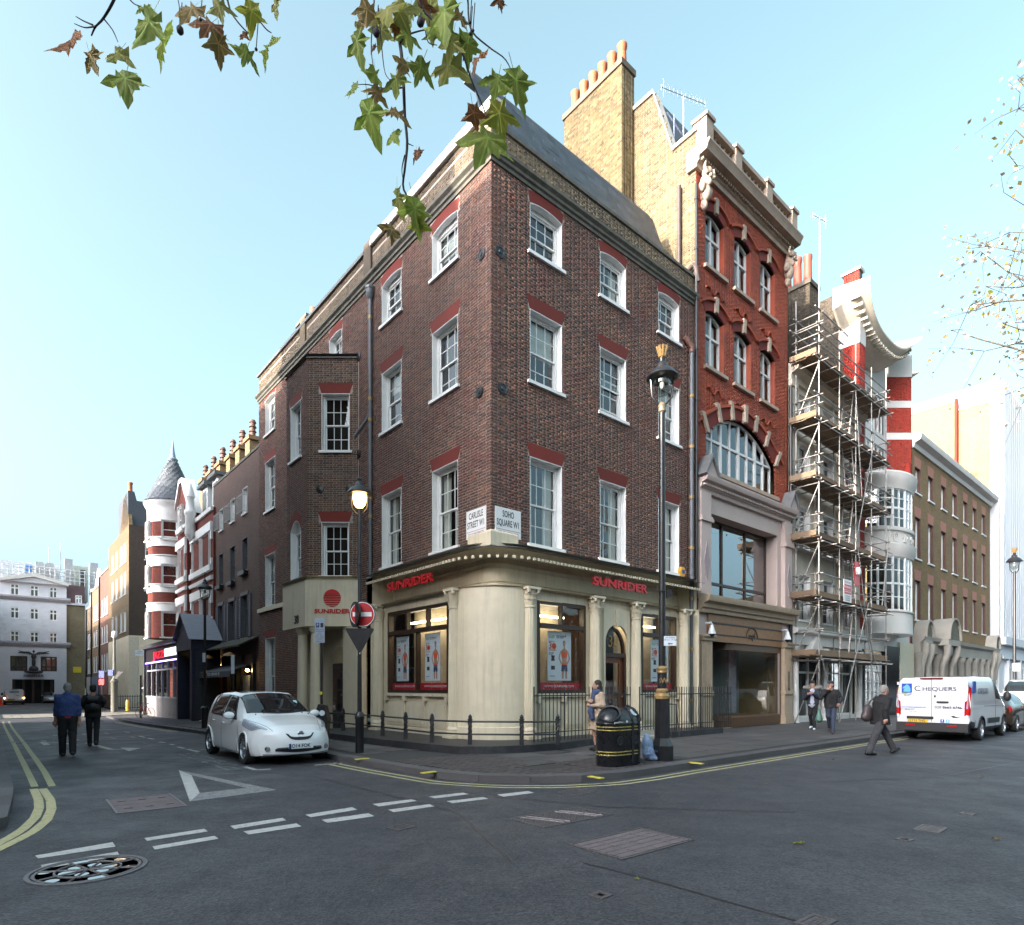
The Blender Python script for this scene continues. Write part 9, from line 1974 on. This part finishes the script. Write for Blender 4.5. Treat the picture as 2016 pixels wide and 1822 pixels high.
def pose(h=1.76, hw=.09, sw=.19, lean=0., lk=(.05, 0), rk=(-.05, 0), la=(.0, .0), ra=(.0, .0), le=None, re=None):
 """joints of a walker; lk/rk: (foot forward, foot lift), la/ra: (wrist forward, wrist up)"""
 k = h/1.76; j = {}; z = lambda v: v*k
 j['pel'] = V(0, 0, z(.95)); j['chest'] = V(lean*.25, 0, z(1.25)); j['neck'] = V(lean*.42, 0, z(1.5)); j['head'] = V(lean*.55+.02, 0, z(1.62))
 for s_, q, (ff, fl), (wf, wu), e in (('l', 1, lk, la, le), ('r', -1, rk, ra, re)):
  j['hip'+s_] = V(0, q*hw, z(.9)); an = V(ff, q*hw*.9, .085+fl); j['an'+s_] = an; m = (j['hip'+s_]+an)/2; L = np.linalg.norm(j['hip'+s_]-an); full = z(.83); bend = math.sqrt(max(0, (full/2)**2-(L/2)**2)); j['kn'+s_] = m+V(1, 0, 0)*bend*.9+V(0, 0, .03)
  j['sh'+s_] = V(lean*.36, q*sw, z(1.42)); w_ = V(lean*.25+wf, q*(sw+.045), z(.84)+wu); j['wr'+s_] = w_; m = (j['sh'+s_]+w_)/2; L = np.linalg.norm(j['sh'+s_]-w_); bend = math.sqrt(max(0, (z(.54)/2)**2-min(L/2, z(.27))**2)); j['el'+s_] = m+(V(-1, q*.35, 0)*bend if e is None else np.array(e, float)*bend)
  j['ft'+s_] = V(1, q*.12, -.02-fl*2.2)
 return j
def facing(v): return math.atan2(v[1], v[0])
fold = dict(b=.9, bs=9, bd=.035); denim = M('denim_blue', (.03, .055, .17), .85, n=.35, s=9, **fold); blackc = M('black_cloth', (.012, .012, .014), .9, n=.3, s=8, **fold); navyc = M('navy_cloth', (.02, .024, .035), .9, n=.25, s=8, **fold); greytr = M('grey_trousers', (.045, .045, .05), .9, n=.2, s=8, **fold)
beige = M('beige_trench', (.4, .3, .22), .8, n=.12, s=6, **fold); scarfm = M('blue_scarf', (.05, .07, .14), .9, n=.45, s=22, b=.6); hairg = M('grey_hair', (.25, .23, .22), .8, n=.3, s=60, b=.5); hairb = M('black_hair', (.012, .01, .01), .6, n=.3, s=60, b=.5); jeans = M('dark_jeans', (.03, .042, .07), .85, n=.3, s=10, **fold)
shoeb = M('black_shoe', (.012, .012, .013), .4, n=.2); shoew = M('white_trainer', (.6, .62, .66), .6, n=.06); shoebr = M('brown_shoe', (.06, .03, .02), .5); teew = M('pale_tee', (.42, .45, .55), .8, n=.06); redm = M('red_shirt', (.5, .02, .02), .8)
# man in a blue denim jacket walking away
awy = facing(G(60, 1400)-G(133, 1490)); j = pose(1.78, .1, .19, .02, (.16, 0), (-.22, .05), (.1, -.02), (-.06, -.02)); g = G(133, 1489)
t, j, HP = person('man in a blue denim jacket and black trousers walking away down the street', (g[0], g[1], g[2]), awy, dict(j=j, hair=hairg, cut='crop', legs=blackc, legw=(.108, .085, .07), shoe=shoeb, coat=denim, coatname='denim_jacket', hemz=.96, bulk=1.12, collar=True, skin=skin2))
blob('shirt_hem', redm, t, [cap(j['pel']-ZZ*.02, j['pel']+ZZ*.06, .122, .125, .7, (0, 1, 0))], .013, .02, zmin=.91)
# man with a black backpack
j = pose(1.76, .09, .175, .06, (.2, 0), (-.24, .06), (.28, .28), (.25, .3)); g = G(183, 1470)
t, j, HP = person('man in black with a black backpack walking away beside the blue jacket', (g[0], g[1], g[2]), awy-.1, dict(j=j, hair=hairb, cut='top', legs=blackc, shoe=shoeb, coat=blackc, coatname='jacket', hemz=.84, bulk=1.08, skin=skin2))
bkp = thing('backpack', 'black backpack on the back of the man in black', 'backpack', (g[0], g[1], g[2]), awy-.1, local=True)
blob('bag', M('backpack_black', (.018, .018, .022), .5, n=.3, s=15, b=.3), bkp, [cap(j['chest']+V(-.2, -.08, .1), j['chest']+V(-.2, .08, .1), .1), cap(j['chest']+V(-.2, -.09, -.14), j['chest']+V(-.2, .09, -.14), .1), ello(j['chest']+V(-.28, 0, -.1), (.06, .11, .1))], .014, .04)
for k in (-1, 1): MB().tube([j['chest']+V(-.16, k*.12, .2), j['chest']+V(.0, k*.13, .25), j['chest']+V(.16, k*.12, .1), j['chest']+V(.1, k*.16, -.12)], .018, 6).build('strap', blackc, bkp, 40)
# woman in a beige trench coat
c = G(1176, 1479, .12); j = pose(1.70, .075, .155, .0, (.0, 0), (-.03, 0), (.2, .18), (.22, .3)); fw = facing(V(-.8, -.5, 0))
j['anl'][2] += .03; j['anr'][2] += .03
for k, q in (('l', 1), ('r', -1)): j['wr'+k] = V(.22, q*.02, 1.12+(.06 if q < 0 else -.03)); j['el'+k] = V(.03, q*.26, 1.1); j['hd'+k] = V(.3, -q*.8, .15); j['pm'+k] = V(-1, 0, 0)
t, j, HP = person('woman in a beige trench coat and blue scarf standing behind the litter bin', (c[0], c[1], c[2]), fw, dict(j=j, hair=hairb, cut='long', legs=None, shoe=shoeb, boot=True, coat=beige, coatname='trench_coat', hemz=.52, bulk=1.0, flare=.05, look=V(.8, -.45, -.05), curl={'l': .9, 'r': .9}))
blob('belt', M('trench_belt', (.36, .25, .16), .7), t, [cap(j['pel']+ZZ*.1, j['pel']+ZZ*.12, .118, .118, .68, (0, 1, 0))], .012, .02)
blob('scarf', scarfm, t, [cap(j['neck']+V(.03, -.06, -.04), j['neck']+V(.03, .06, -.04), .075), cap(j['neck']+V(-.05, 0, -.02), j['neck']+V(.06, 0, -.05), .08), cap(j['neck']+V(.12, .0, -.08), j['neck']+V(.23, .03, -.5), .05, .06), cap(j['neck']+V(.23, .03, -.5), j['neck']+V(.2, .05, -.66), .07, .06)], .012, .03)
for k in range(4): MB().ell(V(.165+.0*k, -.07, .62+.16*k), (.012, .018, .018), nu=8, nv=6).build('button', brown, t)
# two men walking towards us on the pavement
twd = facing(G(1500, 1475)-G(1602, 1438)); c = G(1600, 1436, .12); j = pose(1.76, .085, .175, .04, (.2, .0), (-.2, .05), (.3, .42), (.05, .1)); j['wrl'] = V(.34, .04, 1.3); j['ell'] = V(.05, .24, 1.12);
j['wrr'] = V(.34, -.1, 1.26); j['elr'] = V(.06, -.26, 1.1); j['hdr'] = V(.5, .4, .5); j['pmr'] = V(-.5, .7, .4)
t, j, HP = person('young man with open dark fur-hooded jacket and pale tee looking at his phone', (c[0], c[1], c[2]), twd, dict(j=j, hair=hairb, cut='top', legs=blackc, legw=(.092, .068, .05), shoe=shoew, coat=navyc, coatname='jacket', hemz=.9, bulk=1.1, look=V(.9, .2, -.35)))
blob('tee_shirt', teew, t, [cap(j['pel']+V(.06, 0, .02), j['chest']+V(.07, 0, .14), .09, .085), cap(j['pel']+V(.0, 0, -.06), j['pel']+V(.0, 0, .05), .125, .125, .7, (0, 1, 0))], .013, .03); blob('tee_print', M('purple_print', (.12, .04, .5), .6), t, [cap(j['chest']+V(.135, -.05, .0), j['chest']+V(.135, .05, .0), .03)], .01, .02)
blob('fur_hood', M('grey_fur', (.2, .18, .17), .95, n=.5, s=40, b=1.), t, [cap(j['neck']+V(.02, -.1, -.0), j['neck']+V(.0, -.26, .02), .06, .07), cap(j['neck']+V(.02, .1, -.0), j['neck']+V(.0, .26, .02), .06, .07), cap(j['neck']+V(-.1, -.2, 0), j['neck']+V(-.1, .2, 0), .08)], .013, .04)
ph = thing('phone', 'black phone held up by the young man in the fur-hooded jacket', 'phone', (c[0], c[1], c[2]), twd, local=True); MB().box(Fr(V(.43, -.05, 1.34), (0, 1, 0), (.5, 0, .86), (-.86, 0, .5)), -.035, .035, -.07, .07, 0, .01).build('case', black, ph)
c = G(1636, 1444, .12); j = pose(1.74, .085, .18, .04, (.22, .0), (-.3, .1), (.1, .05), (.1, .05)); j['wrr'] = V(.24, -.07, 1.43); j['elr'] = V(.2, -.27, 1.17); j['hdr'] = V(-.1, .5, .6); j['pmr'] = V(-1, .2, 0); j['wrl'] = V(.2, .26, .98); j['ell'] = V(-.02, .31, 1.14)
t, j, HP = person('man in a dark cap, black jacket and jeans smoking as he walks towards us', (c[0], c[1], c[2]), twd, dict(j=j, hair=hairb, cut='crop', legs=jeans, legw=(.1, .076, .06), shoe=shoebr, coat=blackc, coatname='jacket', hemz=.84, bulk=1.12, look=V(.9, -.4, 0), skin=skin2))
f = V(.9, -.4, 0); f = f/np.linalg.norm(f); blob('cap', navyc, t, [ello(HP(-.015, 0, .07), (.105, .09, .065)), cap(HP(.09, -.035, .07), HP(.09, .035, .07), .03, .03), cap(HP(.13, -.02, .06), HP(.13, .02, .06), .018)], .011, .02); blob('beard', M('beard', (.06, .04, .03), .9), t, [ello(HP(.045, 0, -.075), (.04, .052, .04))], .011, .02)
sb = thing('shopping_bag', 'thin green plastic bag hanging between the two men on the pavement', 'bag', (c[0], c[1], c[2]), twd, local=True); blob('bag', M('green_bag', (.1, .2, .16), .5, n=.3, s=14, b=.5), sb, [cap(V(.1, -.34, .78), V(.12, -.34, .45), .04, .11, .5, (1, 0, 0))], .014, .04)
# man with a shoulder bag striding across the road
c = G(1733, 1486.5); j = pose(1.70, .085, .185, .2, (.46, .05), (-.4, .03), (.34, .0), (-.12, .08)); fw = facing(V(.97, .24, 0)); j['ftl'] = V(1, .1, .35)
t, j, HP = person('grey-haired man in a black coat striding across the road towards the van', (c[0], c[1], c[2]), fw, dict(j=j, hair=hairg, cut='short', legs=greytr, legw=(.105, .085, .072), lift=1, shoe=shoeb, coat=blackc, coatname='coat', hemz=.74, bulk=1.18, flare=.03, collar=True, look=V(1, 0, -.2), skin=skin2))
sbg = thing('shoulder_bag', 'dark brown shoulder bag on the back of the man in the black coat', 'bag', (c[0], c[1], c[2]), fw, local=True); bgm = M('brown_bag', (.05, .035, .035), .5, n=.3, s=9, b=.3); blob('bag', bgm, sbg, [ello(j['pel']+V(-.24, .14, .12), (.12, .1, .19)), ello(j['pel']+V(-.26, .14, .0), (.15, .1, .12))], .014, .06); MB().tube([j['pel']+V(-.2, .2, .22), j['chest']+V(-.12, .22, .1), j['neck']+V(-.03, .17, -.02), j['chest']+V(.14, .14, .05)], .022, 6).build('strap', bgm, sbg, 40)
MB().tube([j['wrl']+V(.1, -.0, -.06), j['wrl']+V(.17, -.01, -.11)], .008, 5).build('cigarette', MC['print_white'], t)
# TREES AND LEAVES
def LEAF(name, c, c2):
 mt, nt, p, g = newmat(name); pos = nd(nt, 'TexCoord').outputs['Object']; oi = nd(nt, 'ObjectInfo')
 k = noise(nt, 9, 5, .7, pos); col = mixc(nt, ramp(nt, k, [(.35, 0.), (.65, 1.)]), rgb(c), rgb(c2)); col = mixc(nt, .5, col, ramp(nt, oi.outputs['Random'], [(0., .55), (1., 1.25)]), 'MULTIPLY')
 sx = nd(nt, 'SeparateXYZ'); nt.links.new(pos, sx.inputs[0]); ng = nd(nt, 'Math', operation='MULTIPLY'); ng.inputs[1].default_value = -1; nt.links.new(sx.outputs[2], ng.inputs[0])
 at = nd(nt, 'Math', operation='ARCTAN2'); nt.links.new(sx.outputs[0], at.inputs[0]); nt.links.new(ng.outputs[0], at.inputs[1]); m2 = nd(nt, 'Math', operation='MULTIPLY'); m2.inputs[1].default_value = 2.4; nt.links.new(at.outputs[0], m2.inputs[0])
 sn = nd(nt, 'Math', operation='SINE'); nt.links.new(m2.outputs[0], sn.inputs[0]); ab_ = nd(nt, 'Math', operation='ABSOLUTE'); nt.links.new(sn.outputs[0], ab_.inputs[0]); ln = nd(nt, 'VectorMath', operation='LENGTH'); nt.links.new(pos, ln.inputs[0]); m3 = nd(nt, 'Math', operation='MULTIPLY'); nt.links.new(ab_.outputs[0], m3.inputs[0]); nt.links.new(ln.outputs['Value'], m3.inputs[1])
 col = mixc(nt, ramp(nt, m3.outputs[0], [(.0, .6), (.035, 0.)]), col, tuple(min(1, x*2.2+.05) for x in rgb(c)))
 wv = nd(nt, 'TexWave', i_Scale=5., i_Distortion=2.); nt.links.new(pos, wv.inputs['Vector']); bp = nd(nt, 'Bump', i_Strength=.3, i_Distance=.004); nt.links.new(wv.outputs['Fac'], bp.inputs['Height']); nt.links.new(bp.outputs[0], p.inputs['Normal'])
 nt.links.new(col, p.inputs['Base Color']); p.inputs['Roughness'].default_value = .6; tr = nd(nt, 'BsdfTranslucent'); nt.links.new(col, tr.inputs[0]); mx = nd(nt, 'MixShader'); mx.inputs[0].default_value = .5
 nt.links.new(p.outputs[0], mx.inputs[1]); nt.links.new(tr.outputs[0], mx.inputs[2]); nt.links.new(mx.outputs[0], nt.nodes['Material Output'].inputs[0]); return mt
LM = [LEAF('leaf_green', (.2, .3, .045), (.32, .36, .07)), LEAF('leaf_olive', (.26, .29, .06), (.36, .32, .1)), LEAF('leaf_tan', (.34, .22, .08), (.22, .18, .06)), LEAF('leaf_brown', (.28, .12, .04), (.17, .07, .03)), LEAF('leaf_yellow', (.4, .38, .05), (.3, .34, .05))]
LM.append(LEAF('leaf_glare', (.55, .42, .36), (.42, .36, .3)))  # pale leaf colour carries the glare of the bright sky
bark = M('plane_bark', (.1, .085, .06), .9, n=.5, s=5, b=.6); twigm = M('dark_twig', (.022, .016, .022), .8, n=.3, s=30)
def leafmesh(v, mat):
 k = 'leaf%d%s' % (v, mat.name)
 if k in UNIT: return UNIT[k]
 rs = random.Random(v*7+3); lob = [(-150, .62), (-78, .85), (0, 1.0), (78, .85), (150, .62)]; pts = []
 for i, (a, r) in enumerate(lob):
  a += rs.uniform(-8, 8); r *= rs.uniform(.88, 1.08)
  for da, rr in ((-19, .62), (-15, .58), (-8, .78), (0, 1.), (8, .78), (15, .58), (19, .62)) if i not in (0, 4) else ((-14, .7), (0, 1.), (13, .7)): pts.append((a+da, r*rr))
  if i < 4: pts.append((a+(lob[i+1][0]-lob[i][0])/2, .4))
 fold = rs.uniform(.1, .35); cur = rs.uniform(-.5, .5); vs = [(0, 0, 0)]
 for a, r in pts: x, y = .5*r*math.sin(R(a)), -.5*r*math.cos(R(a)); vs.append((x, abs(x)*fold+cur*y*y+.06*math.sin(7*a), y-.02))
 n = len(pts); mid = [(x*.5, y*.5-abs(x)*.08+.02, z*.5) for x, y, z in vs[1:]]; vs += mid; fs = [(0, n+1+i, n+1+(i+1) % n) for i in range(n)]+[(n+1+i, 1+i, 1+(i+1) % n, n+1+(i+1) % n) for i in range(n)]
 b = len(vs); vs += [(-.006, 0, 0), (.006, 0, 0), (.012, .05, .42), (-.0, .05, .42)]; fs.append((b, b+1, b+2, b+3))
 me = bpy.data.meshes.new('plane_leaf'); me.from_pydata(vs, [], fs); me.polygons.foreach_set('use_smooth', [True]*len(fs)); me.materials.append(mat); UNIT[k] = me; return me
def leaf(par, c, size, mat, rot, name='leaf'):
 o = bpy.data.objects.new(name, leafmesh(random.randrange(5), LM[mat])); COL.objects.link(o); o.parent = par; o.location = Vector(np.array(c)-org(par)); o.rotation_euler = rot; o.scale = (size,)*3; return o
pt_ = thing('plane_tree', 'plane tree whose leafy twigs hang into the top of the photo', 'tree', (3.4, -2.6, 0))
MB().tube([V(3.4, -2.6, 0), V(3.35, -2.6, 1.2), V(3.3, -2.5, 3.2), V(3.1, -2.3, 5.5), V(3.0, -2.4, 8)], [.42, .33, .29, .24, .12], 14).build('trunk', bark, pt_, 60)
def pp3(x, y, d): return V((x-CX)/F*d, d, 1.65+(H-y)/F*d)
MB().tube([V(3.1, -2.3, 5.4), V(2.2, -.5, 6.3), V(.9, 1.6, 6.3), V(-.4, 3.0, 5.9)], [.14, .1, .06, .03], 8).tube([V(2.2, -.5, 6.3), V(.2, 1.2, 6.4), V(-1.3, 2.6, 5.9), V(-2.4, 3.2, 5.7)], [.08, .05, .03, .02], 8).tube([V(3.0, -2.3, 6), V(5, 0, 8.5), V(8, 2, 10)], [.14, .09, .03], 8).build('limb', bark, pt_, 60)
k1, k2 = lambda x, y: (52.5+.2604*x, .2604*y), lambda x, y: (630+.28814*x, .28814*y)
for kk, d, r0, pth in ((k2, 3.1, .011, ((540, -260), (540, 0), (535, 200), (560, 400), (572, 600), (580, 800), (596, 980), (580, 1150), (570, 1290), (640, 1400))), (k2, 3.0, .007, ((680, -150), (700, 60), (850, 200), (960, 340), (1040, 560), (1110, 720), (1135, 800))), (k2, 3.3, .006, ((990, -150), (1010, 0), (1030, 200), (1150, 320), (1260, 400), (1310, 490))),
  (k2, 3.2, .005, ((360, -150), (370, 0), (350, 300), (362, 450))), (k2, 3.1, .004, ((400, 60), (415, 250), (440, 480), (470, 540))), (k2, 3.1, .005, ((548, 290), (600, 240), (720, 205), (780, 215))), (k2, 3.1, .004, ((560, 600), (450, 610), (330, 580), (255, 580))), (k2, 3.1, .004, ((580, 1060), (560, 1150), (565, 1220))), (k2, 3.1, .003, ((596, 980), (640, 1000))),
  (k2, 3.0, .004, ((720, 205), (740, 290), (800, 310))), (k1, 3.0, .008, ((760, -250), (660, 0), (580, 140), (520, 205), (490, 270))), (k1, 3.0, .004, ((520, 200), (440, 210), (360, 180))), (k1, 3.0, .004, ((500, 190), (430, 160), (370, 125))), (k1, 3.0, .004, ((580, 140), (650, 230), (690, 320))), (k1, 3.1, .006, ((1480, -200), (1530, 50), (1590, 160), (1690, 270))), (k1, 3.1, .005, ((1600, -100), (1690, 60), (1800, 210), (1850, 250))), (k1, 3.0, .003, ((1130, -60), (1155, 60), (1155, 200))), (k1, 3.0, .004, ((700, -100), (800, 20), (860, 50)))):
 P3 = [pp3(*kk(x, y), d+random.uniform(-.03, .03)) for x, y in pth]; MB().tube(catmull(P3, len(P3)*3), list(np.linspace(r0, r0*.4, len(P3)*3)), 6).build('twig', twigm, pt_, 60)
lv1 = [(330, 300, 300, 3, .6), (480, 420, 200, 2, -.5), (690, 400, 230, 1, .4), (745, 590, 330, 0, -.1), (920, 160, 330, 0, .5), (1020, 300, 300, 0, -.3), (1250, 60, 260, 2, .5), (1390, 180, 260, 3, .2), (1450, 330, 220, 2, -.2), (1660, 390, 220, 0, .25), (1820, 360, 240, 0, -.25), (1700, 80, 220, 4, 0), (1880, 20, 150, 1, .3), (1640, 260, 90, 3, .4), (1450, 40, 200, 1, -.4), (880, 60, 120, 0, .8)]
lv2 = [(320, 60, 190, 2, .3), (270, 150, 150, 2, .4), (250, 280, 230, 0, -.1), (380, 110, 130, 3, .2), (460, 60, 300, 1, 0), (420, 200, 170, 1, .3), (590, 230, 200, 0, -.1), (515, 185, 110, 3, .2), (610, 70, 230, 0, .2), (690, 40, 180, 3, 0), (850, 70, 320, 0, .1), (960, 110, 160, 2, -.3), (860, 200, 280, 0, -.2), (770, 190, 140, 0, .5), (1010, 290, 210, 0, -.3), (900, 290, 180, 1, .2), (880, 440, 300, 1, .05), (1080, 400, 190, 3, -.4), (690, 450, 210, 0, .2), (375, 505, 170, 0, -.2), (520, 540, 190, 0, 0), (570, 440, 150, 2, .3), (222, 600, 140, 0, .3), (390, 630, 170, 2, .3), (335, 770, 300, 0, 0), (520, 770, 200, 2, .2), (505, 920, 150, 0, -.2), (660, 1050, 120, 3, -.1), (530, 1350, 190, 1, .2), (650, 1420, 270, 0, -.2), (665, 1530, 170, 4, .1), (490, 1570, 190, 2, .3), (1215, 540, 220, 0, .1), (1340, 550, 280, 0, -.4), (1050, 770, 170, 3, -.2), (1225, 770, 270, 4, -.3), (1150, 940, 360, 0, .1), (362, 325, 80, 3, 0), (1225, 5, 110, 3, -.3), (760, 60, 240, 1, .3), (540, 80, 240, 1, -.3)]
for kk, L, z in ((k1, lv1, .2604), (k2, lv2, .28814)):
 for x, y, s, m, a in L: d = 3.0+random.uniform(-.25, .3); leaf(pt_, pp3(*kk(x, y), d), s*z*d/F*1.42, m, (R(random.uniform(-30, 35)), a+R(random.uniform(-14, 14)), R(random.uniform(-45, 45))))
for kk, x, y in ((k2, 385, 225), (k2, 685, 155), (k1, 1160, 230), (k2, 1025, 155), (k2, 1045, 210), (k2, 1028, 232), (k2, 740, 255), (k1, 1315, 150), (k1, 1735, 375)): P0 = pp3(*kk(x, y), 3.1); MB().ell(P0, (.018, .018, .022) if x in (385, 685, 1160) else (.008, .008, .008), nu=8, nv=6).tube([P0, P0+V(.01, 0, .14)], .0025, 4).build('seed_ball', twigm, pt_, 60)
# loose-crowned trees of the square
def quads(C, S, rs):
 n = len(C); d = rs.normal(size=(n, 3)); d /= np.linalg.norm(d, axis=1)[:, None]; e = np.cross(d, rs.normal(size=(n, 3))); e /= np.linalg.norm(e, axis=1)[:, None]; S = S[:, None]
 vs = np.stack((C-d*S*.5, C+e*S*.4, C+d*S*.6, C-e*S*.4+np.cross(d, e)*S*.15), 1).reshape(-1, 3); return vs, np.arange(4*n).reshape(-1, 4)
def tree(label, loc, h, targets, nleaf, seed, size=.19, spread=.5, sub=5, mats=(1, 2, 4)):
 rs = np.random.RandomState(seed); t = thing('square_tree', label, 'tree', loc); L = np.array(loc, float); MB().tube([L, L+V(0, 0, h*.2), L+V(.2, .1, h*.5), L+V(.1, 0, h*.8)], [.45, .36, .26, .1], 12).build('trunk', bark, t, 60)
 mb, tw, tips = MB(), MB(), []
 for q in targets:
  a = L+V(.1, 0, h*rs.uniform(.35, .65)); q = np.array(q, float); m = (a+q)/2+V(0, 0, rs.uniform(.3, 1.6)); P3 = catmull([a, m, q], 9)+rs.normal(size=(9, 3))*.12*np.linspace(0, 1, 9)[:, None]; mb.tube(P3, list(np.linspace(.11, .012, 9)), 6)
  for k in range(sub):
   b = P3[rs.randint(3, 9)]; e = b+rs.normal(size=3)*V(1, 1, .8)*1.1+V(0, 0, -.4); mid = (b+e)/2+rs.normal(size=3)*.15; tw.tube([b, mid, e], [.014, .009, .004], 4); tips += [b+(e-b)*u for u in np.linspace(.2, 1, 6)]
 mb.build('limb', bark, t, 60, kind='stuff'); tw.build('twigs', twigm, t, kind='stuff'); tips = np.array(tips); per = nleaf//len(mats)
 for m in mats: C = tips[rs.randint(0, len(tips), per)]+rs.normal(size=(per, 3))*spread; vs, fs = quads(C, size*rs.uniform(.6, 1.2, per), rs); npmesh('foliage', vs, fs, LM[m], t, kind='stuff')
 return t
def tp(px, py, d): return V((px-CX)/F*d, d, 1.65+(H-py)/F*d)
rt = random.Random(5); tg = [tp(1868, 655, 22), tp(1905, 600, 22), tp(1930, 690, 23), tp(1945, 560, 23), tp(1950, 480, 23), tp(1985, 455, 22), tp(1968, 640, 21), tp(2000, 600, 22), tp(1990, 700, 23), tp(2005, 540, 22), tp(1925, 500, 24), tp(1985, 270, 22), tp(1995, 160, 22), tp(2005, 220, 23), tp(2010, 320, 22), tp(2030, 400, 22), tp(2060, 300, 22), tp(2080, 560, 22), tp(2020, 760, 22)]
tg += [V(27+rt.uniform(-4, 6), 20+rt.uniform(-5, 6), rt.uniform(9, 24)) for _ in range(14)]
tree('sparse autumn tree reaching in from the right edge against the white sky', (27.5, 19.5, 0), 20, tg, 4200, 11, .17, .22, 9, (2, 5, 5, 4, 5, 5))
for lab, loc, sd_ in (('leafy yellowing tree in the square behind the photographer', (12, -6, 0), 21), ('tall autumn tree farther along the square garden', (22, 3, 0), 22)):
 rt = random.Random(sd_); L = V(*loc); tree(lab, loc, 17, [L+V(rt.uniform(-5.5, 5.5), rt.uniform(-5.5, 5.5), rt.uniform(7, 19)) for _ in range(30)], 4200, sd_, .26, .55, 6)
tree('leafy tree in the square at the photographer\'s left shoulder', (3, -14, 0), 17, [V(3, -14, 0)+V(rt.uniform(-5.5, 5.5), rt.uniform(-5.5, 5.5), rt.uniform(7, 19)) for _ in range(26)], 3600, 31, .26, .55, 6)
# fallen leaves
LB = ['']*3+['brown leaf on the pavement edge right of the tall lamp post', 'tan leaf on the road in front of the brown shopfront', 'brown leaf on the road just left of the van', 'dry leaf on the road under the rear of the van', 'brown leaf on the road behind the striding man', 'pale leaf on the road in front of the white hatchback', 'brown leaf on the pavement by the two walking men', 'tan leaf on the pavement right behind the tall lamp post', 'brown leaf on the pavement near the scaffold foot', 'greenish leaf by the bottom edge of the photo', 'tan leaf on the road under the right lamp post']
for i, (px, py, m, s) in enumerate([(1577, 1664, 4, .16), (1639, 1497, 3, .14), (1960, 1655, 2, .15), (1390, 1478, 3, .1), (1508, 1545, 2, .09), (1720, 1452, 3, .1), (1760, 1446, 3, .12), (1655, 1478, 3, .1), (600, 1500, 2, .08), (1590, 1462, 3, .09), (1340, 1478, 2, .09), (1675, 1450, 3, .09), (1255, 1735, 1, .08), (1930, 1533, 2, .12)]):
 c = G(px, py, .12 if (px, py) in ((1390, 1478), (1590, 1462), (1340, 1478), (1655, 1455), (1675, 1450)) else 0.); o = leaf(None, c+V(0, 0, .02), s, m, (R(90+random.uniform(-12, 12)), 0, random.uniform(0, 6)), 'fallen_leaf')
 prop(o, ('yellow-green plane leaf lying alone in the middle of the road' if i == 0 else 'red-brown leaf lying on the road in front of the striding man' if i == 1 else 'pale leaf on the road at the right edge' if i == 2 else LB[i]), 'leaf', 'fallen plane leaves')
